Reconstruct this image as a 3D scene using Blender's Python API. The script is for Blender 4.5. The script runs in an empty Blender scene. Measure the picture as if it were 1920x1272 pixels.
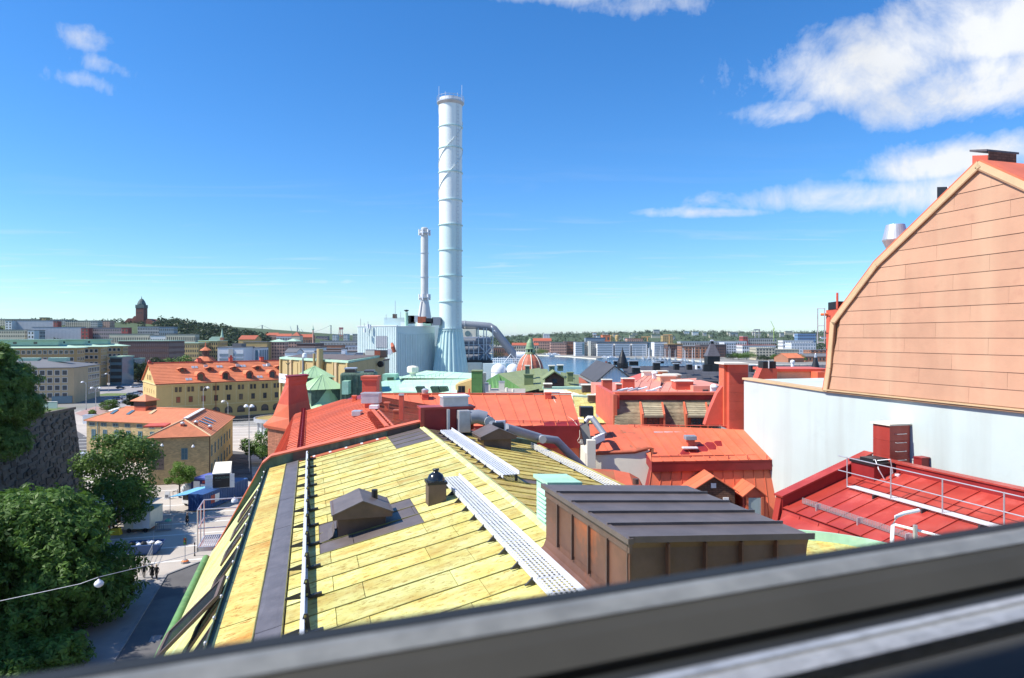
import bpy, bmesh, math, random
import numpy as np
from mathutils import Vector, Matrix
from mathutils.geometry import tessellate_polygon
random.seed(7); rng = np.random.default_rng(7)
S = bpy.context.scene; COL = S.collection
V3 = Vector
# ------------------------------------------------------------------ camera, sky, sun, exposure
H = 28.0; F = 1280.0; CX = 960.0; CY = 632.0
cam = bpy.data.cameras.new('camera'); camo = bpy.data.objects.new('camera', cam); COL.objects.link(camo)
cam.sensor_width = 36; cam.lens = 24.0; cam.clip_start = 0.05; cam.clip_end = 60000
cam.shift_y = -4.0 / 1920
cam.dof.use_dof = True; cam.dof.focus_distance = 60; cam.dof.aperture_fstop = 5.0
camo.location = (0, 0, H); camo.rotation_euler = (math.radians(90), 0, 0); S.camera = camo
SUN_AZ = math.radians(257.0); SUN_EL = math.radians(50.0)      # azimuth clockwise from +Y
sun = bpy.data.lights.new('sun', 'SUN'); sun.energy = 5.0; sun.angle = math.radians(0.53); sun.color = (1, .95, .86)
suno = bpy.data.objects.new('sun', sun); COL.objects.link(suno)
sd = V3((math.sin(SUN_AZ) * math.cos(SUN_EL), math.cos(SUN_AZ) * math.cos(SUN_EL), math.sin(SUN_EL)))
suno.rotation_euler = sd.to_track_quat('Z', 'Y').to_euler(); suno.location = (0, 0, 200)
S.view_settings.view_transform = 'Standard'; S.view_settings.look = 'None'
S.view_settings.exposure = 0.50; S.view_settings.gamma = 1.0
S.cycles.max_bounces = 5; S.cycles.diffuse_bounces = 3; S.cycles.glossy_bounces = 2; S.cycles.transmission_bounces = 2; S.cycles.volume_bounces = 0
world = bpy.data.worlds.new('World'); S.world = world; world.use_nodes = True
def build_world():
    nt = world.node_tree; nt.nodes.clear(); N = nt.nodes.new; L = nt.links.new
    out = N('ShaderNodeOutputWorld'); bg = N('ShaderNodeBackground'); bg.inputs[1].default_value = 0.106
    sky = N('ShaderNodeTexSky'); sky.sky_type = 'NISHITA'; sky.sun_disc = False
    sky.sun_elevation = SUN_EL; sky.sun_rotation = SUN_AZ; sky.air_density = 1.0; sky.dust_density = 0.15; sky.ozone_density = 2.2
    hs = N('ShaderNodeHueSaturation'); hs.inputs['Saturation'].default_value = 1.16; hs.inputs['Value'].default_value = 1.0
    tn = N('ShaderNodeMix'); tn.data_type = 'RGBA'; tn.blend_type = 'MULTIPLY'; tn.inputs['Factor'].default_value = 1.0; tn.inputs[7].default_value = (.81, 1.02, 1.29, 1)   # clear northern summer air
    L(sky.outputs[0], tn.inputs[6]); L(tn.outputs[2], hs.inputs['Color'])
    def m(op, a, b=None, c=None, clamp=False):
        n = N('ShaderNodeMath'); n.operation = op; n.use_clamp = clamp
        for i, x in enumerate((a, b, c)):
            if x is None: continue
            if isinstance(x, (int, float)): n.inputs[i].default_value = x
            else: L(x, n.inputs[i])
        return n.outputs[0]
    tc = N('ShaderNodeTexCoord'); sp = N('ShaderNodeSeparateXYZ'); L(tc.outputs['Generated'], sp.inputs[0])
    zz = m('MAXIMUM', sp.outputs[2], 0.02)
    a = m('DIVIDE', sp.outputs[0], zz); b = m('DIVIDE', sp.outputs[1], zz)      # cloud-layer plane coordinates
    cb = N('ShaderNodeCombineXYZ'); L(a, cb.inputs[0]); L(b, cb.inputs[1])
    def noise(scale, detail, rough, vec=None, stretch=None, dist=0.0):
        v = vec or cb.outputs[0]
        if stretch:
            mp = N('ShaderNodeMapping'); mp.inputs['Scale'].default_value = stretch[0]; mp.inputs['Rotation'].default_value[2] = stretch[1]
            L(v, mp.inputs[0]); v = mp.outputs[0]
        n = N('ShaderNodeTexNoise'); n.inputs['Scale'].default_value = scale; n.inputs['Detail'].default_value = detail
        n.inputs['Roughness'].default_value = rough; n.inputs['Distortion'].default_value = dist; L(v, n.inputs['Vector']); return n.outputs[0]
    n1 = noise(8.5, 8, 0.66, vec=tc.outputs['Generated'], dist=.35)
    # cumulus patches drifting in the layer: centre a, b, radii, weight
    tot = None
    for ca, cbb, ra, rb, w in ((1.32, 2.62, .5, .5, 1.0), (1.62, 2.25, .5, .38, 1.0), (1.85, 2.72, .5, .5, 1.0), (1.2, 3.0, .3, .26, .85), (1.08, 2.3, .2, .2, .7), (2.5, 4.0, .5, .6, .95), (3.3, 4.7, 1.1, 1.0, 1.0), (2.5, 4.9, 1.0, .7, .95), (1.75, 5.5, .6, .28, .6), (4.6, 5.6, 1.2, 1.0, .9),
                               (.12, 1.98, .24, .10, .8), (.36, 2.04, .26, .10, .45), (-1.42, 2.30, .14, .13, .40), (-1.49, 2.52, .10, .13, .42), (-1.68, 2.66, .12, .13, .38), (-7.0, 12.3, 4.2, .55, .40), (-4.6, 12.4, 2.5, .5, .3),
                               (-3.2, -2.0, 1.2, .9, .8), (2.5, -3.2, 1.3, 1.0, .8), (-6, 1.0, 1.6, 1.2, .7), (0.6, -1.1, .5, .4, .7)):
        dx = m('DIVIDE', m('SUBTRACT', a, ca), ra); dy = m('DIVIDE', m('SUBTRACT', b, cbb), rb)
        d = m('SQRT', m('ADD', m('MULTIPLY', dx, dx), m('MULTIPLY', dy, dy)))
        k = m('MULTIPLY', m('SUBTRACT', 1.35, d), w)
        k = m('MAXIMUM', k, 0.0)
        k = m('MINIMUM', k, w)
        tot = k if tot is None else m('MAXIMUM', tot, k)
    dens = m('ADD', tot, m('MULTIPLY', m('SUBTRACT', n1, .5), 2.3))
    dens = m('MULTIPLY', m('SUBTRACT', dens, .26), 1.2, clamp=True)
    dens = m('MULTIPLY', dens, m('GREATER_THAN', tot, 0.0))
    dens = m('SMOOTH_MIN', dens, 0.93, .1)
    n2 = noise(.9, 5, 0.6, stretch=((.55, 1.6, 1), .25), dist=.8)           # thin streaks of cirrus
    ci = m('MULTIPLY', m('SUBTRACT', n2, .545), 1.9, clamp=True)
    ci = m('MULTIPLY', ci, m('MULTIPLY', m('SUBTRACT', b, 3.0), .12, clamp=True))
    al = m('MAXIMUM', dens, m('MINIMUM', ci, .5), clamp=True)
    n3 = noise(6.0, 3, .55, vec=tc.outputs['Generated'])
    br = m('ADD', 4.9, m('MULTIPLY', n3, 3.4))
    cc = N('ShaderNodeCombineXYZ'); L(m('MULTIPLY', br, .97), cc.inputs[0]); L(m('MULTIPLY', br, .99), cc.inputs[1]); L(m('MULTIPLY', br, 1.01), cc.inputs[2])
    mx = N('ShaderNodeMix'); mx.data_type = 'RGBA'; L(al, mx.inputs['Factor']); L(hs.outputs[0], mx.inputs[6]); L(cc.outputs[0], mx.inputs[7])
    L(mx.outputs[2], bg.inputs[0]); L(bg.outputs[0], out.inputs[0])
build_world()
# ------------------------------------------------------------------ placing helpers
def P(px, py, Y): return V3(((px - CX) / F * Y, Y, H - (py - CY) / F * Y))
def G(px, py, z=0.0): return P(px, py, F * (H - z) / (py - CY))
U = V3((-.2832, .9590, 0)); V = V3((.9590, .2832, 0)); Z = V3((0, 0, 1))
def R(u, v, z): return U * u + V * v + Z * (H + z)          # near-roof frame, z relative to the eye level
class Fr:                                                    # frame of a building: x along its front, y to its back
    def __init__(s, o, ang=0.0, d=None):
        s.o = V3((o[0], o[1], o[2] if len(o) > 2 else 0))
        s.x = V3((math.cos(ang), math.sin(ang), 0)) if d is None else V3((d[0], d[1], 0)).normalized()
        s.y = V3((-s.x.y, s.x.x, 0))
    def __call__(s, x, y, z=0.0): return s.o + s.x * x + s.y * y + Z * z
# ------------------------------------------------------------------ materials
MATS = {}
def hexc(h):
    h = h.lstrip('#'); r = [int(h[i:i + 2], 16) / 255 for i in (0, 2, 4)]
    return tuple(c / 12.92 if c <= .04045 else ((c + .055) / 1.055) ** 2.4 for c in r)
def mat(name, col, rough=.6, var=.14, scale=1.2, metal=0.0, bump=0.0, bscale=30.0, orand=0.0, col2=None, c2scale=.6, c2thr=.55, streak=None, spec=.4, brick=None, stretch=None, coat=0.0):
    if name in MATS: return MATS[name]
    if isinstance(col, str): col = hexc(col)
    m = bpy.data.materials.new(name); m.use_nodes = True; nt = m.node_tree; N = nt.nodes.new; L = nt.links.new
    bs = nt.nodes['Principled BSDF']; bs.inputs['Roughness'].default_value = rough; bs.inputs['Metallic'].default_value = metal
    bs.inputs['Specular IOR Level'].default_value = spec
    if coat: bs.inputs['Coat Weight'].default_value = coat
    geo = N('ShaderNodeNewGeometry'); vec = geo.outputs['Position']
    if stretch:
        mp = N('ShaderNodeMapping'); mp.inputs['Scale'].default_value = stretch; L(vec, mp.inputs[0]); vec = mp.outputs[0]
    no = N('ShaderNodeTexNoise'); no.inputs['Scale'].default_value = scale; no.inputs['Detail'].default_value = 8; no.inputs['Roughness'].default_value = .62; L(vec, no.inputs['Vector'])
    rp = N('ShaderNodeValToRGB'); rp.color_ramp.elements[0].position = .3; rp.color_ramp.elements[1].position = .72
    rp.color_ramp.elements[0].color = tuple(c * (1 - var) for c in col) + (1,); rp.color_ramp.elements[1].color = tuple(min(1, c * (1 + var)) for c in col) + (1,)
    L(no.outputs[0], rp.inputs[0]); c = rp.outputs[0]
    def mix(fac, a, b, blend='MIX'):
        x = N('ShaderNodeMix'); x.data_type = 'RGBA'; x.blend_type = blend
        if isinstance(fac, float): x.inputs['Factor'].default_value = fac
        else: L(fac, x.inputs['Factor'])
        for k, q in ((6, a), (7, b)):
            if isinstance(q, tuple): x.inputs[k].default_value = q + (1,)
            else: L(q, x.inputs[k])
        return x.outputs[2]
    if col2 is not None:
        if isinstance(col2, str): col2 = hexc(col2)
        n2 = N('ShaderNodeTexNoise'); n2.inputs['Scale'].default_value = c2scale; n2.inputs['Detail'].default_value = 9; n2.inputs['Roughness'].default_value = .68; L(vec, n2.inputs['Vector'])
        r2 = N('ShaderNodeValToRGB'); r2.color_ramp.elements[0].position = c2thr; r2.color_ramp.elements[1].position = min(.98, c2thr + .16)
        L(n2.outputs[0], r2.inputs[0]); c = mix(r2.outputs[0], c, col2)
    if streak is not None:                                   # (colour, frequency, amount): stains running down a face
        sc, sf, sa = streak; sc = hexc(sc) if isinstance(sc, str) else sc
        mp = N('ShaderNodeMapping'); mp.inputs['Scale'].default_value = (sf, sf, sf * .07); L(geo.outputs['Position'], mp.inputs[0])
        n4 = N('ShaderNodeTexNoise'); n4.inputs['Scale'].default_value = 1; n4.inputs['Detail'].default_value = 6; L(mp.outputs[0], n4.inputs['Vector'])
        r4 = N('ShaderNodeMapRange'); r4.inputs[1].default_value = .5; r4.inputs[2].default_value = .75; r4.inputs[4].default_value = sa; L(n4.outputs[0], r4.inputs[0])
        c = mix(r4.outputs[0], c, sc)
    if brick is not None:                                    # (axis direction, brick length, mortar colour)
        d, bl, mc = brick; mc = hexc(mc) if isinstance(mc, str) else mc
        dp = N('ShaderNodeVectorMath'); dp.operation = 'DOT_PRODUCT'; dp.inputs[1].default_value = (d[0], d[1], 0); L(geo.outputs['Position'], dp.inputs[0])
        sx = N('ShaderNodeSeparateXYZ'); L(geo.outputs['Position'], sx.inputs[0]); cb = N('ShaderNodeCombineXYZ'); L(dp.outputs['Value'], cb.inputs[0]); L(sx.outputs[2], cb.inputs[1])
        bt = N('ShaderNodeTexBrick'); bt.inputs['Scale'].default_value = 1.0; bt.inputs['Brick Width'].default_value = bl; bt.inputs['Row Height'].default_value = bl * .36; bt.inputs['Mortar Size'].default_value = bl * .03
        bt.inputs['Color1'].default_value = (.78, .78, .78, 1); bt.inputs['Color2'].default_value = (1.15, 1.1, 1.05, 1); bt.inputs['Mortar'].default_value = tuple(mc) + (1,)
        L(cb.outputs[0], bt.inputs['Vector']); c = mix(1.0, c, bt.outputs[0], 'MULTIPLY')
    if orand:
        oi = N('ShaderNodeObjectInfo'); mr = N('ShaderNodeMapRange'); mr.inputs[3].default_value = 1 - orand; mr.inputs[4].default_value = 1 + orand * .8; L(oi.outputs['Random'], mr.inputs[0])
        hv = N('ShaderNodeHueSaturation'); L(mr.outputs[0], hv.inputs['Value']); L(c, hv.inputs['Color']); c = hv.outputs[0]
    L(c, bs.inputs['Base Color'])
    if bump:
        nb = N('ShaderNodeTexNoise'); nb.inputs['Scale'].default_value = bscale; nb.inputs['Detail'].default_value = 5; L(vec, nb.inputs['Vector'])
        bp = N('ShaderNodeBump'); bp.inputs['Strength'].default_value = bump; bp.inputs['Distance'].default_value = .02; L(nb.outputs[0], bp.inputs['Height']); L(bp.outputs[0], bs.inputs['Normal'])
    MATS[name] = m; return m
def leafmat(name, c1, c2):
    m = bpy.data.materials.new(name); m.use_nodes = True; nt = m.node_tree; N = nt.nodes.new; L = nt.links.new
    bs = nt.nodes['Principled BSDF']; bs.inputs['Roughness'].default_value = .55; bs.inputs['Specular IOR Level'].default_value = .3
    geo = N('ShaderNodeNewGeometry'); rp = N('ShaderNodeValToRGB'); rp.color_ramp.elements[0].color = c1 + (1,); rp.color_ramp.elements[1].color = c2 + (1,)
    no = N('ShaderNodeTexNoise'); no.inputs['Scale'].default_value = .45; L(geo.outputs['Position'], no.inputs['Vector'])
    mx = N('ShaderNodeMath'); mx.operation = 'MULTIPLY_ADD'; mx.inputs[1].default_value = .55; L(geo.outputs['Random Per Island'], mx.inputs[0])
    sb = N('ShaderNodeMath'); sb.operation = 'MULTIPLY_ADD'; sb.inputs[1].default_value = .9; sb.inputs[2].default_value = -.22; L(no.outputs[0], sb.inputs[0]); L(sb.outputs[0], mx.inputs[2])
    L(mx.outputs[0], rp.inputs[0]); L(rp.outputs[0], bs.inputs['Base Color'])
    tr = N('ShaderNodeBsdfTranslucent'); L(rp.outputs[0], tr.inputs[0]); ms = N('ShaderNodeMixShader'); ms.inputs[0].default_value = .32
    out = nt.nodes['Material Output']; L(bs.outputs[0], ms.inputs[1]); L(tr.outputs[0], ms.inputs[2]); L(ms.outputs[0], out.inputs[0])
    return m
# ------------------------------------------------------------------ mesh builder
class MB:
    def __init__(s): s.v = []; s.f = []
    def add(s, vs, fs):
        b = len(s.v); s.v += [tuple(p) for p in vs]; s.f += [tuple(i + b for i in q) for q in fs]; return s
    def poly(s, *pts): return s.add(pts, [tuple(range(len(pts)))])
    def box(s, o, a, b, c):                                  # corner and three edges
        o, a, b, c = V3(o), V3(a), V3(b), V3(c)
        return s.add([o, o + a, o + a + b, o + b, o + c, o + a + c, o + a + b + c, o + b + c], [(0, 3, 2, 1), (4, 5, 6, 7), (0, 1, 5, 4), (1, 2, 6, 5), (2, 3, 7, 6), (3, 0, 4, 7)])
    def fbox(s, fr, x0, x1, y0, y1, z0, z1):                 # box in a frame
        return s.box(fr(x0, y0, z0), fr.x * (x1 - x0), fr.y * (y1 - y0), Z * (z1 - z0))
    def rbox(s, u0, u1, v0, v1, z0, z1): return s.box(R(u0, v0, z0), V * (v1 - v0), U * (u1 - u0), Z * (z1 - z0))
    def hexa(s, q): return s.add(q, [(0, 3, 2, 1), (4, 5, 6, 7), (0, 1, 5, 4), (1, 2, 6, 5), (2, 3, 7, 6), (3, 0, 4, 7)])
    def prism(s, pts, vec):
        n = len(pts); vec = V3(vec); pts = [V3(p) for p in pts]
        return s.add(pts + [p + vec for p in pts], [tuple(range(n))[::-1], tuple(range(n, 2 * n))] + [(i, (i + 1) % n, n + (i + 1) % n, n + i) for i in range(n)])
    def tube(s, path, r, n=8, cap=True):
        path = [V3(p) for p in path]; rs = r if isinstance(r, (list, tuple)) else [r] * len(path); rings = []
        for i, p in enumerate(path):
            t = (path[min(i + 1, len(path) - 1)] - path[max(i - 1, 0)]).normalized()
            a = t.cross(Z if abs(t.z) < .95 else V3((1, 0, 0))).normalized(); b = t.cross(a)
            rings.append([p + (a * math.cos(2 * math.pi * k / n) + b * math.sin(2 * math.pi * k / n)) * rs[i] for k in range(n)])
        vs = [q for g in rings for q in g]; fs = []
        for i in range(len(path) - 1):
            for k in range(n): fs.append((i * n + k, i * n + (k + 1) % n, (i + 1) * n + (k + 1) % n, (i + 1) * n + k))
        if cap: k = len(vs); vs += vs[:n] + vs[k - n:k]; fs += [tuple(range(k, k + n))[::-1], tuple(range(k + n, k + 2 * n))]
        return s.add(vs, fs)
    def lathe(s, c, prof, n=24, mod=None):                   # prof: (radius, z)
        c = V3(c); vs = []; fs = []
        for r, z in prof:
            for k in range(n):
                a = 2 * math.pi * k / n; q = r * (mod(k, n) if mod else 1); vs.append(c + V3((q * math.cos(a), q * math.sin(a), z)))
        for i in range(len(prof) - 1):
            for k in range(n): fs.append((i * n + k, i * n + (k + 1) % n, (i + 1) * n + (k + 1) % n, (i + 1) * n + k))
        k = len(vs); vs += vs[:n] + vs[k - n:k]; fs += [tuple(range(k, k + n))[::-1], tuple(range(k + n, k + 2 * n))]
        return s.add(vs, fs)
    def mesh(s, name, m=None, smooth=False):
        me = bpy.data.meshes.new(name); me.from_pydata(s.v, [], s.f)
        if m: me.materials.append(m)
        if smooth: me.polygons.foreach_set('use_smooth', [len(q) == 4 for q in s.f])
        me.update(); return me
    def build(s, name, m, parent=None, smooth=False, bev=0, **kw): return obj(name, s.mesh(name, m, smooth), parent, bev, **kw)
def tag(o, label=None, cat=None, group=None, kind=None):
    if label: o['label'] = label
    if cat: o['category'] = cat
    if group: o['group'] = group
    if kind: o['kind'] = kind
    return o
def obj(name, me, parent=None, bev=0, mtx=None, local=False, **kw):
    o = bpy.data.objects.new(name, me); COL.objects.link(o)
    if parent is not None:
        o.parent = parent
        if parent.type == 'EMPTY' and not local: o.matrix_parent_inverse = Matrix.Translation(-parent.location)
    if mtx is not None: o.matrix_basis = mtx
    if bev:
        b = o.modifiers.new('bevel', 'BEVEL'); b.width = bev; b.segments = 2; b.limit_method = 'ANGLE'; b.angle_limit = .7
    return tag(o, **kw)
def T(name, label, cat, loc=(0, 0, 0), group=None, rz=0.0):
    o = bpy.data.objects.new(name, None); COL.objects.link(o); o.location = loc; o.rotation_euler[2] = rz; o.empty_display_size = .2
    return tag(o, label, cat, group)
def struct(name, mb, m, **kw): return mb.build(name, m, kind='structure', **kw)
def dup(root, loc, rz=0.0, label=None, group=None, scale=None):
    def cp(o, par):
        c = o.copy(); COL.objects.link(c); c.parent = par
        for ch in o.children: cp(ch, c)
        return c
    r = cp(root, None); r.location = loc; r.rotation_euler[2] = rz
    if scale: r.scale = scale if isinstance(scale, tuple) else (scale,) * 3
    if label: r['label'] = label
    if group: r['group'] = group
    return r
def basis(o, x, y, z):                                       # matrix that sends unit axes to x, y, z at o
    m = Matrix((x, y, z)).transposed().to_4x4(); m.translation = V3(o); return m
def lettering(txt, size, o, xd, m, parent, up=Z, name='lettering', align='LEFT'):
    cu = bpy.data.curves.new('txt', 'FONT'); cu.body = txt; cu.size = size; cu.align_x = align; cu.extrude = 0.0
    t = bpy.data.objects.new('txt', cu); COL.objects.link(t); dg = bpy.context.evaluated_depsgraph_get()
    me = bpy.data.meshes.new_from_object(t.evaluated_get(dg)); bpy.data.objects.remove(t)
    me.materials.clear(); me.materials.append(m); xd = V3(xd).normalized(); up = V3(up).normalized(); mx = basis(o, xd, up, xd.cross(up)); me.transform(mx)
    return obj(name, me, parent)
# window pieces
WIN = {}
def winpair(w, h, fm, pm, arch=False, bars=(1, 1), t=.08):
    k = (round(w, 2), round(h, 2), fm.name, pm.name, arch, bars)
    if k in WIN: return WIN[k]
    f = MB(); b = min(.1, w * .1)
    def bar(x0, x1, z0, z1): f.box((x0, -t, z0), (x1 - x0, 0, 0), (0, t, 0), (0, 0, z1 - z0))
    p = MB()
    if arch:
        n = 10; r = w / 2; h0 = h - r
        for i in range(n):
            a0, a1 = math.pi * i / n, math.pi * (i + 1) / n
            q = [(-math.cos(a0) * r, h0 + math.sin(a0) * r), (-math.cos(a1) * r, h0 + math.sin(a1) * r), (-math.cos(a1) * (r - b), h0 + math.sin(a1) * (r - b)), (-math.cos(a0) * (r - b), h0 + math.sin(a0) * (r - b))]
            f.prism([(x, -t, z) for x, z in q], (0, t, 0))
        bar(-r, -r + b, 0, h0); bar(r - b, r, 0, h0); bar(-r + b, r - b, h0 - b / 2, h0 + b / 2); bar(-b / 3, b / 3, b, h - b)
        p.poly((-r + b, -.02, 0), (r - b, -.02, 0), *[(math.cos(math.pi * i / n) * (r - b), -.02, h0 + math.sin(math.pi * i / n) * (r - b)) for i in range(n + 1)])
    else:
        bar(-w / 2, w / 2, 0, b); bar(-w / 2, w / 2, h - b, h); bar(-w / 2, -w / 2 + b, b, h - b); bar(w / 2 - b, w / 2, b, h - b)
        for i in range(bars[0]): x = -w / 2 + w * (i + 1) / (bars[0] + 1); bar(x - b * .3, x + b * .3, b, h - b)
        for i in range(bars[1]): z = h * (i + 1) / (bars[1] + 1); bar(-w / 2 + b, w / 2 - b, z - b * .3, z + b * .3)
        p.poly((-w / 2 + b, -.02, b), (w / 2 - b, -.02, b), (w / 2 - b, -.02, h - b), (-w / 2 + b, -.02, h - b))
    WIN[k] = (f.mesh('window', fm), p.mesh('pane', pm)); return WIN[k]
def window(parent, o, xd, w, h, fm, pm, arch=False, bars=(1, 1), **kw):   # o = middle of the sill on the wall face, xd = along the wall (outside on the right-hand side)
    a, b = winpair(w, h, fm, pm, arch, bars); xd = V3(xd).normalized(); yd = Z.cross(xd)
    f = obj('window', a, parent, mtx=basis(o, xd, yd, Z), **kw); obj('pane', b, f, local=True); return f
# ------------------------------------------------------------------ palette
def cladmat(name, c1, c2, c3):
    """aged yellow copper-alloy sheet: pale yellow with ochre streaks running down the slope and rust specks"""
    m = bpy.data.materials.new(name); m.use_nodes = True; nt = m.node_tree; N = nt.nodes.new; L = nt.links.new
    bs = nt.nodes['Principled BSDF']; bs.inputs['Roughness'].default_value = .62; bs.inputs['Specular IOR Level'].default_value = .3
    geo = N('ShaderNodeNewGeometry'); oi = N('ShaderNodeObjectInfo')
    def dot(v):
        d = N('ShaderNodeVectorMath'); d.operation = 'DOT_PRODUCT'; d.inputs[1].default_value = tuple(v); L(geo.outputs['Position'], d.inputs[0]); return d.outputs['Value']
    cb = N('ShaderNodeCombineXYZ'); L(dot(U), cb.inputs[0]); L(dot(V), cb.inputs[1])
    def noise(sc, det, ro, st):
        mp = N('ShaderNodeMapping'); mp.inputs['Scale'].default_value = st; L(cb.outputs[0], mp.inputs[0])
        n = N('ShaderNodeTexNoise'); n.inputs['Scale'].default_value = sc; n.inputs['Detail'].default_value = det; n.inputs['Roughness'].default_value = ro; L(mp.outputs[0], n.inputs['Vector']); return n.outputs[0]
    def ramp(f, p0, p1):
        r = N('ShaderNodeMapRange'); r.inputs[1].default_value = p0; r.inputs[2].default_value = p1; L(f, r.inputs[0]); return r.outputs[0]
    def mix(f, a, b):
        x = N('ShaderNodeMix'); x.data_type = 'RGBA'; L(f, x.inputs['Factor'])
        for k, q in ((6, a), (7, b)):
            if isinstance(q, tuple): x.inputs[k].default_value = q + (1,)
            else: L(q, x.inputs[k])
        return x.outputs[2]
    c = mix(ramp(noise(1.6, 8, .7, (1, 1, 1)), .38, .62), c1, c2)
    c = mix(ramp(noise(2.4, 7, .66, (1, .38, 1)), .46, .72), c, c3)
    c = mix(ramp(noise(14, 6, .8, (1, .4, 1)), .52, .62), c, tuple(q * .7 for q in c3))
    mr = N('ShaderNodeMapRange'); mr.inputs[3].default_value = .82; mr.inputs[4].default_value = 1.12; L(oi.outputs['Random'], mr.inputs[0])
    hv = N('ShaderNodeHueSaturation'); L(mr.outputs[0], hv.inputs['Value']); L(c, hv.inputs['Color']); L(hv.outputs[0], bs.inputs['Base Color'])
    bp = N('ShaderNodeBump'); bp.inputs['Strength'].default_value = .25; bp.inputs['Distance'].default_value = .02; L(noise(3.5, 3, .5, (1, .6, 1)), bp.inputs['Height']); L(bp.outputs[0], bs.inputs['Normal'])
    return m
m_cop = cladmat('yellow_copper', (.56, .505, .145), (.62, .62, .26), (.46, .29, .06))
m_cop2 = cladmat('ochre_copper', (.50, .39, .09), (.56, .48, .15), (.32, .19, .05))
m_cope = cladmat('orange_copper', (.56, .43, .11), (.61, .54, .18), (.46, .19, .025))
m_copg = cladmat('pale_green_copper', (.60, .60, .24), (.50, .62, .34), (.55, .42, .10))
m_seam = mat('seam_patina', (.24, .22, .075), .6, .3, 4)
m_slate = mat('grey_flashing', (.115, .105, .115), .5, .25, 3, bump=.15, bscale=14, stretch=(1, 1, 1), col2=(.17, .15, .16), c2scale=5, c2thr=.6)
m_brown = mat('brown_copper', (.105, .068, .055), .5, .3, 2.2, bump=.12, bscale=10, col2=(.15, .07, .045), c2scale=1.4, c2thr=.56, orand=.12, spec=.5)
m_brownt = mat('brown_copper_top', (.125, .10, .092), .48, .22, 2.5, bump=.15, bscale=9, col2=(.42, .42, .42), c2scale=9, c2thr=.69, orand=.08, spec=.5)
m_bpan = mat('brown_copper_panel', (.13, .062, .040), .5, .35, 1.6, col2=(.30, .085, .03), c2scale=1.1, c2thr=.56, orand=.15, spec=.5)
m_patina = mat('dark_patina', (.10, .155, .115), .7, .35, 2.5, col2=(.06, .07, .055), c2scale=2, c2thr=.55, streak=('#2c2a20', 5, .7))
m_mint = mat('mint_copper', (.44, .66, .50), .7, .14, .5, col2=(.50, .62, .42), c2scale=.4, c2thr=.5, orand=.06)
m_mint2 = mat('mint_copper_louvre', (.36, .60, .45), .65, .16, 2.2, col2=(.45, .55, .40), c2scale=3, c2thr=.55)
m_ggut = mat('green_gutter', (.12, .25, .085), .6, .25, 2.5, col2=(.22, .32, .12), c2scale=3, c2thr=.55)
m_dgut = mat('dark_green_gutter', (.05, .085, .055), .5, .25, 3)
m_green = mat('green_sheet', (.11, .24, .07), .6, .14, 1.2, orand=.08)
m_olive = mat('olive_sheet', (.21, .25, .115), .65, .14, .8, orand=.08)
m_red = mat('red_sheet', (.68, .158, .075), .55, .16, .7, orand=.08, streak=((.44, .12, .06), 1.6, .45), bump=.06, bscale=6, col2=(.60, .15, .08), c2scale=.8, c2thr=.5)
m_red2 = mat('deep_red_sheet', (.38, .045, .032), .4, .16, .8, orand=.1, streak=((.46, .10, .08), 1.2, .5), bump=.06, bscale=5, spec=.5, col2=(.52, .10, .08), c2scale=.8, c2thr=.55)
m_redd = mat('dark_red_metal', (.26, .022, .022), .45, .2, 1.4)
m_redmoss = mat('mossy_red_sheet', (.60, .13, .065), .6, .14, 1.0, col2=(.13, .10, .055), c2scale=1.2, c2thr=.54)
m_redside = mat('red_chimney', (.60, .11, .065), .5, .14, 1.2, orand=.06)
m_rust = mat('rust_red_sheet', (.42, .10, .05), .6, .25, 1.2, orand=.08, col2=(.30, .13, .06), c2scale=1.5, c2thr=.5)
m_pink = mat('salmon_roof', (.68, .27, .19), .6, .12, .7, orand=.08)
m_galv = mat('galvanised', (.55, .56, .58), .42, .12, 4, metal=.55, spec=.5)
m_white = mat('white_metal', (.78, .79, .81), .4, .05, 4)
m_alu = mat('aluminium_walk', (.60, .62, .66), .45, .06, 5)
m_dark = mat('black_metal', (.018, .019, .022), .4, .2, 3)
m_iron = mat('bracket_iron', (.06, .06, .065), .5, .2, 6, metal=.3)
m_greym = mat('grey_duct', (.24, .26, .30), .45, .12, 2, orand=.05)
m_stuc = mat('pale_blue_stucco', (.52, .59, .565), .8, .05, .35, col2=(.46, .52, .49), c2scale=.5, c2thr=.56, bump=.1, bscale=20, streak=((.36, .37, .34), .9, .5))
m_cream = mat('cream_render', (.76, .72, .60), .8, .08, .8, col2=(.6, .55, .42), c2scale=.8, c2thr=.62)
m_peach = mat('peach_panel', (.54, .30, .19), .6, .1, .7, orand=.05, streak=((.58, .37, .235), 1.2, .7), col2=(.47, .24, .155), c2scale=1.1, c2thr=.58)
m_ptrim = mat('peach_trim', (.58, .42, .24), .55, .1, 1.5)
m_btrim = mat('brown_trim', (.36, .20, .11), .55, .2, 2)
m_brick = mat('red_brick', (.42, .17, .10), .85, .2, 4, brick=((.96, .28), .25, (.55, .5, .45)))
m_dbrick = mat('dark_brick', (.16, .085, .06), .85, .25, 4, brick=((.96, .28), .25, (.4, .38, .35)))
m_shing = mat('brown_shingle', (.36, .31, .20), .9, .25, 1.6, col2=(.17, .145, .10), c2scale=.9, c2thr=.52, orand=.3)
m_glass = mat('window_glass', (.035, .045, .055), .08, .3, .2, spec=.8)
m_bglass = mat('blue_glass', (.10, .19, .24), .1, .25, .1, spec=.8)
m_curt = mat('curtain_window', (.35, .44, .46), .4, .12, 9, stretch=(6, 6, .2))
m_wfr = mat('white_frame', (.72, .72, .70), .5, .05, 3)
m_tfr = mat('teal_frame', (.16, .25, .27), .5, .1, 3)
m_bfr = mat('brown_frame', (.10, .055, .04), .55, .2, 3)
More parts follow.
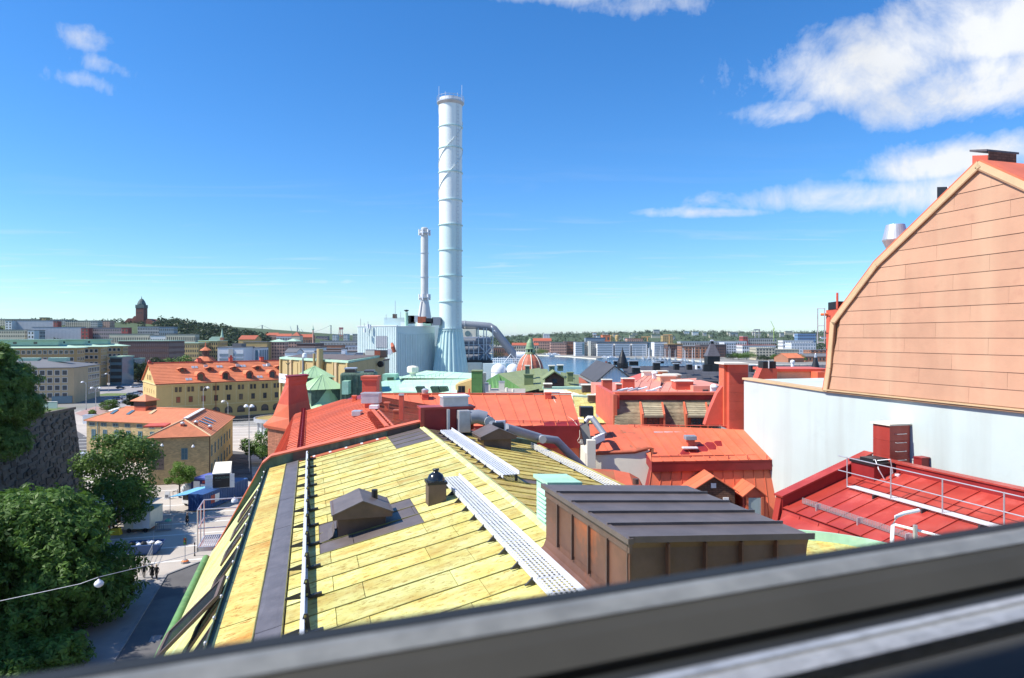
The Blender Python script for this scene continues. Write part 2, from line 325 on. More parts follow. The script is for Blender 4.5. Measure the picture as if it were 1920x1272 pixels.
m_asph = mat('asphalt', (.115, .11, .11), .9, .22, .25, bump=.3, bscale=12, col2=(.16, .155, .15), c2scale=.12, c2thr=.5)
m_pave = mat('light_paving', (.45, .40, .35), .85, .12, .15, bump=.15, bscale=8, col2=(.37, .325, .285), c2scale=.08, c2thr=.5)
m_walk = mat('pavement', (.30, .28, .265), .9, .14, .3, bump=.2, bscale=9)
m_kerb = mat('kerb_stone', (.26, .25, .25), .85, .15, .8)
m_line = mat('white_paving_line', (.68, .66, .62), .8, .12, .5)
m_grnd = mat('city_ground', (.24, .23, .21), .9, .2, .03, col2=(.14, .17, .10), c2scale=.012, c2thr=.55)
m_grass = mat('grass_top', (.12, .17, .05), .9, .25, .5, bump=.4, bscale=6)
m_brickp = mat('red_brick_paving', (.36, .23, .20), .9, .1, .2)
m_hill = mat('hill_ground', (.06, .09, .035), .95, .3, .02, col2=(.12, .14, .07), c2scale=.01, c2thr=.6)
m_leaf1 = leafmat('chestnut_leaf', (.024, .07, .01), (.14, .26, .04))
m_leaf2 = leafmat('tree_leaf', (.045, .10, .018), (.17, .28, .06))
m_leaf3 = leafmat('bright_leaf', (.06, .14, .015), (.19, .30, .045))
m_leaff = leafmat('far_leaf', (.018, .036, .014), (.05, .085, .028))
m_bark = mat('bark', (.09, .065, .045), .9, .3, 4, bump=.5, bscale=18)
def watermat(name, col, sc):
    m = mat(name, col, .16, .06, .01, spec=.6); nt = m.node_tree; N = nt.nodes.new; L = nt.links.new; bs = nt.nodes['Principled BSDF']
    geo = N('ShaderNodeNewGeometry'); n = N('ShaderNodeTexNoise'); n.inputs['Scale'].default_value = sc; n.inputs['Detail'].default_value = 6; L(geo.outputs['Position'], n.inputs['Vector'])
    b = N('ShaderNodeBump'); b.inputs['Strength'].default_value = .7; b.inputs['Distance'].default_value = .6; L(n.outputs[0], b.inputs['Height']); L(b.outputs[0], bs.inputs['Normal']); return m
m_river = watermat('river_water', (.035, .085, .12), .35)
m_canal = watermat('canal_water', (.07, .075, .03), 1.2)
# ------------------------------------------------------------------ ground, river, canal, hills
def sheet(name, loops, z, m, kind='structure', **kw):
    pts = [V3((p[0], p[1], z)) for lp in loops for p in lp]
    tris = tessellate_polygon([[V3((p[0], p[1], 0)) for p in lp] for lp in loops])
    b = MB(); b.add(pts, [tuple(t) for t in tris]); return b.build(name, m, kind=kind, **kw)
BF = Fr((-118.3, 227.0), d=(.795, .607))                    # the barracks' frame, long side along x
cz = [BF(-14, -1.5), BF(-14, -19), BF(120, -19), BF(120, -1.5)]
far = 30000
near_out = [(-far, -400), (far * .5, -400), (far * .5, 300), (900, 330), (330, 350), (120, 420), (-40, 620), (-190, 1200), (-900, 4200), (-6000, far), (-far, far)]
sheet('river_bed', [[(-far, -500), (far, -500), (far, far), (-far, far)]], -9.0, m_grnd)
sheet('ground', [near_out, [(p.x, p.y) for p in cz]], 0.0, m_grnd)
qb = MB()
for p, q in zip(near_out[2:9], near_out[3:10]): qb.poly((p[0], p[1], 0), (q[0], q[1], 0), (q[0], q[1], -8), (p[0], p[1], -8))
struct('river_quay', qb, m_kerb)
sheet('river', [[(-8000, 300), (9000, 300), (9000, 1500), (1500, 4000), (-8000, far * .8)]], -1.6, m_river)
sheet('canal', [[BF(-13.9, -1.4)[:2], BF(-13.9, -19.1)[:2], BF(120.1, -19.1)[:2], BF(120.1, -1.4)[:2]]], -3.2, m_canal)
m_cwall = mat('canal_stone', (.17, .15, .135), .9, .25, .8, brick=((.795, .607), 1.4, (.5, .48, .45)), bump=.3, bscale=3)
cw = MB()
for i in range(4): p, q = cz[i], cz[(i + 1) % 4]; cw.poly(p, q, q - Z * 5, p - Z * 5)
struct('canal_wall', cw, m_cwall)
fs_ = [G(560, 649, -.4), G(900, 661.5, -.4), G(1062, 668, -.4), G(1118, 672.5, -.4), G(1130, 671, -.4), G(1240, 671, -.4), G(1330, 678, -.4), G(1420, 683, -.4), G(1500, 684, -.4), G(1700, 690, -.4), G(2300, 700, -.4)]
fl = [(p.x, p.y) for p in fs_]
sheet('far_bank', [fl + [(9000, 1200), (far, 1200), (far, far), (-5000, far), (-1500, 5000)]], -.4, m_grnd)
fq = MB()
for p, q in zip(fl, fl[1:]): fq.poly((p[0], p[1], -.4), (q[0], q[1], -.4), (q[0], q[1], -6), (p[0], p[1], -6))
struct('far_quay', fq, m_cream)
def ss(a, b, x):
    t = min(1, max(0, (x - a) / (b - a))); return t * t * (3 - 2 * t)
def hz(x, y):                                                # height of the western hill
    side = ss(-300, -760, x) if x > -760 else 1
    return 57 * ss(760, 1330, y) * side * (1 - .35 * ss(1500, 2600, y)) + 26 * ss(-150, -500, x) * ss(1300, 1900, y) * (1 - side)
def grid(name, xs, ys, fn, m, **kw):
    b = MB(); n = len(xs); b.v = [(x, y, fn(x, y)) for y in ys for x in xs]
    b.f = [(j * n + i, j * n + i + 1, (j + 1) * n + i + 1, (j + 1) * n + i) for j in range(len(ys) - 1) for i in range(n - 1)]
    return b.build(name, m, smooth=True, kind='structure')
grid('western_hill', np.linspace(-2600, -150, 60).tolist(), np.linspace(740, 2700, 50).tolist(), lambda x, y: hz(x, y) - .3 if y < 2690 else -3, m_hill)
def rz_(x, y):                                               # long wooded ridge across the river
    px = CX + F * x / y
    pr = [(-4000, 20), (400, 14), (600, 22), (760, 20), (950, 26), (1010, 40), (1100, 44), (1200, 52), (1260, 57), (1400, 55), (1560, 52), (1900, 58), (3000, 70), (9000, 60)]
    h = np.interp(px, [p[0] for p in pr], [p[1] for p in pr]) + 3 * math.sin(x * .004) + 2 * math.sin(x * .011 + y * .01)
    return h * ss(2300, 3650, y) - .8
grid('wooded_ridge', np.linspace(-7000, 9000, 160).tolist(), np.linspace(2250, 5200, 24).tolist(), lambda x, y: rz_(x, y) if y < 5100 else -5, m_hill)
# street beside the copper-roofed house, pavement, kerb, square
road = [(-60, -20), (-24.9, -40)]
kA, kB, kC = G(200, 1262), G(314, 1079), G(376, 1055)
def along(p, t): return p + U * t
r0 = along(kA, -60); r1 = kB
sheet('street', [[r0[:2], r1[:2], kC[:2], (kC + V * 14)[:2], (r0 + V * 40)[:2]]], .004, m_asph)
wb = MB(); wv = -V
wb.prism([r0 - V * .3, r1 - V * .3, r1 - V * 9.0 , r0 - V * 9.0], Z * .12); struct('pavement', wb, m_walk)
kb = MB(); kb.prism([r0, r1, r1 - V * .3, r0 - V * .3], Z * .13)
e1 = (kC - kB).normalized(); e2 = V3((-e1.y, e1.x, 0)); kb.prism([r1, kC, kC + e2 * .3, r1 + e2 * .3], Z * .13); struct('kerb', kb, m_kerb)
sq = [G(130, 1000), G(250, 1088), r1, kC, kC + V * 15, G(560, 1000), G(640, 850), G(520, 800), G(410, 800), G(150, 770), G(60, 800), G(60, 900)]
sheet('square', [[p[:2] for p in sq]], .004, m_pave)
ln = MB()
for k in range(26):                                          # pale bands laid across the square
    c = G(345, 1052) + U * (k * 6.2) ; a = c - V * (34 + k * .6); b_ = c + V * (13 + k * .9)
    ln.prism([a + Z * .008, b_ + Z * .008, b_ + U * .45 + Z * .008, a + U * .45 + Z * .008], Z * .004)
struct('paving_bands', ln, m_line)
sheet('tram_street', [[p[:2] for p in (G(130, 800), G(215, 850), G(130, 900), G(60, 860))]], .010, m_asph)
sheet('dark_roadway', [[p[:2] for p in (G(418, 843), G(470, 850), G(474, 905), G(440, 897), G(412, 880))]], .012, m_asph)
sheet('car_park', [[p[:2] for p in (G(196, 770), G(262, 790), G(292, 690), G(262, 672), G(200, 680), G(180, 720))]], .006, mat('parking_asphalt', (.30, .28, .275), .9, .15, .1))
sheet('brick_plaza', [[p[:2] for p in (G(140, 775), G(200, 800), G(240, 778), G(180, 762))]], .010, m_brickp)
# ------------------------------------------------------------------ copper-roofed house below the window
def RL(u, v, h=0.0): return R(u, v, -3.5595 + .228 * v) + NL * h
def RR(u, v, h=0.0): return R(u, v, -2.132 - .2 * v) + NR * h
NL = (Z - V * .228).normalized(); NR = (Z + V * .2).normalized()
def sheetmesh(name, m, pil=.007, nx=5, ny=4):
    b = MB()
    for j in range(ny):
        for i in range(nx):
            x, y = i / (nx - 1), j / (ny - 1); e = min(1, 5 * min(x, 1 - x)) * min(1, 4 * min(y, 1 - y)); b.v.append((x, y, pil * e + (.004 if i == nx - 1 else 0)))
    for j in range(ny - 1):
        for i in range(nx - 1): b.f.append((j * nx + i, j * nx + i + 1, (j + 1) * nx + i + 1, (j + 1) * nx + i))
    per = [i for i in range(nx)] + [j * nx + nx - 1 for j in range(1, ny)] + [(ny - 1) * nx + i for i in range(nx - 2, -1, -1)] + [j * nx for j in range(ny - 2, 0, -1)]
    k = len(b.v); b.v += [(b.v[i][0], b.v[i][1], -.03) for i in per]; n = len(per)
    b.f += [(per[i], k + i, k + (i + 1) % n, per[(i + 1) % n]) for i in range(n)]
    return b.mesh(name, m)
def pans(parent, fn, ts, m, seam=.035, sw=.022, t=.03, name='roof_sheet', tail=False, smat=None):
    """standing-seam sheets: fn(t) gives the top and bottom point of the seam line at t"""
    out = []
    for i in range(len(ts) - 1):
        a0, b0 = map(V3, fn(ts[i])); a1, b1 = map(V3, fn(ts[i + 1])); n = (b0 - a0).cross(a1 - a0)
        if n.length < 1e-6: n = (b1 - a1).cross(a1 - a0)
        n.normalize()
        if n.z < 0 or (abs(n.z) < .05 and n.y > 0): n = -n
        w = (a1 - a0) if (a1 - a0).length > (b1 - b0).length else (b1 - b0); w = w.normalized() * .006
        jt = n * random.uniform(-.003, .003)
        b = MB(); q = [a0 + w, a1 - w, b1 - w, b0 + w]
        b.hexa([p - n * t + jt for p in q] + [p + jt for p in q])
        if seam:
            s = w.normalized() * (sw / 2); q = [a0 - s, a0 + s, b0 + s, b0 - s]
            b.hexa([p - n * t for p in q] + [p + n * seam for p in q])
        out.append(b.build(name, m, parent))
    return out
def lin(a, b, n): return [a + (b - a) * i / n for i in range(n + 1)]
hs = T('copper_roof_house', 'house with pale yellow copper sheet roof, mansard side and parapet wall', 'house', R(13, 0, -H))
b = MB(); b.rbox(4.2, 21.1, -2.7, 6.8, -H, -6.3); b.build('wall', m_cream, hs)
b = MB(); b.hexa([R(4.2, -1.14, -7), R(4.2, 3.34, -7), R(21.1, 3.34, -7), R(21.1, -1.14, -7), RL(4.2, -1.14, -.045), RL(4.2, 3.34, -.045), RL(21.1, 3.34, -.045), RL(21.1, -1.14, -.045)])
rl = b.build('roof', m_seam, hs)
b = MB(); b.hexa([R(4.2, 3.34, -7), R(4.2, 7.02, -7), R(21.1, 7.02, -7), R(21.1, 3.34, -7), RR(4.2, 3.34, -.05), RR(4.2, 7.02, -.05), RR(21.1, 7.02, -.05), RR(21.1, 3.34, -.05)])
rr = b.build('roof', m_seam, hs)
sm = sheetmesh('roof_sheet', m_cop, .004); smb = sheetmesh('roof_sheet', m_brownt); sm2 = sheetmesh('roof_sheet', m_cop2, .004); sme = sheetmesh('roof_sheet', m_cope, .012); smg = sheetmesh('roof_sheet', m_slate, .01); smn2 = sheetmesh('roof_sheet', m_brown)
dl = (V + Z * .228); dr = (V - Z * .2)
us = [8.46 + .6 * k for k in range(-7, 22)]                  # standing seams of the near slope
sb = MB()
n_ = 9; L_ = 3.62
for i in range(n_):
    x0, x1 = L_ * i / n_, L_ * (i + 1) / n_; y = .004 * math.sin(i * 2.1); y1 = .004 * math.sin((i + 1) * 2.1)
    sb.hexa([dl * x0 + U * (y - .007), dl * x1 + U * (y1 - .007), dl * x1 + U * (y1 + .007), dl * x0 + U * (y + .007), dl * x0 + U * (y - .006) + NL * .015, dl * x1 + U * (y1 - .006) + NL * .015, dl * x1 + U * (y1 + .006) + NL * .015, dl * x0 + U * (y + .006) + NL * .015])
seamme = sb.mesh('standing_seam', m_seam)
for i, u in enumerate(us):
    if u > 20.9: break
    u1 = min(u + .6, 21.05); random.seed(i)
    cuts = [-.31, -.31 + (.62 if i % 2 else 1.0)]
    while cuts[-1] < 3.0: cuts.append(min(3.33, cuts[-1] + (1.5 if i % 3 else 1.35) + random.uniform(-.04, .04)))
    cuts[-1] = 3.33
    for a, c in zip(cuts, cuts[1:]):
        parts_ = [(a, c, sm)]
        if 11.3 < u < 13.0: parts_ = []; 
        if 11.3 < u < 13.0:
            for lo, hi, mm in ((a, min(c, .15), sm), (max(a, .15), min(c, 1.85), smb), (max(a, 1.85), c, sm)):
                if hi - lo > .02: parts_.append((lo, hi, mm))
        if u > 18.2:
            parts_ = [(lo, hi, mm) for lo, hi, mm in ((a, min(c, 2.25), sm), (max(a, 2.25), c, smb)) if hi - lo > .02]
        for lo, hi, mm in parts_:
            tilt = random.uniform(0, .004)
            obj('roof_sheet', mm, rl, mtx=basis(RL(u + .008, lo + .004, tilt), dl * (hi - lo - .008), U * (u1 - u - .016), NL))
    obj('standing_seam', seamme, rl, mtx=Matrix.Translation(RL(u, -.30)))
for i, u in enumerate(us):                                   # edge strip and grey gutter band
    if u > 20.9: break
    u1 = min(u + .6, 21.05)
    if i % 3 == 0: obj('roof_sheet', sme, rl, mtx=basis(RL(u, -1.14, -.004 + .004 * (i % 2)), dl * .46, U * (min(u + 1.8, 21.05) - u - .012), NL))
    if i % 4 == 0: obj('gutter_band', smg, rl, mtx=basis(RL(u, -.685, .006 + .003 * (i % 3)), dl * .355, U * (min(u + 2.4, 21.05) - u - .004), NL))
b = MB(); b.prism([RL(4.2, -.69, .018), RL(4.2, -.675, .03), RL(4.2, -.665, .018)], U * 16.8); b.prism([RL(4.2, -.34, .018), RL(4.2, -.33, .034), RL(4.2, -.32, .018)], U * 16.8); b.build('band_edge', m_seam, hs)
vs2 = [4.2 + .56 * k for k in range(31)]                     # far slope: narrower ochre sheets
sb2 = MB(); sb2.box(V3((0, 0, 0)) - U * .007, dr * 3.66, U * .014, NR * .02); seam2 = sb2.mesh('standing_seam', m_cop2)
for i, u in enumerate(vs2):
    if u > 20.9: break
    u1 = min(u + .56, 21.05); cuts = [3.36, 4.2 + .5 * (i % 2), 5.6 + .35 * (i % 3), 7.0]
    for j, (a, c) in enumerate(zip(cuts, cuts[1:])):
        mm = smn2 if (12.2 < u < 13.6 and j == 1) or (u > 18.2 and j == 0) else sm2
        obj('roof_sheet', mm, rr, mtx=basis(RR(u + .006, a, 0), dr * (c - a - .006), U * (u1 - u - .012), NR))
    obj('standing_seam', seam2, rr, mtx=Matrix.Translation(RR(u, 3.36)))
b = MB(); b.prism([RL(4.2, 3.24, .012), RL(4.2, 3.34, .05), RR(4.2, 3.44, .012)], U * 16.85); b.build('ridge_cap', m_copg, hs)
b = MB(); b.rbox(4.2, 21.0, 7.02, 7.14, -3.62, -3.5); b.build('eaves_trim', m_cop2, hs)
# mansard side towards the street
ms = 1.47; nm = (Z - V * ms).normalized() * 1.0; nm = V3((-V.x * ms, -V.y * ms, 1)).normalized()
def RM(u, v, h=0.0): return R(u, v, -3.95 + ms * (v + 1.2)) + nm * h
b = MB(); b.hexa([R(4.2, -2.72, -7), R(4.2, -1.2, -7), R(21.1, -1.2, -7), R(21.1, -2.72, -7), RM(4.2, -2.72, -.03), RM(4.2, -1.2, -.03), RM(21.1, -1.2, -.03), RM(21.1, -2.72, -.03)])
mo = b.build('mansard', m_copg, hs)
smm = sheetmesh('roof_sheet', m_copg, .01)
for i in range(15):
    u = 4.2 + 1.14 * i; obj('roof_sheet', smm, mo, mtx=basis(RM(u + .01, -2.72, 0), (V + Z * ms) * 1.5, U * 1.12, nm))
b = MB(); b.tube([R(4.2, -2.86, -6.35), R(12, -2.86, -6.33), R(21.2, -2.86, -6.33)], .10, 12); b.build('eaves_gutter', m_ggut, hs, smooth=True)
b = MB()
for i in range(9): b.lathe(R(5 + 1.9 * i, -2.86, -6.33), [(0, -.001), (0, .001)], 6)
b = MB(); b.rbox(4.2, 21.05, -1.24, -1.15, -3.96, -3.88); b.rbox(4.2, 21.05, -1.255, -1.24, -3.96, -3.82)
b.build('upper_gutter', m_dgut, hs)
bolt = MB(); bolt.lathe((0, 0, 0), [(.022, 0), (.022, .03), (.01, .045)], 8); bm_ = bolt.mesh('gutter_bolt', m_galv)
for i in range(19): obj('gutter_bolt', bm_, hs, mtx=Matrix.Translation(R(6 + .8 * i, -1.25, -3.82)))
for i, (u, op) in enumerate(((8.0, 0), (9.6, 0), (11.3, 1), (13.6, 0), (15.4, 0), (17.2, 0), (18.9, 0))):
    b = MB()
    def RW(du, dv, h): return RM(u + du, -1.78 + dv, h)
    w, l = .95, .52
    for du0, du1, dv0, dv1 in ((0, w, 0, .06), (0, w, l - .06, l), (0, .07, .06, l - .06), (w - .07, w, .06, l - .06)):
        b.hexa([RW(du0, dv0, 0), RW(du1, dv0, 0), RW(du1, dv1, 0), RW(du0, dv1, 0), RW(du0, dv0, .045), RW(du1, dv0, .045), RW(du1, dv1, .045), RW(du0, dv1, .045)])
    f = b.build('roof_window', m_brown, hs); b = MB()
    if op:
        top = RW(0, l, .09); dn = (RW(0, -.18, .09) - top); dn = (Matrix.Rotation(math.radians(11), 3, U) @ dn) if (Matrix.Rotation(math.radians(11), 3, U) @ dn).z > dn.z else (Matrix.Rotation(math.radians(-11), 3, U) @ dn)
        nn = U.cross(dn).normalized(); nn = nn if nn.z > 0 else -nn
        for a0, a1, c0, c1 in ((0, w, 0, .07), (0, w, .93, 1), (0, .08, .07, .93), (w - .08, w, .07, .93)):
            q = [top + U * a0 + dn * c0, top + U * a1 + dn * c0, top + U * a1 + dn * c1, top + U * a0 + dn * c1]; b.hexa([p for p in q] + [p + nn * .05 for p in q])
        b.build('open_sash', m_brown, f); b = MB(); b.poly(top + U * .08 + dn * .07 + nn * .025, top + U * (w - .08) + dn * .07 + nn * .025, top + U * (w - .08) + dn * .93 + nn * .025, top + U * .08 + dn * .93 + nn * .025)
        b.build('pane', m_glass, f)
    else:
        b.poly(RW(.07, .06, .03), RW(w - .07, .06, .03), RW(w - .07, l - .06, .03), RW(.07, l - .06, .03)); b.build('pane', m_glass, f)
# end parapet between the copper roof and the red one
pr = [(-2.9, -6.6), (-1.35, -3.72), (-1.1, -3.52), (3.3, -2.66), (3.3, -2.2), (4.9, -2.2), (4.9, -3.0), (7.1, -3.4), (7.1, -8), (-2.9, -8)]
b = MB(); b.prism([R(21.15, v, z) for v, z in pr], U * .3); pw = b.build('parapet', m_patina, hs)
b = MB()
for (v0, z0), (v1, z1) in zip(pr[:3], pr[1:4]):
    b.hexa([R(21.08, v0, z0), R(21.08, v1, z1), R(21.5, v1, z1), R(21.5, v0, z0), R(21.08, v0, z0 + .05), R(21.08, v1, z1 + .05), R(21.5, v1, z1 + .05), R(21.5, v0, z0 + .05)])
b.build('parapet_cap', m_red, hs)
for i in range(9):                                           # patina flashing plates and their white clips
    v0 = -.95 + .46 * i; mm = m_brown if v0 > 2.0 or -.75 < v0 < -.4 else m_patina
    b = MB(); q = [(v0, -3.57 + .228 * v0 + .02), (v0 + .45, -3.57 + .228 * (v0 + .45) + .02), (v0 + .45, -3.30 + .196 * (v0 + .45)), (v0, -3.30 + .196 * v0)]
    b.prism([R(21.12, v, z) for v, z in q], U * .02); b.build('flashing_plate', mm, hs)
    if v0 < 2.0 and i > 1:
        b = MB(); p = RL(20.86, v0 + .1, .012); b.box(p, dl * .07, U * .22, NL * .012); b.build('clip', m_white, hs)
b = MB(); b.rbox(20.82, 21.1, -.30, 2.0, -3.2, -3.19)
b = MB(); b.hexa([RL(20.7, -.3, .008), RL(20.7, 2.2, .008), RL(21.12, 2.2, .008), RL(21.12, -.3, .008), RL(20.7, -.3, .02), RL(20.7, 2.2, .02), RL(21.12, 2.2, .02), RL(21.12, -.3, .02)]); b.build('stained_flashing', m_rust, hs)
b = MB(); b.rbox(20.9, 21.55, 3.28, 4.92, -2.9, -2.24); b.build('parapet_box', m_redd, hs, bev=.01)
b = MB(); b.rbox(20.86, 21.6, 3.24, 4.96, -2.24, -2.17); b.rbox(20.86, 20.9, 3.24, 3.36, -2.75, -2.24); b.build('parapet_box_cap', m_red2, hs)
# hooded vents
def hooded(label, u, v, w, d, zb, ze, za, hw, hd, pipe=True, grp=None):
    t = T('hooded_roof_vent', label, 'vent', R(u, v, zb), grp)
    b = MB(); b.rbox(u - d / 2, u + d / 2, v - w / 2, v + w / 2, zb, ze + .06); b.build('body', m_brown, t, bev=.008)
    f = MB(); u0, u1, v0, v1 = u - hd / 2, u + hd / 2, v - hw / 2, v + hw / 2
    f.prism([R(u0, v0, ze), R(u0, v1, ze), R(u0, v1, ze + .10), R(u0, v, za), R(u0, v0, ze + .10)], U * (u1 - u0)); f.build('hood', m_brown, t, bev=.006)
    for s in (-1, 1):
        vv = v + s * (hw / 2 + .02); q = [R(u0 - .02, v, za + .025), R(u0 - .02, vv, ze + .09), R(u1 + .02, vv, ze + .09), R(u1 + .02, v, za + .025)]
        MB().hexa([p - Z * .018 for p in q] + q).build('hood_sheet', m_brownt, t)
    if pipe:
        MB().tube([R(u + .1, v + .25, za - .12), R(u + .1, v + .25, za + .07)], .055, 14).build('pipe_stub', m_dark, t, smooth=False)
    return t
t = hooded('brown gabled vent with a pipe stub, standing in the dark patch of the yellow slope', 12.4, .86, .82, .62, -3.5, -3.1, -2.82, 1.0, 1.0)
pf = [(.18, .012), (.30, .02), (.38, .06), (.43, .15), (.445, .26)]
for (x0, h0), (x1, h1) in zip(pf, pf[1:]): MB().hexa([RL(12.09, x0, h0 - .02), RL(12.09, x1, h1 - .02), RL(12.71, x1, h1 - .02), RL(12.71, x0, h0 - .02), RL(12.09, x0, h0), RL(12.09, x1, h1), RL(12.71, x1, h1), RL(12.71, x0, h0)]).build('flared_skirt', m_brownt, t)
hooded('brown gabled vent behind the aluminium roof walkway, beside the grey duct', 19.1, 5.1, .8, .8, -3.3, -2.9, -2.6, 1.05, 1.05, False)
# black capped flue
t = T('capped_flue', 'square brown flue with a glossy black domed cap on the yellow slope', 'vent', R(12.5, 2.22, -3.1))
MB().rbox(12.34, 12.67, 2.06, 2.39, -3.2, -2.70).build('shaft', m_brown, t, bev=.006)
MB().rbox(12.32, 12.69, 2.04, 2.41, -2.70, -2.655).build('collar', m_dark, t)
m_gloss = mat('gloss_black', (.015, .017, .02), .15, .1, 3, spec=.7)
MB().lathe(R(12.505, 2.225, -2.655), [(.17, 0), (.17, .03), (.15, .06), (.13, .11), (.07, .15), (.05, .16), (.05, .185), (.065, .19), (.06, .215), (.0, .22)], 24).build('cap', m_gloss, t, smooth=True)
# walkways of perforated aluminium
def walkway(label, u0, u1, v0, v1, z, roofz, step=.6, rise=.07):
    t = T('roof_walkway', label, 'walkway', R((u0 + u1) / 2, v0, z - .15), None)
    n = max(1, round((u1 - u0) / 1.5)); L = (u1 - u0) / n; w = v1 - v0
    b = MB(); nl = 6; bw = .026
    for i in range(nl): x = .012 + (w - .024 - bw) * i / (nl - 1); b.box(V * x, V * bw, U * (L - .012), Z * .012)
    nc = int(L / .078)
    for j in range(nc + 1): b.box(U * (j * (L - .03) / nc) + Z * .002, V * w, U * .02, Z * .009)
    b.box(V * 0, V * .012, U * (L - .006), Z * -.055 ); b.box(V * (w - .012), V * .012, U * (L - .006), Z * rise)
    me = b.mesh('tread_panel', m_alu)
    for i in range(n): obj('tread_panel', me, t, mtx=Matrix.Translation(R(u0 + L * i, v0, z)))
    k = 0; u = u0 + .15
    while u < u1:
        rz0 = roofz(v0); b = MB(); b.prism([R(u, v0 - .1, rz0 + .01), R(u, v0 + .03, roofz(v0 + .03) + .01), R(u, v0 + .05, z - .01), R(u, v0 + .02, z - .01)], U * .03)
        b.box(R(u, v0, z - .03), V * (v1 - v0), U * .03, Z * .02); b.prism([R(u, v1 - .05, roofz(v1 - .05) + .0), R(u, v1 - .0, roofz(v1) + .0), R(u, v1 - .0, z - .01), R(u, v1 - .05, z - .01)], U * .03); b.build('bracket', m_iron, t); u += step
    return t
walkway('long white perforated walkway on the near yellow slope, ending at the black-capped flue', 4.6, 13.65, 2.55, 2.91, -2.845, lambda v: -3.5595 + .228 * v)
walkway('white perforated walkway just past the ridge, beside the brown gabled vent', 13.1, 19.95, 3.68, 4.03, -2.76, lambda v: -2.132 - .2 * v)
# snow rail with punched brackets
t = T('snow_rail', 'straight white snow rail on punched steel brackets along the edge of the yellow slope', 'snow guard', RL(13, -.05))
b = MB(); zr = .16
b.box(RL(5, -.075, .20), U * 15.9, V * .05, Z * .035); b.box(RL(5, -.075, .03), U * 15.9, V * .045, Z * .02); b.box(RL(5, -.06, .05), U * 15.9, V * .008, Z * .16); b.build('rail', m_alu, t)
br = MB(); pts = [(-.30, 0), (.14, 0), (.14, .03), (.03, .05), (0, .26), (-.05, .26), (-.10, .09), (-.30, .03)]
ring = [V * x + Z * z for x, z in pts]; br.prism(ring, U * .012); brm = br.mesh('bracket', m_iron)
hol = MB()
for x, z, r in ((-.035, .23, .016), (-.045, .17, .018), (-.06, .11, .02), (-.10, .045, .014), (-.02, .055, .016)):
    hol.lathe((0, 0, 0), [(.0, 0)], 3) if False else None
    c = V * x + Z * z; hol.prism([c + (V * math.cos(a) + Z * math.sin(a)) * r - U * .004 for a in [k * math.pi / 4 for k in range(8)]], U * .02)
hom = hol.mesh('bracket_hole', m_cop)
for i, u in enumerate(us):
    if i % 2 == 1 and u < 20.8:
        o = obj('bracket', brm, t, mtx=Matrix.Translation(RL(u, -.02, .02)) @ Matrix.Shear('XY', 4, (0, 0))); obj('bracket_hole', hom, o)
        MB().box(RL(u - .03, .0, .02), dl * .16, U * .06, NL * .035).build('clamp', m_iron, t)
# mesh snow fence along the far eaves
t = T('snow_fence', 'low white mesh snow fence along the lower edge of the ochre slope', 'snow guard', RR(13, 6.45))
b = MB()
for k in range(5): b.box(RR(5, 6.45, .04 + .035 * k), U * 14.9, V * .012, NR * .014)
for k in range(100): b.box(RR(5 + .15 * k, 6.45, .04), U * .02, V * .010, NR * .15)
b.build('mesh_panel', m_alu, t); b = MB()
for k in range(15): MB().box(RR(5.2 + k, 6.42, 0), U * .03, V * .12, NR * .05).build('bracket', m_iron, t)
# green louvred vent
t = T('louvred_vent', 'mint green louvred roof vent behind the brown metal box', 'vent', R(10.2, 3.7, -2.9))
MB().rbox(9.28, 9.86, 3.30, 3.76, -3.1, -2.14).build('casing', m_mint2, t, bev=.008)
b = MB(); q = [R(9.25, 3.26, -2.14), R(9.25, 3.8, -2.16), R(9.9, 3.8, -2.16), R(9.9, 3.26, -2.14), R(9.25, 3.26, -2.09), R(9.25, 3.8, -2.12), R(9.9, 3.8, -2.12), R(9.9, 3.26, -2.09)]; b.hexa(q); b.build('lid', m_mint2, t)
lv = MB(); lv.hexa([V * 0 + U * .0, V * .28, V * .28 - Z * .02, -Z * .02, -U * .03 - Z * .045, V * .28 - U * .03 - Z * .045, V * .28 - U * .03 - Z * .05, -U * .03 - Z * .05]); lm = lv.mesh('louvre_blade', m_mint)
lv2 = MB(); lv2.box((0, 0, 0), U * .4, -V * .03 - Z * .035, Z * .012); lm2 = lv2.mesh('louvre_blade', m_mint2)
for k in range(7): obj('louvre_blade', lm2, t, mtx=Matrix.Translation(R(9.37, 3.30, -2.28 - .065 * k)))
# brown metal box housing
t = T('roof_housing', 'large brown copper-clad box with seamed top straddling the yellow roof ridge', 'roof box', R(7.5, 4.1, -2.9))
u0, u1, v0, v1, zt0, zt1 = 6.2, 8.75, 3.05, 5.2, -2.01, -2.155
MB().hexa([R(u0 + .03, v0 + .03, -3.4), R(u0 + .03, v1 - .03, -3.6), R(u1 - .03, v1 - .03, -3.6), R(u1 - .03, v0 + .03, -3.4), R(u0 + .03, v0 + .03, zt0 - .05), R(u0 + .03, v1 - .03, zt1 - .05), R(u1 - .03, v1 - .03, zt1 - .05), R(u1 - .03, v0 + .03, zt0 - .05)]).build('core', m_brown, t)
for i in range(5):                                           # left face: upright panels between ribs
    a, c = u0 + (u1 - u0) * i / 5, u0 + (u1 - u0) * (i + 1) / 5
    MB().rbox(a + .012, c - .012, v0 + .012, v0 + .03, -2.66, zt0 - .16).build('side_panel', m_bpan, t)
    if i: MB().rbox(a - .012, a + .012, v0 - .02, v0 + .03, -2.70, zt0 - .14).build('side_rib', m_brown, t)
MB().rbox(u0 - .005, u1 + .005, v0 + .0, v0 + .03, zt0 - .155, zt0 - .02).build('side_fascia', m_brown, t)
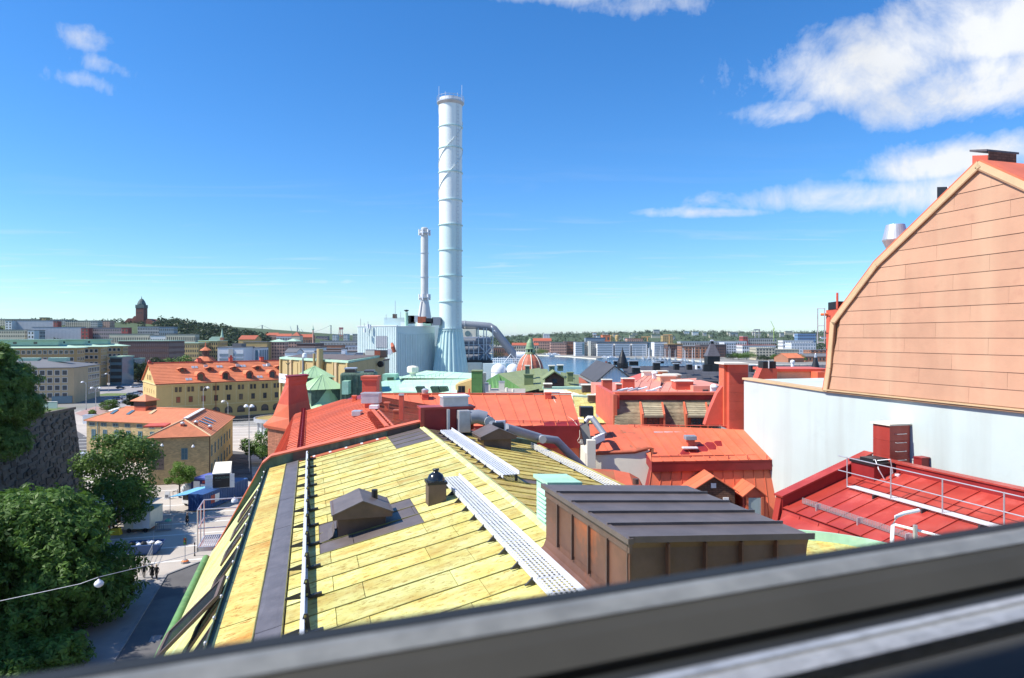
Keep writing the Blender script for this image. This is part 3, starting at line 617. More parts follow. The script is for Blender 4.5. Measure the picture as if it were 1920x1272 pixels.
for i in range(3):
    a, c = u0 + (u1 - u0) * i / 3, u0 + (u1 - u0) * (i + 1) / 3; b = MB()
    prof = [(v0 + .02, -2.665), (v0 + .012, -2.74), (v0 - .02, -2.82), (v0 - .07, -2.865), (v0 - .14, -2.875)]
    for (p0, z0), (p1, z1) in zip(prof, prof[1:]): b.hexa([R(a, p0, z0 - .02), R(c, p0, z0 - .02), R(c, p1, z1 - .02), R(a, p1, z1 - .02), R(a, p0, z0), R(c, p0, z0), R(c, p1, z1), R(a, p1, z1)])
    b.build('flared_skirt', m_bpan, t, smooth=False)
for i in range(5):                                           # front face panels, edges flared out
    a, c = v0 + (v1 - v0) * i / 5, v0 + (v1 - v0) * (i + 1) / 5; za = lambda v: zt0 + (zt1 - zt0) * (v - v0) / (v1 - v0) - .02; b = MB(); prof = [(0, 0), (.035, .10), (.05, .22), (.04, .5), (.03, 1.0)]
    for (d0, h0), (d1, h1) in zip(prof, prof[1:]):
        b.hexa([R(u0 + d0, a, za(a) - h0), R(u0 + d0, c, za(c) - h0), R(u0 + d0 + .02, c, za(c) - h0), R(u0 + d0 + .02, a, za(a) - h0), R(u0 + d1, a, za(a) - h1), R(u0 + d1, c, za(c) - h1), R(u0 + d1 + .02, c, za(c) - h1), R(u0 + d1 + .02, a, za(a) - h1)])
    b.build('front_panel', m_brown, t)
    if i: MB().rbox(u0 - .035, u0 + .04, a - .01, a + .01, -3.3, za(a) - .03).build('front_rib', m_bpan, t)
tz = lambda v: zt0 + (zt1 - zt0) * (v - v0) / (v1 - v0)
tb = pans(t, lambda s: (R(u0 - .03 + (u1 - u0 + .06) * s, v0 - .02, tz(v0 - .02)), R(u0 - .03 + (u1 - u0 + .06) * s, v1 + .04, tz(v1 + .04))), lin(0, 1, 5), m_brownt, .03, .02, .035, 'top_sheet')
b = MB(); b.rbox(u0 - .06, u1 + .06, v0 - .04, v0 + .02, zt0 - .045, zt0 + .012); b.build('top_edge', m_brownt, t)
# fan unit and grey duct at the parapet
t = T('roof_fan', 'grey roof fan with square hood and round motor casing on the red parapet', 'fan unit', R(21, 4.3, -2.6))
MB().rbox(20.9, 21.5, 3.95, 4.75, -2.24, -1.88).build('hood', m_galv, t, bev=.01)
MB().rbox(20.84, 21.54, 3.92, 4.78, -1.88, -1.83).build('hood_lid', m_white, t)
MB().rbox(20.7, 20.95, 4.05, 4.12, -2.85, -2.24).build('leg', m_galv, t); MB().rbox(20.55, 20.9, 4.37, 4.74, -2.95, -2.27).build('casing', m_galv, t, bev=.02)
MB().tube([R(20.7, 4.74, -2.5), R(20.7, 5.0, -2.48), R(20.65, 5.25, -2.55)], .22, 18).build('elbow', m_greym, t, smooth=True)
MB().tube([R(20.65, 5.2, -2.55), R(20.4, 5.45, -2.75), R(20.2, 5.62, -3.1), R(20.1, 5.75, -3.35)], .17, 16).build('down_pipe', m_greym, t, smooth=True)
MB().tube([R(20.44, 5.3, -2.62), R(20.36, 5.3, -2.62)], .16, 18).build('motor_cap', m_galv, t)
t = T('grey_duct', 'round grey duct with square head running down beside the red wall', 'duct', R(19.5, 6.6, -3.4))
p0 = P(948, 803, 20.3); p1 = P(1012, 822, 21.2); p2 = P(1043, 826, 21.6); p3 = P(1100, 884, 22.2)
MB().tube([p0, p1], .145, 16).build('pipe', m_greym, t, smooth=True); MB().tube([p1 - V * .02, p1 + (p2 - p1) * .5, p2, p2 + (p3 - p2) * .2, p3], .125, 16).build('pipe', m_greym, t, smooth=True)
MB().tube([p1 - U * .14, p1 - U * .30], .12, 16).build('inspection_cap', m_galv, t)
b = MB(); q = P(940, 800, 20.1); b.box(q - V * .18 - U * .02 - Z * .18, V * .3, U * .05, Z * .36); b.build('square_head', m_white, t); MB().tube([q - U * 0 - V * .25, q + V * .05], .13, 14).build('pipe_end', m_dark, t)
# steel balcony platform with rails beyond the gutter
t = T('escape_platform', 'grey galvanised escape platform with open grating and rails at the roof edge', 'platform', R(22.3, -2.6, -6.2))
pu0, pu1, pv0, pv1, pz = 21.7, 23.0, -3.18, -2.05, -6.15
b = MB(); b.rbox(pu0, pu0 + .05, pv0, pv1, pz - .12, pz); b.rbox(pu1 - .05, pu1, pv0, pv1, pz - .12, pz); b.rbox(pu0, pu1, pv0, pv0 + .05, pz - .12, pz - .002); b.rbox(pu0, pu1, pv1 - .05, pv1, pz - .12, pz - .002); b.rbox(pu0, pu1, -2.64, -2.58, pz - .1, pz - .004); b.build('frame', m_galv, t)
gb = MB(); gb.rbox(pu0 + .05, pu1 - .05, 0, .028, -.02, 0)
for k in range(17): MB().rbox(pu0 + .05, pu1 - .05, pv0 + .08 + .06 * k, pv0 + .108 + .06 * k, pz - .03, pz - .006).build('grating_bar', m_galv, t)
for (a, c) in ((pu0 + .02, pv0 + .02), (pu1 - .02, pv0 + .02), (pu0 + .6, pv0 + .02)): MB().tube([R(a, c, pz - .1), R(a, c, pz + 1.1)], .02, 8).build('post', m_galv, t)
for z_ in (.55, 1.1):
    for a in (pu0 + .02, pu1 - .02): MB().tube([R(a, pv0 + .02, pz + z_), R(a, -.95 if z_ > 1 else -1.6, pz + z_)], .018, 8).build('rail', m_galv, t)
    MB().tube([R(pu0, pv0 + .02, pz + z_), R(pu1, pv0 + .02, pz + z_)], .018, 8).build('rail', m_galv, t)
MB().rbox(pu0, pu1, pv1, -1.2, pz - .3, pz - .16).build('bearer', m_dgut, t)
# rounded bay with yellow roof and green upstand to the right of the box
t = T('rounded_bay_roof', 'flat yellow copper roof of a rounded bay with mint green upstand', 'bay roof', P(1600, 1020, 12.5))
zr = H - 3.95; cen = V3((5.3, 11.9, 0)); arc = []
for k in range(15):
    a = math.radians(100 - 115 * k / 14); arc.append(cen + V3((2.15 * math.cos(a), 2.05 * math.sin(a), 0)))
inn = cen + V3((-1.2, -.5, 0)); b = MB(); b.prism([inn + Z * (zr - 3)] + [p + Z * (zr - 3) for p in arc] + [cen + V3((1.5, -4.5, zr - 3))], Z * 2.7); b.build('drum', m_cream, t)
for k in range(14):
    p, q = arc[k], arc[k + 1]; n1, n2 = (p - cen).normalized() * .05, (q - cen).normalized() * .05
    MB().hexa([p + Z * (zr - .3), q + Z * (zr - .3), q + n2 + Z * (zr - .3), p + n1 + Z * (zr - .3), p + Z * (zr + .02), q + Z * (zr + .02), q + n2 + Z * (zr + .02), p + n1 + Z * (zr + .02)]).build('upstand_sheet', m_mint2, t)
    c2 = cen + V3((0, -1.6, 0)); MB().prism([c2 + Z * (zr - .2), p + Z * (zr - .2), q + Z * (zr - .2)], Z * (.03 + .004 * (k % 3))).build('roof_sheet', m_cop if k % 2 else m_cope, t)
t = T('roof_ladder', 'white hooped ladder handrail rising past the mint green upstand', 'ladder', P(1700, 1010, 12.3))
a = P(1672, 1030, 12.4); MB().tube([a, a + Z * .42 + V * .02, a + Z * .58 + V * .10, a + Z * .63 + V * .28, a + Z * .66 + V * .62], .035, 10).build('hoop', m_white, t, smooth=True)
MB().tube([P(1716, 1030, 12.6), P(1716, 985, 12.6)], .04, 8).build('post', m_galv, t); MB().tube([P(1678, 984, 12.9), P(1780, 1010, 12.2)], .025, 8).build('rail', m_white, t)
# ------------------------------------------------------------------ window frame in front of the camera
t = T('window_frame', 'blurred dark grey window frame with silver rail along the window sill', 'window frame', (0, .4, H - .4))
D = V3((3190, 1280, 0)).normalized(); Nn = V3((-D.y, D.x, 0))
m_fr = mat('frame_aluminium', (.19, .20, .205), .42, .25, 30, spec=.5); m_fr2 = mat('frame_shadow', (.016, .018, .02), .6, .2, 8); m_frs = mat('frame_chrome', (.40, .42, .46), .3, .3, 60, metal=.3, spec=.6, stretch=(1, 1, 6)); m_fr3 = mat('frame_mid', (.045, .045, .042), .7, .15, 6)
def ext(name, pts, m): MB().prism([Nn * n + Z * (H + z) - D * 1.2 for n, z in pts], D * 3.4).build(name, m, t)
ext('gasket', [(.455, -.1885), (.4395, -.1885), (.4395, -.23), (.455, -.23)], m_fr2)
ext('sash_face', [(.4392, -.1892), (.432, -.1892), (.416, -.193), (.416, -.25), (.4392, -.25)], m_fr)
ext('inner_bevel', [(.4158, -.1945), (.404, -.199), (.385, -.209), (.385, -.26), (.4158, -.26)], m_fr3)
ext('groove', [(.3848, -.216), (.362, -.2165), (.362, -.27), (.3848, -.27)], m_fr2)
ext('silver_rail', [(.3618, -.2105), (.356, -.2085), (.350, -.2085), (.349, -.2105), (.345, -.2105), (.342, -.2095), (.334, -.2125), (.334, -.27), (.3618, -.27)], m_frs)
ext('inner_groove', [(.3338, -.226), (.322, -.226), (.322, -.28), (.3338, -.28)], m_fr2)
ext('inner_rail', [(.3218, -.216), (.30, -.218), (.26, -.222), (.26, -.3), (.3218, -.3)], m_fr3)

rm_ = MB(); m_room = mat('room_plaster', (.74, .72, .69), .9, .05, 2)
def rmb(x0, x1, n0, n1, z0, z1): rm_.box(D * x0 + Nn * n0 + Z * (H + z0), D * (x1 - x0), Nn * (n1 - n0), Z * (z1 - z0))
rmb(-1.6, -1.45, -3, .46, -1.2, 1.3); rmb(2.35, 2.5, -3, .46, -1.2, 1.3); rmb(-1.6, 2.5, -3.15, -3, -1.2, 1.3); rmb(-1.6, 2.5, -3, .46, 1.15, 1.3); rmb(-1.6, 2.5, -3, .25, -1.25, -1.15); rmb(-1.45, 2.35, .40, .47, .98, 1.15)
struct('attic_room', rm_, m_room)
hw = T('lookout_house', 'rendered house wall below the window sill', 'house', D * .4 + Nn * .3); b = MB(); b.box(D * -6 + Nn * .26, D * 14, Nn * .2, Z * (H - .27)); b.build('wall', m_cream, hw)
# ------------------------------------------------------------------ ribbed red house A behind the parapet
def lp(a, b, t): return V3(a) + (V3(b) - V3(a)) * t
def vbox(t, name, m, px0, px1, py0, py1, Y, depth, bev=0, **kw):     # upright box whose front fills a picture rectangle at distance Y
    a = P(px0, py1, Y); c = P(px1, py0, Y); return MB().box(a, V3((c.x - a.x, 0, 0)), V3((0, depth, 0)), Z * (c.z - a.z)).build(name, m, t, bev=bev, **kw)
ha = T('red_ribbed_house', 'house with closely ribbed bright red sheet roof just beyond the parapet', 'house', R(29, 0, -H))
a_l = lambda v: -2.95 + .29 * (v - 2.6); a_r = lambda v: -2.95 - .2 * (v - 2.6)
uA0, uA1 = 21.5, 36.5
MB().rbox(uA0, uA1, -2.3, 6.4, -H, -7).build('wall', m_brick, ha)
MB().prism([R(uA0, -2.3, -7.1), R(uA0, -.75, a_l(-.75) - .05), R(uA0, 2.6, -3.0), R(uA0, 6.4, a_r(6.4) - .05), R(uA0, 6.4, -7.1)], U * (uA1 - uA0)).build('roof', m_redd, ha)
def fA(s):
    u = uA0 + (uA1 - uA0) * s; k = max(0, (u - 33.0) / 3.5)
    return R(u, 2.6 - 1.0 * k, a_l(2.6 - 1.0 * k)), R(u, -.75, a_l(-.75))
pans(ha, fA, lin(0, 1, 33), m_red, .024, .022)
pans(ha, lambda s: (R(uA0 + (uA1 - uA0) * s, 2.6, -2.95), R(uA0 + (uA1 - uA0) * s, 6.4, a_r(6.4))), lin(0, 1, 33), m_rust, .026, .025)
pans(ha, lambda s: (R(uA0 + (uA1 - uA0) * s, -.78, a_l(-.75) - .03), R(uA0 + (uA1 - uA0) * s, -2.3, -7.0)), lin(0, 1, 20), m_red, .05, .03)
MB().prism([R(uA0, 2.5, -2.955), R(uA0, 2.6, -2.89), R(uA0, 2.7, -2.95)], U * (uA1 - uA0)).build('ridge_cap', m_red, ha)
b = MB()
t = T('red_snow_guard', 'red lattice snow guard along the lower edge of the ribbed red roof', 'snow guard', R(29, -.3, a_l(-.3)))
for k in range(31): MB().rbox(22 + .46 * k, 22.03 + .46 * k, -.42, -.22, a_l(-.4), a_l(-.3) + .22).build('bracket', m_redd, t)
for h_ in (.06, .2): MB().tube([R(21.7, -.32, a_l(-.32) + h_), R(36, -.32, a_l(-.32) + h_)], .018, 6).build('rail', m_redd, t)
t = T('red_roof_ladder', 'red stepped roof ladder leading along the ridge beside the square red pipe', 'ladder', R(24, 2.3, -3))
for k in range(9): MB().rbox(22.3 + .55 * k, 22.34 + .55 * k, 2.1, 2.55, a_l(2.2), a_l(2.4) + .14).build('step_bracket', m_rust, t)
MB().rbox(22.0, 27.2, 2.28, 2.42, a_l(2.3) + .16, a_l(2.3) + .2).build('rail', m_red, t)
# flared chimney on a brick base at the far corner
ch = T('flared_chimney', 'tall flared red sheet chimney on a brick base at the house corner', 'chimney', P(545, 800, 37))
rings = [((536, 706, 36.7), (541, 708, 36.2), (578, 705, 37.2)), ((536, 713, 36.7), (541, 715, 36.2), (576, 712, 37.2)), ((534, 722, 36.7), (541, 724, 36.2), (574, 721, 37.2)), ((521, 757, 36.9), (541, 760, 36.15), (579, 750, 37.4)), ((512, 780, 37.0), (542, 785, 36.1), (584, 772, 37.5)), ((493, 797, 37.2), (543, 806, 36.0), (590, 786, 37.6))]
def ring4(r):
    l, c, q = P(*r[0]), P(*r[1]), P(*r[2]); c.z = l.z if False else c.z; return [l, c, q, l + q - c]
rr4 = [ring4(r) for r in rings]
for i in range(5):
    b = MB(); b.hexa(rr4[i + 1] + rr4[i]); b.build('chimney_sheet', m_redside if i < 3 else m_red, ch)
b = MB(); q = rr4[0]; cc = sum(q, V3()) / 4; b.hexa([cc + (p - cc) * 1.08 for p in q] + [cc + (p - cc) * 1.08 + Z * .06 for p in q]); b.build('cap', m_redd, ch)
q = rr4[5]; cc = sum(q, V3()) / 4; b = MB(); b.hexa([cc + (p - cc) * .78 - Z * 6 for p in q] + [cc + (p - cc) * .82 for p in q]); b.build('brick_base', m_brick, ch)
b = MB(); b.hexa([cc + (p - cc) * .95 - Z * .16 for p in q] + [cc + (p - cc) * 1.0 - Z * .005 for p in q]); b.build('moulding', m_red, ch)
def chim(name, label, px0, px1, py0, py1, Y, depth, m, cap=None, capm=None, rot=0.0, band=0, lc='chimney', parts=(), flare=0):
    """upright stack standing on a roof; front fills the picture rectangle"""
    a = P(px0, py1, Y); c = P(px1, py0, Y); w = c.x - a.x; h = c.z - a.z
    fr = Fr((a.x, a.y, a.z), rot); t = T(name, label, lc, fr(w / 2, depth / 2, 0))
    nb = max(1, band)
    for k in range(nb): MB().fbox(fr, 0, w, 0, depth, h * k / nb + (.006 if k else 0), h * (k + 1) / nb).build('sheet_course' if band else 'shaft', m, t, bev=.006 if Y < 45 else 0)
    if flare:
        e = flare; MB().hexa([fr(-e, -e, h - .35 * h * .3), fr(w + e, -e, h - .35 * h * .3), fr(w + e, depth + e, h - .35 * h * .3), fr(-e, depth + e, h - .35 * h * .3), fr(-e, -e, h), fr(w + e, -e, h), fr(w + e, depth + e, h), fr(-e, depth + e, h)]).build('crown', m, t)
    if cap: e = cap; MB().fbox(fr, -e, w + e, -e, depth + e, h, h + max(.05, e)).build('cap', capm or m_dark, t)
    return t
chim('red_chimney', 'red sheet chimney with flared top behind the silver roof box', 679, 706, 708, 760, 31, .7, m_redside, .06, m_red, flare=.05)
t = chim('silver_roof_box', 'weathered silver metal box standing in front of the red chimney', 677, 710, 740, 757, 29, .7, m_galv, .02, m_galv, lc='vent'); vbox(t, 'plinth', m_redside, 684, 704, 757, 778, 29.1, .5)
t = chim('silver_cap_vent', 'small red vent with slatted silver cap on the ribbed roof', 662, 674, 782, 788, 27.5, .3, m_redside, lc='vent'); vbox(t, 'slatted_cap', m_galv, 659, 676, 771, 781, 27.4, .45, bev=.02)
chim('red_pipe', 'slim square red pipe with a steel top beside the ridge', 748, 756, 742, 787, 23.6, .18, m_redside, .012, m_galv, lc='vent pipe')
chim('red_stub', 'short round-capped red stub near the top of the ribbed roof', 660, 667, 744, 757, 33, .25, m_red, .02, m_red, lc='vent pipe')
chim('red_stub', 'low red vent box beside the foot of the slim red pipe', 737, 748, 772, 786, 24.5, .3, m_rust, .02, m_rust, lc='vent pipe')
t = chim('slatted_vent', 'red vent with white slatted lid beside the silver box', 694, 704, 768, 780, 27.2, .3, m_red, lc='vent'); vbox(t, 'lid', m_white, 692, 708, 761, 767, 27.1, .4)
chim('red_cowl', 'small red cowl with pointed cap on the rust red slope', 721, 728, 757, 770, 27.5, .2, m_red, .04, m_red, lc='vent')
# ------------------------------------------------------------------ long red roof B
hb = T('long_red_house', 'house with long plain red seamed roof and lightning wire, behind the grey fan', 'house', P(900, 800, 40) - Z * 20)
y0, y1 = 42.0, 37.3
MB().prism([P(690, 739, y0) - Z * .06, P(1071, 740, y0) - Z * .06, P(1087, 797, y1) - Z * .06, P(720, 797, y1) - Z * .06], Z * -1.2).build('roof', m_redd, hb)
pans(hb, lambda s: (lp(P(690, 739, y0), P(1071, 740, y0), s), lp(P(724, 798, y1), P(1088.5, 799.5, y1), s)), lin(0, 1, 16), m_red, .045, .035)
pans(hb, lambda s: (lp(P(690, 739, y0), P(1071, 740, y0), s), lp(P(690, 800, 47), P(1066, 800, 47), s)), lin(0, 1, 8), m_red, .045, .035)
MB().box(P(690, 737.5, y0 - .1), V3((12.5, 0, 0)), V3((0, .2, 0)), -Z * .06).build('ridge_cap', m_red, hb)
MB().box(P(724, 806, y1 + .25), V3((10.6, 0, 0)), V3((0, 4, 0)), -Z * 16).build('wall', m_redd, hb)
pans(hb, lambda s: (lp(P(724, 807, y1 + .2), P(1087, 808, y1 + .2), s), lp(P(724, 900, y1 + .15), P(1087, 900, y1 + .15), s)), lin(0, 1, 13), m_red, .04, .03, name='wall_sheet')
t = T('red_eaves_guard', 'thin red snow guard bar along the eaves of the long red roof', 'snow guard', P(1000, 790, 37.8))
MB().tube([P(905, 789, 37.7), P(1086, 790.5, 37.7)], .025, 6).build('rail', m_redside, t)
for k in range(6): MB().tube([P(915 + 33 * k, 793.5, 37.65), P(915 + 33 * k, 788, 37.7)], .022, 6).build('bracket', m_redd, t)
t = chim('red_flue', 'red flue with a galvanised cowl at the ridge of the long red roof', 791, 803, 740, 751, 41, .5, m_redside, .04, m_red); MB().lathe(P(797, 739, 41.2), [(.16, 0), (.2, .1), (.22, .25), (.1, .33), (0, .34)], 16).build('cowl', m_galv, t)
chim('red_box_vent', 'small square red box vent on the ridge near the gable end', 1022, 1034, 738, 751, 41.2, .5, m_redside, .02, m_red, lc='vent')
MB().tube([P(880, 740, 42), P(880, 729, 42)], .05, 8).build('stand_pipe', m_red, hb)
t = T('lightning_wire', 'thin pale wire sagging down the long red roof to a coil', 'wire', P(1060, 770, 39))
MB().tube([P(1035, 741, 41.8), P(1045, 762, 40.2), P(1058, 777, 39), P(1074, 787, 38.2), P(1082, 797, 37.4), P(1087, 808, 37.3), P(1087, 820, 37.2), P(1083, 826, 37.2), P(1085, 831, 37.2), P(1089, 827, 37.2)], .014, 5).build('wire', m_cream, t)
# ------------------------------------------------------------------ red mansard house C
hc = T('red_mansard_house', 'red mansard house with two dormers, cream bay and patchy moss, against the pale wall', 'house', P(1330, 880, 36) - Z * 20)
cr0, cr1, ce0, ce1 = P(1178, 797, 37.6), P(1394.5, 806, 36.1), P(1222, 866, 33.3), P(1447.5, 862, 33.9)
MB().prism([cr0 - Z * .2, cr1 - Z * .2, ce1 - Z * .1, ce0 - Z * .1], -Z * .4).build('roof', m_redd, hc)
pans(hc, lambda s: (lp(cr0, cr1, s), lp(ce0, ce1, s)), lin(0, 1, 11), m_red, .035, .025)
pans(hc, lambda s: (lp(P(1090, 796, 38), cr0, s), lp(P(1112, 850, 34.8), P(1222, 840, 34.5), s)), lin(0, 1, 4), m_redmoss, .035, .03)
pans(hc, lambda s: (lp(P(1222, 840, 34.5), cr0, .0 if s < 0 else 0) if False else lp(P(1219, 840, 34.5), cr0, s), lp(ce0, lp(ce0, cr0, .5), s)), lin(0, 1, 1), m_red, 0)
MB().box(P(1090, 797, 38), cr1 - P(1090, 797, 38), V3((0, 6, -1.6)), -Z * .08).build('back_slope', m_red, hc)
MB().box(ce0 - Z * .14, ce1 - ce0, V3((0, .4, 0)), Z * .12).build('eaves', m_redd, hc)
w0, w1, w2, w3 = P(1222, 872, 33.7), P(1448, 868, 34.25), P(1204, 1000, 32.5), P(1467, 1000, 33.2)
MB().prism([w0, w1, w3, w2], V3((0, 4, -.5))).build('mansard', m_redd, hc)
pans(hc, lambda s: (lp(w0, w1, s) - V3((0, .06, 0)), lp(w2, w3, s) - V3((0, .06, 0))), lin(0, 1, 12), m_red, .03, .02, name='mansard_sheet')
MB().box(w2 + V3((0, .1, 0)), w3 - w2, V3((0, 4, 0)), -Z * 14).build('wall', m_cream, hc)
b = MB(); b.prism([P(1098, 850, 34.7), P(1219, 845, 34.2), P(1221, 960, 34.2), P(1098, 960, 34.7)], V3((0, 3, 0))); b.build('bay_wall', m_cream, hc)
b = MB(); b.tube([P(1110, 850, 34.6), P(1150, 849, 34.5), P(1190, 847, 34.3), P(1213, 841, 34.2), P(1222, 841, 34.2), P(1222, 900, 34.1)], .10, 8); b.build('bay_trim', m_rust, hc, smooth=True)
def dormer(h, px, w, yap, yev, ybot, Y, back, rm, fm, kind):
    """gabled dormer: apex, eaves and foot rows, front at Y"""
    c = P(px, yap, Y); e = P(px, yev, Y).z; bt = P(px, ybot, Y).z; hw = w / 2
    MB().prism([V3((c.x - hw * .86, Y + .12, bt)), V3((c.x + hw * .86, Y + .12, bt)), V3((c.x + hw * .86, Y + .12, e)), V3((c.x, Y + .12, c.z - .08)), V3((c.x - hw * .86, Y + .12, e))], V3((0, back, 0))).build('dormer_wall', fm, h)
    for s in (-1, 1):
        for k in range(3):
            f0, f1 = k / 3, (k + 1) / 3 - .01; q = [V3((c.x, Y + back * f0, c.z)), V3((c.x + s * hw, Y + back * f0, e - .06)), V3((c.x + s * hw, Y + back * f1, e - .06)), V3((c.x, Y + back * f1, c.z))]
            MB().hexa([p - Z * .05 for p in q] + q).build('dormer_roof_sheet', rm, h)
    return c, e, bt
c, e, bt = dormer(hc, 1339, 2.35, 893, 921, 985, 31.9, 2.4, m_red, m_dbrick, 0)
MB().box((c.x - .12, 31.98, e + .12), (.24, 0, 0), (0, .05, 0), Z * .22).build('keystone', m_white, hc)
for s in (-1, 1):
    for k in range(4): MB().box((c.x + s * (.46 + .12 * (k % 2)) - .13, 31.97, bt + .15 + .3 * k), (.26, 0, 0), (0, .06, 0), Z * .22).build('quoin', m_white, hc)
window(hc, (c.x, 32.0, bt + .1), (1, 0, 0), .75, 1.15, m_bfr, m_glass)
c, e, bt = dormer(hc, 1416, 1.25, 912, 930, 1000, 32.0, 1.9, m_red, m_redside, 1)
b = MB(); b.box((c.x - .3, 32.07, bt), (.6, 0, 0), (0, .04, 0), Z * (e - bt - .12)); b.build('dormer_window', m_curt, hc)
for s in (-1, 1): MB().box((c.x + s * .36 - .06, 32.04, bt), (.12, 0, 0), (0, .1, 0), Z * (e - bt - .08)).build('window_jamb', m_red, hc)
t = chim('tall_red_stack', 'tall square red sheet chimney stack beside the pale rendered wall', 1367, 1403, 684, 806, 36.9, 1.2, m_redside, band=7); vbox(t, 'cap', m_cream, 1357, 1404, 681, 684, 36.7, 1.7)
vbox(t, 'lit_left_face', m_red, 1357.5, 1366.5, 684, 800, 37.3, .9)  # brighter red slab paints the sunlit left face of the stack
b = MB(); q = [P(1357, 722, 37.5), P(1345, 738, 37.5), P(1329, 775, 37.5), P(1322, 797, 37.5), P(1357, 797, 37.5)]; b.prism(q, V3((0, .5, 0))); b.build('raking_buttress', m_redside, t)
t = T('roof_catwalk', 'narrow white catwalk on short legs across the red mansard roof', 'walkway', P(1310, 812, 36.4))
a_, b_ = P(1226, 812, 36.5), P(1396, 810, 36.2); MB().box(a_, b_ - a_, V3((0, .35, .02)), Z * .04).build('deck', m_alu, t)
for k in range(5): q = lp(a_, b_, .06 + .21 * k); MB().box(q, V3((.04, 0, 0)), V3((0, .3, 0)), -Z * .22).build('leg', m_iron, t)
t = chim('square_cap_vent', 'red vent with dark square cap and a white step below it', 1290, 1303, 826, 838, 34.9, .35, m_redside, lc='vent'); vbox(t, 'cap', m_greym, 1286, 1307, 818, 826, 34.8, .5, bev=.03); vbox(t, 'step', m_white, 1281, 1309, 839.5, 842, 34.3, .3)
t = T('mansard_snow_bar', 'red snow bar along the lower edge of the mansard roof', 'snow guard', P(1330, 855, 34))
MB().tube([P(1222, 856, 33.75), P(1441, 853, 34.3)], .02, 6).build('rail', m_redd, t)
for k in range(6): MB().tube([P(1258 + 36 * k, 861, 33.8), P(1258 + 36 * k, 854, 33.9)], .02, 6).build('bracket', m_redd, t)
t = T('ridge_snow_bar', 'red snow bar near the ridge below the shingled dormers', 'snow guard', P(1280, 799, 37))
MB().tube([P(1180, 796.5, 37.3), P(1362, 799, 36.6)], .02, 6).build('rail', m_redside, t)
for k in range(5): MB().tube([P(1190 + 41 * k, 801, 37.2), P(1190 + 41 * k, 796, 37.2)], .02, 6).build('bracket', m_redd, t)
# rust red rounded canopy below the cream bay
t = T('rounded_canopy', 'rust red sheet canopy with rounded end in front of the cream bay wall', 'canopy', P(1140, 900, 31))
pr_ = [(1050, 884), (1095, 878), (1150, 881), (1180, 887), (1198, 897), (1206, 912)]
for i in range(5):
    q = [P(*pr_[i], 31.8), P(*pr_[i + 1], 31.8), P(*pr_[i + 1], 31.8) + V3((-.1, -2.6, -.75)), P(*pr_[i], 31.8) + V3((-.1, -2.6, -.75))]; MB().hexa([p - Z * .06 for p in q] + q).build('canopy_sheet', m_rust if i % 2 else m_red, t)
MB().tube([P(1192, 908, 30.5), P(1192, 898, 30.5)], .14, 12).build('stub_pipe', m_brown, t)
# white bent duct with cowl box
t = T('white_bent_duct', 'white and grey duct bending from a black cowl down the cream bay', 'duct', P(1110, 870, 34))
MB().tube([P(1098, 791, 35.6), P(1104, 784, 35.6), P(1113, 785, 35.4)], .14, 14).build('bend', m_galv, t, smooth=True); MB().tube([P(1111, 785, 35.3), P(1134, 816, 34.6)], .15, 16).build('pipe', m_greym, t, smooth=True)
a_ = P(1134, 818, 34.4); b_ = P(1111, 829, 34.2); MB().box(b_ - Z * .2, a_ - b_, V3((0, .35, 0)), Z * .36).build('square_duct', m_white, t); vbox(t, 'down_duct', m_cream, 1101, 1117, 826, 878, 34.0, .4, bev=.01)
MB().prism([P(1104, 792, 35.8), P(1088, 800, 36), P(1096, 836, 35.2), P(1108, 826, 35)], V3((0, .5, 0))).build('support', m_dark, t)
t = T('black_cowl', 'black square cowl box on a post beside the white duct', 'vent', P(1100, 785, 36)); vbox(t, 'box', m_dark, 1088, 1113, 764, 782, 35.9, .65); vbox(t, 'post', m_dark, 1095, 1098, 782, 800, 36.1, .06); vbox(t, 'post', m_dark, 1108, 1111, 782, 792, 36.1, .06)
# ------------------------------------------------------------------ gabled house E with pale wall and peach cladding on the right
VW = 22.0
def on_wall(px, py, v=VW):
    rx = (px - CX) / F; Y = v / (V.x * rx + V.y); p = P(px, py, Y); return p.x * U.x + p.y * U.y, p.z - H
he = T('peach_gable_house', 'tall house with pale blue rendered wall and peach panelled gable', 'house', R(20, 26, -H))
prof = [on_wall(*q) for q in ((1549, 733), (1556, 690), (1563, 604), (1645, 494), (1839, 306))]
ua, za = prof[-1]; full = prof + [(2 * ua - u, z) for u, z in prof[-2::-1]]
ub, zb = prof[0]
wl = on_wall(1395, 712)
MB().prism([R(u, VW, z) for u, z in ((wl[0], -24), (wl[0], wl[1]), (ub, zb - .06), (ub - 30, zb - .06), (ub - 30, -24))], V * 12).build('wall', m_stuc, he)
MB().prism([R(u, VW + .02, z) for u, z in [(ub, zb - .1)] + full + [(2 * ua - ub, zb - .1)]], V * 13).build('gable', m_btrim, he)
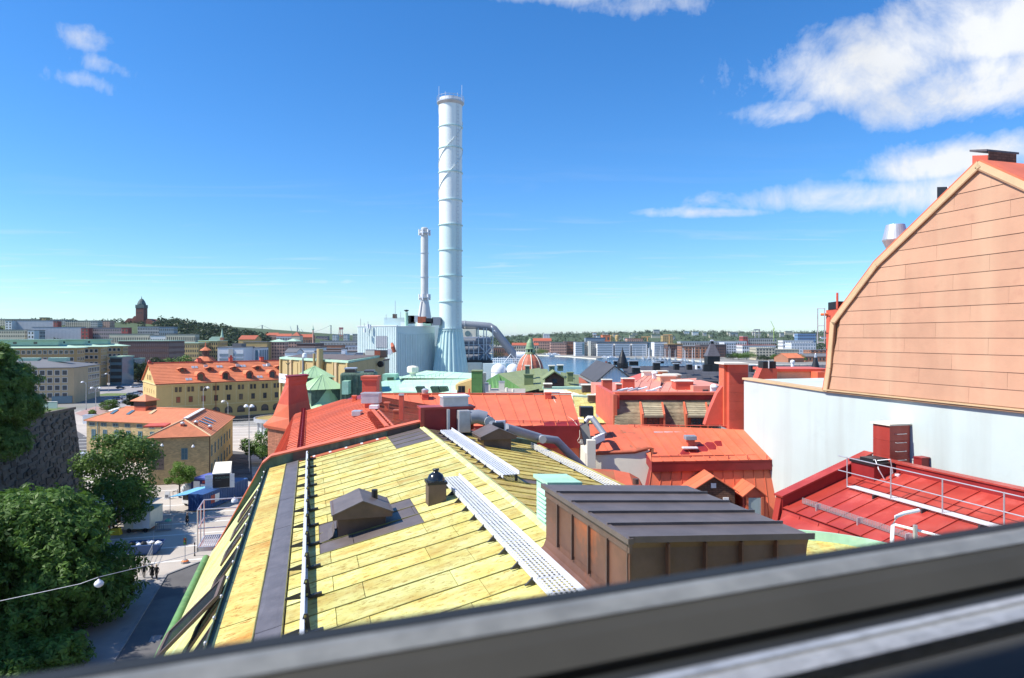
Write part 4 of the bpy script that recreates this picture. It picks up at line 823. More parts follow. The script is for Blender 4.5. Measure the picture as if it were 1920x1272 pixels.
# cladding panels, row by row, clipped to the gable outline
def uext(z):
    us_ = []
    for (p0, z0), (p1, z1) in zip(full, full[1:]):
        if (z0 - z) * (z1 - z) <= 0 and z0 != z1: us_.append(p0 + (p1 - p0) * (z - z0) / (z1 - z0))
    return (min(us_), max(us_)) if len(us_) > 1 else None
def clip(poly, cv):                                         # convex clip in (u, z)
    cu = sum(p[0] for p in cv) / len(cv); cz_ = sum(p[1] for p in cv) / len(cv)
    for (x0, y0), (x1, y1) in zip(cv, cv[1:] + cv[:1]):
        f = lambda p: (x1 - x0) * (p[1] - y0) - (y1 - y0) * (p[0] - x0)
        sg = 1 if f((cu, cz_)) > 0 else -1; out = []
        for p, q in zip(poly, poly[1:] + poly[:1]):
            fp, fq = f(p) * sg, f(q) * sg
            if fp >= 0: out.append(p)
            if fp * fq < 0: k_ = fp / (fp - fq); out.append((p[0] + (q[0] - p[0]) * k_, p[1] + (q[1] - p[1]) * k_))
        poly = out
        if not poly: return []
    return poly
row = .565; z = zb + .10; r_ = 0; gc = [((u - ua) * .985 + ua, z_ - .16 if z_ > zb + .5 else z_) for u, z_ in full]
while z < za - .2:
    x = ua + 14 - (r_ * 1.37) % 3.4
    while x > ua - 14:
        c = x - 3.4; pl = clip([(x - .003, z + .004), (c + .003, z + .004), (c + .003, z + row - .004), (x - .003, z + row - .004)], gc)
        if len(pl) > 2: ft_ = [R(u, VW - .062 + .02 * (zz - z) / row - random.uniform(0, .004), zz) for u, zz in pl]; bk_ = [R(u, VW, zz) for u, zz in pl]; k_ = len(pl); MB().add(bk_ + ft_, [tuple(range(k_)), tuple(range(k_, 2 * k_))] + [(i, (i + 1) % k_, k_ + (i + 1) % k_, k_ + i) for i in range(k_)]).build('cladding_panel', m_peach, he)
        x = c
    z += row; r_ += 1
for (u0_, z0_), (u1_, z1_) in zip(full, full[1:]):           # verge boards
    if u1_ < ua - 13: break
    dv = V3((0, 0, 0)); a_ = R(u0_, VW - .14, z0_); b_ = R(u1_, VW - .14, z1_); d_ = (b_ - a_).normalized(); n_ = V.cross(d_).normalized(); n_ = n_ if n_.dot(R(ua, VW, 0) - a_) > 0 else -n_
    MB().hexa([a_ - n_ * .06, b_ - n_ * .06, b_ + n_ * .16, a_ + n_ * .16, a_ - n_ * .06 + V * .14, b_ - n_ * .06 + V * .14, b_ + n_ * .16 + V * .14, a_ + n_ * .16 + V * .14]).build('verge_board', m_ptrim, he)
    MB().hexa([a_ - n_ * .12 + V * .02, b_ - n_ * .12 + V * .02, b_ - n_ * .062 + V * .02, a_ - n_ * .062 + V * .02, a_ - n_ * .12 + V * 13, b_ - n_ * .12 + V * 13, b_ - n_ * .062 + V * 13, a_ - n_ * .062 + V * 13]).build('roof_sheet', m_red, he)
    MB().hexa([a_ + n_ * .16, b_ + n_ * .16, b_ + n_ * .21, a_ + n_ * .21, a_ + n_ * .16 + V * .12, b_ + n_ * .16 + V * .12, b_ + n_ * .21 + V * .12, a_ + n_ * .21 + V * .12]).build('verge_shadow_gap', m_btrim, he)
MB().rbox(ub - 16, ub + .02, VW - .12, VW, zb - .05, zb + .09).build('sill_trim', m_btrim, he); MB().rbox(ub - 16, ub + .02, VW - .16, VW - .1, zb + .02, zb + .07).build('sill_cap', m_ptrim, he)
MB().hexa([R(wl[0] + .05, VW - .08, wl[1]), R(ub, VW - .08, zb - .05), R(ub, VW + .5, zb - .05), R(wl[0] + .05, VW + .5, wl[1]), R(wl[0] + .05, VW - .08, wl[1] + .1), R(ub, VW - .08, zb + .05), R(ub, VW + .5, zb + .05), R(wl[0] + .05, VW + .5, wl[1] + .1)]).build('wall_coping', m_ptrim, he)
# stacks on that roof
def onv(px, py, v): rx = (px - CX) / F; Y = v / (V.x * rx + V.y); return P(px, py, Y)
def stack(name, label, px0, px1, py0, py1, v, m, depth=.8, lc='chimney'):
    a, c = onv(px0, py1, v), onv(px1, py1, v); top = onv(px0, py0, v).z; t = T(name, label, lc, (a + c) / 2)
    MB().box(a, c - a, V * depth, Z * (top - a.z)).build('shaft', m, t); return t, a, c, top
t, a_, c_, top = stack('ridge_chimney', 'brick and red chimney with flat grey cap at the gable peak', 1823, 1852, 292, 330, 22.6, m_redside, 1.3)
MB().box(c_ + V * 1.301, (a_ - c_) * 1.0 + V * 0, V * .01, Z * .01)
MB().box(c_ - U * .02, V * 1.28, -U * .02, Z * (top - c_.z)).build('brick_face', m_dbrick, t); MB().box(c_ + (c_ - a_) * .05 - V * .08 + Z * (top - c_.z), (a_ - c_) * 1.12, V * 1.5, Z * .07).build('cap', m_slate, t)
t, a_, c_, top = stack('black_cowl', 'black cube cowl with white edge above the peach gable slope', 1757, 1787, 351, 378, 23.6, m_dark, .55, 'vent'); MB().box(lp(a_, c_, .68) - V * .02, (c_ - a_) * .06, V * .5, Z * (top - a_.z + .01)).build('white_edge', m_white, t); MB().box(a_ - Z * 2, (c_ - a_) * .8, V * .4, Z * 1.99).build('red_foot', m_redside, t)
q = onv(1679, 470, 24.2); t = T('steel_cowl', 'grey steel cowl shaped like two joined cones over the gable roof', 'vent', q); sc_ = q.y / F
MB().lathe((q.x, q.y, 0), [(12 * sc_, q.z - 1.5), (12 * sc_, q.z - .1), (22 * sc_, q.z + 18 * sc_), (22.5 * sc_, q.z + 20 * sc_), (16 * sc_, q.z + 48 * sc_), (15 * sc_, q.z + 48 * sc_), (15 * sc_, q.z + 40 * sc_)], 28).build('cone', m_galv, t, smooth=False)
t, a_, c_, top = stack('black_top_chimney', 'red chimney with black top behind the corner of the peach gable', 1549, 1571, 582, 700, 23.5, m_redside, .8); MB().box(a_ + (c_ - a_) * .2 - V * .02 + Z * (top - a_.z), (c_ - a_) * .8, V * .8, Z * .35).build('black_top', m_dark, t); MB().tube([lp(a_, c_, .95) + Z * (top - a_.z), lp(a_, c_, .95) + Z * (top - a_.z + .75)], .05, 6).build('red_pipe', m_redside, t)
t = T('steel_ladder', 'thin grey steel ladder frame beside the black-topped chimney', 'ladder', onv(1541, 640, 23.2))
for px in (1533, 1546): MB().tube([onv(px, 645, 23.2), onv(px, 578, 23.2)], .025, 6).build('stile', m_galv, t)
for py in (579, 611, 642): MB().tube([onv(1533, py, 23.2), onv(1546, py, 23.2)], .02, 6).build('rung', m_galv, t)
t = T('orange_bracket', 'short orange bracket arm on the black-topped chimney', 'bracket', onv(1545, 590, 23.3)); MB().tube([onv(1539, 590, 23.3), onv(1552, 590, 23.5)], .07, 6).build('arm', mat('orange_paint', (.8, .15, .03), .5), t)
t = chim('black_square_cowl', 'black square cowl with white corner on a slanted red base', 1431, 1455, 678, 691, 39, .8, m_dark, lc='vent'); vbox(t, 'white_corner', m_white, 1441, 1442.5, 677, 691, 38.95, .1); b = MB(); b.prism([P(1429, 691, 39), P(1457, 691, 39), P(1457, 716, 39), P(1418, 716, 39)], V3((0, .8, 0))); b.build('red_base', m_redside, t)
# yellow strip wall and red roof beyond the coping
t = T('yellow_attic', 'pale yellow attic wall with red roof behind the pale wall coping', 'attic', P(1500, 710, 42)); vbox(t, 'wall', mat('pale_yellow', (.76, .66, .36), .7), 1448, 1533, 697, 716, 42, 3); vbox(t, 'fascia', m_redside, 1446, 1560, 692, 697, 41.9, 3.2); vbox(t, 'roof', m_red, 1420, 1560, 714, 760, 40, 1.5); vbox(t, 'side_wall', m_red, 1533, 1552, 698, 740, 41, 3)
# ------------------------------------------------------------------ low deep-red roof F at the foot of the pale wall
hf = T('deep_red_house', 'low house with deep red seamed roof, rails and parapet below the pale wall', 'house', R(14, 18, -H))
fz = lambda v: -5.3 + .33 * (v - 18); FT = 19.8
uF0, uF1 = 6.0, 20.3
MB().prism([R(uF0, 16, -H), R(uF0, FT, -H), R(uF0, FT, fz(FT) - .05), R(uF0, 16, fz(16) - .05)], U * (uF1 - uF0)).build('roof', m_redd, hf)
pans(hf, lambda s: (R(uF0 + (uF1 - uF0) * s, FT, fz(FT)), R(uF0 + (uF1 - uF0) * s, 15.9, fz(15.9))), lin(0, 1, 20), m_red2, .035, .025)
MB().prism([R(uF0, 15.95, fz(15.95) - .08), R(uF0, 15.3, -8.2), R(uF0, 16, -8.2)], U * (uF1 - uF0 + .2)).build('mansard', m_redd, hf)
pans(hf, lambda s: (R(uF0 + (uF1 - uF0) * s, 15.9, fz(15.95) - .1), R(uF0 + (uF1 - uF0) * s, 15.25, -8.2)), lin(0, 1, 16), m_red2, .03, .025, name='mansard_sheet')
q = [(15.9, fz(15.9) - .15), (FT, fz(FT) - .15), (FT, fz(FT) + .42), (15.9, fz(15.9) + .35)]
MB().prism([R(20.3, v, z) for v, z in q], U * .35).build('end_parapet', m_redd, hf); MB().prism([R(20.25, v, z) for v, z in ((15.85, fz(15.9) + .35), (FT, fz(FT) + .42), (FT, fz(FT) + .47), (15.85, fz(15.9) + .41))], U * .45).build('parapet_cap', m_red2, hf)
MB().prism([R(20.35, v, z) for v, z in ((15.9, -5.6), (15.9, fz(15.9) + .3), (15.4, -8), (15.7, -8))], U * .3).build('parapet_end', m_red2, hf)
MB().rbox(uF0, 20.3, FT - .1, FT + .2, fz(FT) - 6, fz(FT) + .26).build('wall_upstand', m_redd, hf); MB().rbox(uF0, 20.3, FT - .15, FT + .25, fz(FT) + .26, fz(FT) + .31).build('upstand_cap', m_red2, hf)
t = T('wall_chimney', 'deep red chimney with white stained top against the pale wall', 'chimney', R(22.4, 20.8, -4.6))
for k in range(5): MB().rbox(20.7, 21.5, 21.0, 21.95, -6.29 + .585 * k + .006, -6.29 + .585 * (k + 1)).build('sheet_course', m_red2, t)
MB().rbox(20.63, 21.57, 20.93, 21.97, -3.36, -3.3).build('cap', m_cream, t)
for k in range(5):
    MB().tube([R(20.69, 21.25, -5.0 + .33 * k), R(20.6, 21.25, -5.0 + .33 * k), R(20.6, 21.7, -5.0 + .33 * k), R(20.69, 21.7, -5.0 + .33 * k)], .012, 5).build('rung', m_galv, t)
t = T('wall_flue', 'slim deep red flue box beside the big chimney on the wall', 'vent', R(18.4, 21.6, -4.4)); MB().rbox(19.85, 20.2, 21.6, 21.95, -7, -4.5).build('shaft', m_redd, t); MB().rbox(19.81, 20.19, 21.58, 21.97, -4.5, -4.45).build('cap', m_redd, t)
t = T('roof_hatch', 'red roof hatch with black lid and looped white cables', 'hatch', R(19.6, 18.8, -5.2)); MB().rbox(19.2, 20.25, 18.8, 19.75, -5.5, -4.5).build('kerb', m_redd, t); MB().rbox(19.15, 20.29, 18.75, 19.8, -4.5, -4.42).build('lid', m_dark, t); MB().rbox(19.4, 20.0, 18.95, 19.6, -4.42, -4.30).build('lid_step', m_dark, t); MB().tube([R(19.6, 19.0, -4.38), R(19.3, 18.95, -4.3), R(19.1, 18.9, -4.6), R(19.05, 19.1, -4.95), R(19.1, 19.4, -5.0)], .018, 6).build('cable', m_white, t); MB().tube([R(19.5, 19.1, -4.38), R(19.0, 19.3, -4.25), R(18.95, 19.35, -4.7), R(19, 19.2, -4.95)], .022, 6).build('cable', m_galv, t); MB().tube([R(18.9, 19.5, -5.0), R(18.9, 19.5, -4.75)], .09, 10).build('lamp', m_white, t)
t = T('railed_walkway', 'galvanised railed walkway across the deep red roof', 'walkway', R(13, 18, -5.2))
for k in range(7):
    b = MB(); u_ = 6.4 + 1.87 * k
    for i in range(5): b.rbox(u_, u_ + 1.85, 17.9 + .075 * i, 17.93 + .075 * i, fz(17.9) + .12, fz(17.9) + .15)
    for i in range(20): b.rbox(u_ + .092 * i, u_ + .092 * i + .02, 17.9, 18.23, fz(17.9) + .115, fz(17.9) + .145)
    b.build('tread_panel', m_alu, t); b = MB(); b.rbox(u_ + .6, u_ + .65, 17.8, 18.2, fz(17.8), fz(17.9) + .11); b.build('bracket', m_iron, t)
for k in range(8): MB().tube([R(6.4 + 1.87 * k, 17.92, fz(17.9) + .1), R(6.4 + 1.87 * k, 17.92, fz(17.9) + 1.15)], .022, 8).build('post', m_galv, t)
for h_ in (.62, 1.13): MB().tube([R(6.2, 17.92, fz(17.9) + h_), R(19.9, 17.92, fz(17.9) + h_)], .018, 8).build('rail', m_galv, t)
t = T('mesh_snow_fence', 'galvanised mesh snow fence along the lower edge of the deep red roof', 'snow guard', R(13, 16.4, fz(16.4)))
b = MB()
for i in range(6): b.rbox(6, 19.9, 16.4, 16.412, fz(16.4) + .05 + .035 * i, fz(16.4) + .062 + .035 * i)
for i in range(140): b.rbox(6 + .1 * i, 6.012 + .1 * i, 16.4, 16.41, fz(16.4) + .05, fz(16.4) + .235)
b.build('mesh_panel', m_galv, t)
for k in range(8): MB().rbox(6.5 + 1.8 * k, 6.54 + 1.8 * k, 16.3, 16.5, fz(16.3), fz(16.4) + .2).build('bracket', m_galv, t)
t = T('roof_skylight_box', 'low red skylight box at the lower left corner of the deep red roof', 'skylight', R(19, 16.1, -6.3)); MB().hexa([R(17.4, 15.3, -7), R(17.4, 16.0, -7), R(20.0, 16.0, -7), R(20.0, 15.3, -7), R(17.4, 15.3, -6.45), R(17.4, 16.0, -6.1), R(20.0, 16.0, -6.1), R(20.0, 15.3, -6.45)]).build('box', m_red2, t); MB().rbox(18.2, 19.7, 15.26, 15.3, -6.95, -6.55).build('pane', m_glass, t)
# ------------------------------------------------------------------ shingled house D
hd = T('shingled_house', 'house with weathered brown shingle roof, red fire walls and two shed dormers', 'house', P(1250, 790, 46) - Z * 22)
d0, d1, d2, d3 = P(1154, 749, 47.5), P(1352, 749, 47.5), P(1152, 800, 45.9), P(1348, 800, 45.9)
MB().prism([d0 - Z * .1, d1 - Z * .1, d3 - Z * .1, d2 - Z * .1], -Z * 2).build('roof', m_shing, hd)
random.seed(3); nr, nc = 20, 56
for blk in range(4):                                         # lapped shingles, too small to pick apart
    b = MB()
    for r in range(blk * 5, blk * 5 + 5):
        t0, t1 = r / nr, (r + 1.25) / nr
        for c in range(nc):
            s0 = (c + (r % 2) * .5) / nc; s1 = s0 + .96 / nc
            if s1 > 1: continue
            hh = random.uniform(.05, .075); a, q, e, g = lp(lp(d0, d2, t0), lp(d1, d3, t0), s0), lp(lp(d0, d2, t0), lp(d1, d3, t0), s1), lp(lp(d0, d2, t1), lp(d1, d3, t1), s1), lp(lp(d0, d2, t1), lp(d1, d3, t1), s0)
            b.hexa([a - Z * .05, q - Z * .05, e - Z * .02, g - Z * .02, a + Z * .005, q + Z * .005, e + Z * hh, g + Z * hh])
    b.build('shingle_courses', m_shing, hd, kind='stuff')
vbox(hd, 'ridge_parapet', m_redd, 1155, 1352, 741, 750, 47.3, .5); vbox(hd, 'parapet_cap', m_red, 1153, 1354, 736, 741, 47.2, .9)
b = MB(); b.prism([P(1117, 722, 55), P(1152, 741, 46.9), P(1152, 812, 46.9), P(1117, 800, 55)], V3((.35, 0, 0))); b.build('fire_wall', m_redside, hd)
vbox(hd, 'fire_wall_edge', m_red, 1150, 1157, 740, 810, 46.5, .4)
for px in (1202, 1284):
    a, c = P(px, 756, 47.1), P(px + 38, 757, 47.1); e, g = P(px + 5, 780, 45.3), P(px + 42, 780, 45.3)
    for k in range(6):
        q = [lp(a, e, k / 6), lp(c, g, k / 6), lp(c, g, (k + 1.1) / 6), lp(a, e, (k + 1.1) / 6)]; MB().hexa([p - Z * .1 for p in q] + [q[0], q[1], q[2] + Z * .04, q[3] + Z * .04]).build('dormer_shingle_course', m_shing, hd)
    for s_, (p, q) in enumerate(((a, e), (c, g))): MB().prism([p + Z * .1, q + Z * .12, q - Z * 1.2, p - Z * .4], V3((.12 if s_ else -.12, 0, 0))).build('dormer_cheek', m_red, hd)
    MB().box(e - Z * .6 + V3((0, .15, 0)), g - e, V3((0, .1, 0)), Z * .55).build('dormer_front', m_rust, hd); window(hd, lp(e, g, .5) - Z * .62 + V3((0, .14, 0)), (1, 0, 0), .8, .5, m_bfr, m_glass)
# ------------------------------------------------------------------ salmon terrace roofs beyond
hs_ = T('salmon_roof_house', 'house with salmon red flat roofs crowded with stacks and folded chairs', 'house', P(1240, 730, 62) - Z * 18)
vbox(hs_, 'wall', m_pink, 1145, 1345, 738, 800, 56, 14)
for k, (x0, x1, ya, yb, Ya, Yb) in enumerate(((1150, 1235, 714, 737, 68, 57), (1235, 1300, 712, 737, 68, 57), (1192, 1235, 706, 716, 72, 66))):
    pans(hs_, lambda s: (lp(P(x0 + 15, ya, Ya), P(x1 + 6, ya - 3, Ya), s), lp(P(x0, yb, Yb), P(x1, yb, Yb), s)), lin(0, 1, 4), m_pink, .04, .05)
vbox(hs_, 'upper_storey', m_pink, 1300, 1362, 724, 745, 58, 8); vbox(hs_, 'attic_window', m_glass, 1318, 1328, 731, 736, 57.9, .1); vbox(hs_, 'attic_window', m_glass, 1338, 1348, 731, 736, 57.9, .1)
b = MB(); b.prism([P(1190, 717, 70), P(1236, 700, 76), P(1236, 706, 76), P(1190, 722, 70)], V3((0, 6, 0))); b.build('raised_edge', m_redside, hs_)
for nm, lb, x0, x1, ya, yb, Y, m_, cp in (('red_stack', 'square red stack at the left end of the salmon roof', 1130, 1148, 713, 738, 57, m_redside, .04), ('red_stack', 'broad red stack with flared foot on the salmon roof', 1168, 1190, 711, 733, 60, m_redside, .05), ('brick_stack', 'wide red brick stack with pale cap on the salmon roof', 1267, 1300, 716, 737, 59, m_redside, .08),
        ('cream_stack', 'cream box stack with flat lid behind the salmon roof', 1207, 1230, 698, 709, 72, m_cream, .1), ('orange_stack', 'orange stack with pale cap on the salmon roof', 1235, 1252, 697, 709, 72, mat('orange_render', (.68, .30, .14), .7), .08), ('pale_stack', 'low pale orange stack topped by white slab', 1238, 1268, 706, 718, 66, mat('apricot_render', (.72, .40, .24), .7), .1), ('apricot_stack', 'apricot stack behind the white-topped one', 1250, 1276, 704, 713, 70, mat('apricot_render', (.72, .40, .24), .7), .1), ('small_red_stack', 'small red stub stack between the two red stacks', 1156, 1166, 721, 736, 58, m_redside, .03), ('domed_vent', 'white domed vent at the right end of the salmon roof', 1334, 1343, 726, 735, 57, m_white, 0), ('domed_vent', 'white domed vent between the cream and orange stacks', 1224, 1231, 700, 710, 68, m_white, 0)):
    t = chim(nm, lb, x0, x1, ya, yb, Y, (x1 - x0) / F * Y, m_, cp, m_cream)
    if nm == 'domed_vent': c = P((x0 + x1) / 2, ya, Y); MB().lathe(c, [(.32, 0), (.26, .15), (.12, .25), (0, .27)], 12).build('dome', m_white, t, smooth=True)
t = T('folded_furniture', 'pile of pale folded roof terrace furniture among the red stacks', 'furniture', P(1180, 735, 56.5))
random.seed(5)
for k in range(9): a = P(1150 + 9 * k, 736 - 3 * abs(math.sin(k)), 56.6 + .3 * (k % 3)); MB().box(a, V3((.9, .25, random.uniform(-.25, .3))), V3((0, .5, 0)), Z * .07).build('slat_panel', m_white if k % 3 else m_galv, t)
# small yellow-roofed buildings at the courtyard
hy = T('small_yellow_roof_house', 'low house with yellow and mint copper roof and square dark vents', 'house', P(1110, 780, 58) - Z * 18)
pans(hy, lambda s: (lp(P(1074, 744, 66), P(1120, 748, 64), s), lp(P(1085, 792, 52), P(1146, 793, 50), s)), lin(0, 1, 5), m_cop, .03, .04)
vbox(hy, 'wall', m_cream, 1074, 1146, 786, 860, 53, 12); vbox(hy, 'roof_edge', m_mint, 1074, 1122, 742, 746, 66, .6)
for k, (x0, x1, ya, yb) in enumerate(((1103, 1117, 742, 754), (1118, 1131, 741, 757))): vbox(hy, 'dark_vent', m_brown, x0, x1, ya, yb, 61, .7); vbox(hy, 'vent_lid', m_cream, x0 - 1, x1 + 1, ya - 1.6, ya, 60.9, .9)
q = [P(1117, 776, 55.5), P(1138, 776, 55.2), P(1141, 788, 52.5), P(1119, 788, 52.8)]; MB().hexa([p for p in q] + [p + Z * .15 for p in q]).build('rooflight', m_greym, hy)
hy2 = T('ochre_valley_roof_house', 'house with ochre copper roof and a row of short dark chimneys', 'house', P(1080, 730, 90) - Z * 12)
pans(hy2, lambda s: (lp(P(1022, 730, 96), P(1105, 731, 92), s), lp(P(1040, 750, 80), P(1116, 752, 78), s)), lin(0, 1, 7), m_cop2, .05, .06); vbox(hy2, 'wall', m_cream, 1030, 1116, 748, 800, 80, 14); vbox(hy2, 'ridge', m_mint, 1018, 1112, 726, 730, 96, 1)
for k, (x0, x1, ya, yb) in enumerate(((1092, 1113, 723, 736), (1086, 1094, 745, 752), (1020, 1035, 721, 728))): vbox(hy2, 'dark_chimney', m_brown, x0, x1, ya, yb, 88, 1.2); vbox(hy2, 'chimney_cap', m_cream, x0 - 1, x1 + 1, ya - 1.4, ya, 87.8, 1.5)
# ------------------------------------------------------------------ dark-roofed house with white gable, turrets
hk = T('dark_roof_house', 'big house with dark grey roof, white boarded gable, turret and dormers', 'house', P(1350, 720, 125))
m_dkroof = mat('dark_roof', (.075, .07, .072), .6, .2, .5, orand=.1); m_wboard = mat('white_boards', (.72, .77, .82), .6, .06, 1, stretch=(3, 3, .1)); m_sal2 = mat('salmon_wall', (.55, .33, .26), .8)
MB().prism([P(1118, 716, 118), P(1153, 686, 118), P(1190, 714, 118), P(1190, 740, 118), P(1118, 740, 118)], V3((0, .4, 0))).build('gable', m_wboard, hk)
gx = [lp(P(1118, 716, 117.9), P(1190, 716, 117.9), k / 11) for k in range(12)]
for k in range(1, 11):
    top = 28 - (716 - 30 * (1 - abs(k / 11 - .49) / .51) - 632) / F * 118; MB().box(V3((gx[k].x - .06, 117.85, 17.5)), (.12, 0, 0), (0, .05, 0), Z * (top - 17.5)).build('board_batten', m_wboard, hk)
for s, (a, c) in enumerate(((P(1153, 685, 117.5), P(1116, 717, 117.5)), (P(1153, 685, 117.5), P(1212, 730, 117.5)))):
    q = [a, c, c + V3((0, 26, 0)), a + V3((0, 26, 0))]; MB().hexa([p - Z * .25 for p in q] + q).build('roof_slope', m_dkroof, hk)
pans(hk, lambda s: (lp(P(1165, 687, 140), P(1600, 684, 140), s), lp(P(1180, 717, 122), P(1600, 714, 122), s)), lin(0, 1, 30), m_dkroof, .06, .1)
pans(hk, lambda s: (lp(P(1290, 716, 122), P(1600, 714, 122), s), lp(P(1290, 740, 120), P(1600, 738, 120), s)), lin(0, 1, 22), m_dkroof, .06, .1)
vbox(hk, 'wall', m_sal2, 1190, 1610, 738, 800, 121, 20)
for k in range(7):
    x0 = 1303 + 15 * k; vbox(hk, 'dormer', m_dkroof, x0 - 1.5, x0 + 11.5, 714, 727, 119.2, 3); vbox(hk, 'dormer_window', m_wfr if k % 3 != 2 else m_glass, x0, x0 + 10, 716, 725, 119.1, .1); vbox(hk, 'pane', m_glass, x0 + 5.5, x0 + 9, 717, 724, 119.0, .08)
for lb, x0, x1, ya, yb, Y in (('', 1169, 1178, 679, 690, 130), ('', 1181, 1197, 678, 686, 132), ('', 1226, 1238, 681, 695, 128), ('', 1232, 1245, 678, 682, 138), ('', 1262, 1276, 679, 683, 138), ('', 1265, 1274, 683, 694, 130), ('', 1290, 1298, 684, 694, 128), ('', 1187, 1200, 690, 701, 124), ('', 1152, 1160, 678, 685, 132), ('', 1408, 1417, 686, 698, 128)):
    vbox(hk, 'black_chimney', m_dark, x0, x1, ya, yb, Y, 1.2); vbox(hk, 'chimney_lid', m_galv, x0 - 1, x1 + 1, ya - 1.6, ya, Y - .1, 1.4)
c = P(1167, 681, 126); MB().lathe(c, [(1.0, -1), (1.0, 0), (.62, 1.2), (.1, 2.5), (.04, 2.9), (0, 3.0)], 16).build('turret', m_dark, hk)
c = P(1335, 0, 126); w_ = lambda px: px / F * 126
def ringz(px, py): h = w_(px); z_ = P(0, py, 126).z; return [V3((c.x - h, 126 - h, z_)), V3((c.x + h, 126 - h, z_)), V3((c.x + h, 126 + h, z_)), V3((c.x - h, 126 + h, z_))]
for m_, (a, b0), (e, f) in ((m_dark, (11.5, 685), (11.5, 668)), (m_slate, (12.5, 668), (3.2, 645)), (m_dark, (2.4, 645), (2.4, 640)), (m_galv, (3.6, 640), (1.5, 637))): MB().hexa(ringz(a, b0) + ringz(e, f)).build('spire_stage', m_, hk)
vbox(hk, 'spire_foot', m_dark, 1320, 1333, 684, 697, 123, 1); vbox(hk, 'spire_foot', m_dark, 1334, 1348, 684, 697, 123, 1)
t = T('roof_equipment', 'small white equipment box beside the square spire', 'equipment box', P(1311, 692, 124)); vbox(t, 'casing', m_white, 1306, 1317, 685, 693, 124, 1); vbox(t, 'fan_grille', m_dark, 1308, 1312, 686.5, 691, 123.9, .1)
t = T('cone_turret', 'slender dark cone turret with grey tip beside the peach gable', 'turret', P(1529, 695, 60)); MB().lathe(P(1529, 694, 60), [(.42, -1), (.42, 0), (.12, 1.05), (.1, 1.1)], 14).build('cone', m_dark, t); MB().lathe(P(1529, 694, 60), [(.11, 1.1), (.07, 1.4), (0, 1.5)], 12).build('tip', m_galv, t)
t = T('ship_funnel', 'short white ventilator pipe behind the yellow attic', 'vent', P(1486, 690, 60)); MB().lathe(P(1486, 692, 60), [(.14, 0), (.14, .5), (.19, .55), (.19, .7), (.1, .78), (0, .8)], 14).build('pipe', m_white, t)
# ------------------------------------------------------------------ tan industrial hall with sign
ht = T('tan_hall', 'tan panelled industrial hall with pilasters and flat roof', 'industrial hall', P(590, 700, 165))
m_tan = mat('tan_panel', (.50, .37, .17), .7, .1, .3, orand=.06); m_tan2 = mat('beige_panel', (.56, .48, .33), .7, .08, .3); m_froof = mat('flat_roof_felt', (.13, .105, .10), .9, .2, .2)
a, c = P(527, 673, 180), P(655, 679, 153); zt = 22.4; a.z = c.z = 0; d_ = (c - a).normalized(); L_ = (c - a).length; n_ = V3((d_.y, -d_.x, 0)); bk = -n_
bA, bC = V3((-64, 206, 0)), V3((-38.2, 205, 0)); MB().prism([a, c, bC, bA], Z * (zt - .3)).build('wall', m_tan, ht); MB().prism([a - d_ * .3 + n_ * .3 + Z * (zt - .25), c + n_ * .3 + Z * (zt - .25), bC + Z * (zt - .25), bA + Z * (zt - .25)], Z * .5).build('roof_edge', m_mint, ht); MB().prism([a + Z * (zt + .26) + V3((1, 2, 0)), c + Z * (zt + .26) + V3((-1, 2, 0)), bC + Z * (zt + .26), bA + Z * (zt + .26)], Z * .1).build('roof', m_froof, ht)
for k, s in enumerate((.0, .17, .33, .36, .57, .60, .80, .83, .98)):
    q = a + d_ * (L_ * s); MB().box(q + n_ * .01, d_ * (1.1 if k % 2 else .7), n_ * .5, Z * (zt - .3)).build('pilaster', m_ptrim if k % 3 == 1 else m_tan, ht)
for k in range(7): q = a + d_ * (L_ * (.03 + .135 * k)); MB().box(q, d_ * (L_ * .11), n_ * .12, Z * (zt - 1)).build('wall_panel', m_tan, ht)
q = a + d_ * (L_ * .665); MB().tube([q + n_ * 1 + Z * 8, q + n_ * 1 + Z * 25.2], .75, 14).build('yellow_flue', m_tan, ht); q = a + d_ * (L_ * .57); MB().tube([q + n_ * .8 + Z * 8, q + n_ * .8 + Z * 24], .3, 10).build('thin_flue', m_tan, ht)
t = T('wall_sign', 'white rectangular billboard with dark lettering and pale ring on the tan hall', 'sign', a + d_ * 3 + n_ + Z * 18); sa = V3((P(528.5, 0, 178).x, 0, 0)); sg = a + d_ * (L_ * .02) + n_ * .75
MB().box(sg + Z * 16.05, d_ * 5.0, n_ * .15, Z * 2.35).build('board', m_white, t)
m_ink = mat('sign_ink', (.03, .03, .035), .6); m_ring = mat('sign_ring', (.55, .60, .66), .6)
lettering('Göteborg Energi', .58, sg + n_ * .16 + d_ * 1.0 + Z * 16.95, d_, m_ink, t)
rb = MB(); rc = sg + n_ * .16 + d_ * .55 + Z * 17.2
for k in range(18): a0, a1 = 2 * math.pi * k / 22, 2 * math.pi * (k + 1) / 22; rb.poly(*[rc + (d_ * math.cos(x) + Z * math.sin(x)) * r for x, r in ((a0, .38), (a1, .38), (a1, .28), (a0, .28))])
rb.build('logo_ring', m_ring, t)
a2, c2 = P(652, 690, 168), P(733, 672, 222); a2.z = c2.z = 0; a2 = V3((a2.x, 160, 0)); c2 = V3((-38.0, 212, 0))
MB().prism([V3((-37.5, 157, 0)), V3((-38.5, 214, 0)), V3((-52, 214, 0)), V3((-50, 172, 0))], Z * 20.8).build('side_wing', m_tan2, ht); MB().prism([V3((-37.3, 156.8, 20.8)), V3((-38.3, 214, 20.8)), V3((-52, 214, 20.8)), V3((-50.2, 171.8, 20.8))], Z * .4).build('side_wing_roof', m_froof, ht)
MB().tube([P(715, 683, 191) , P(713, 683, 190)], .9, 14).build('wall_fan', m_dark, ht)
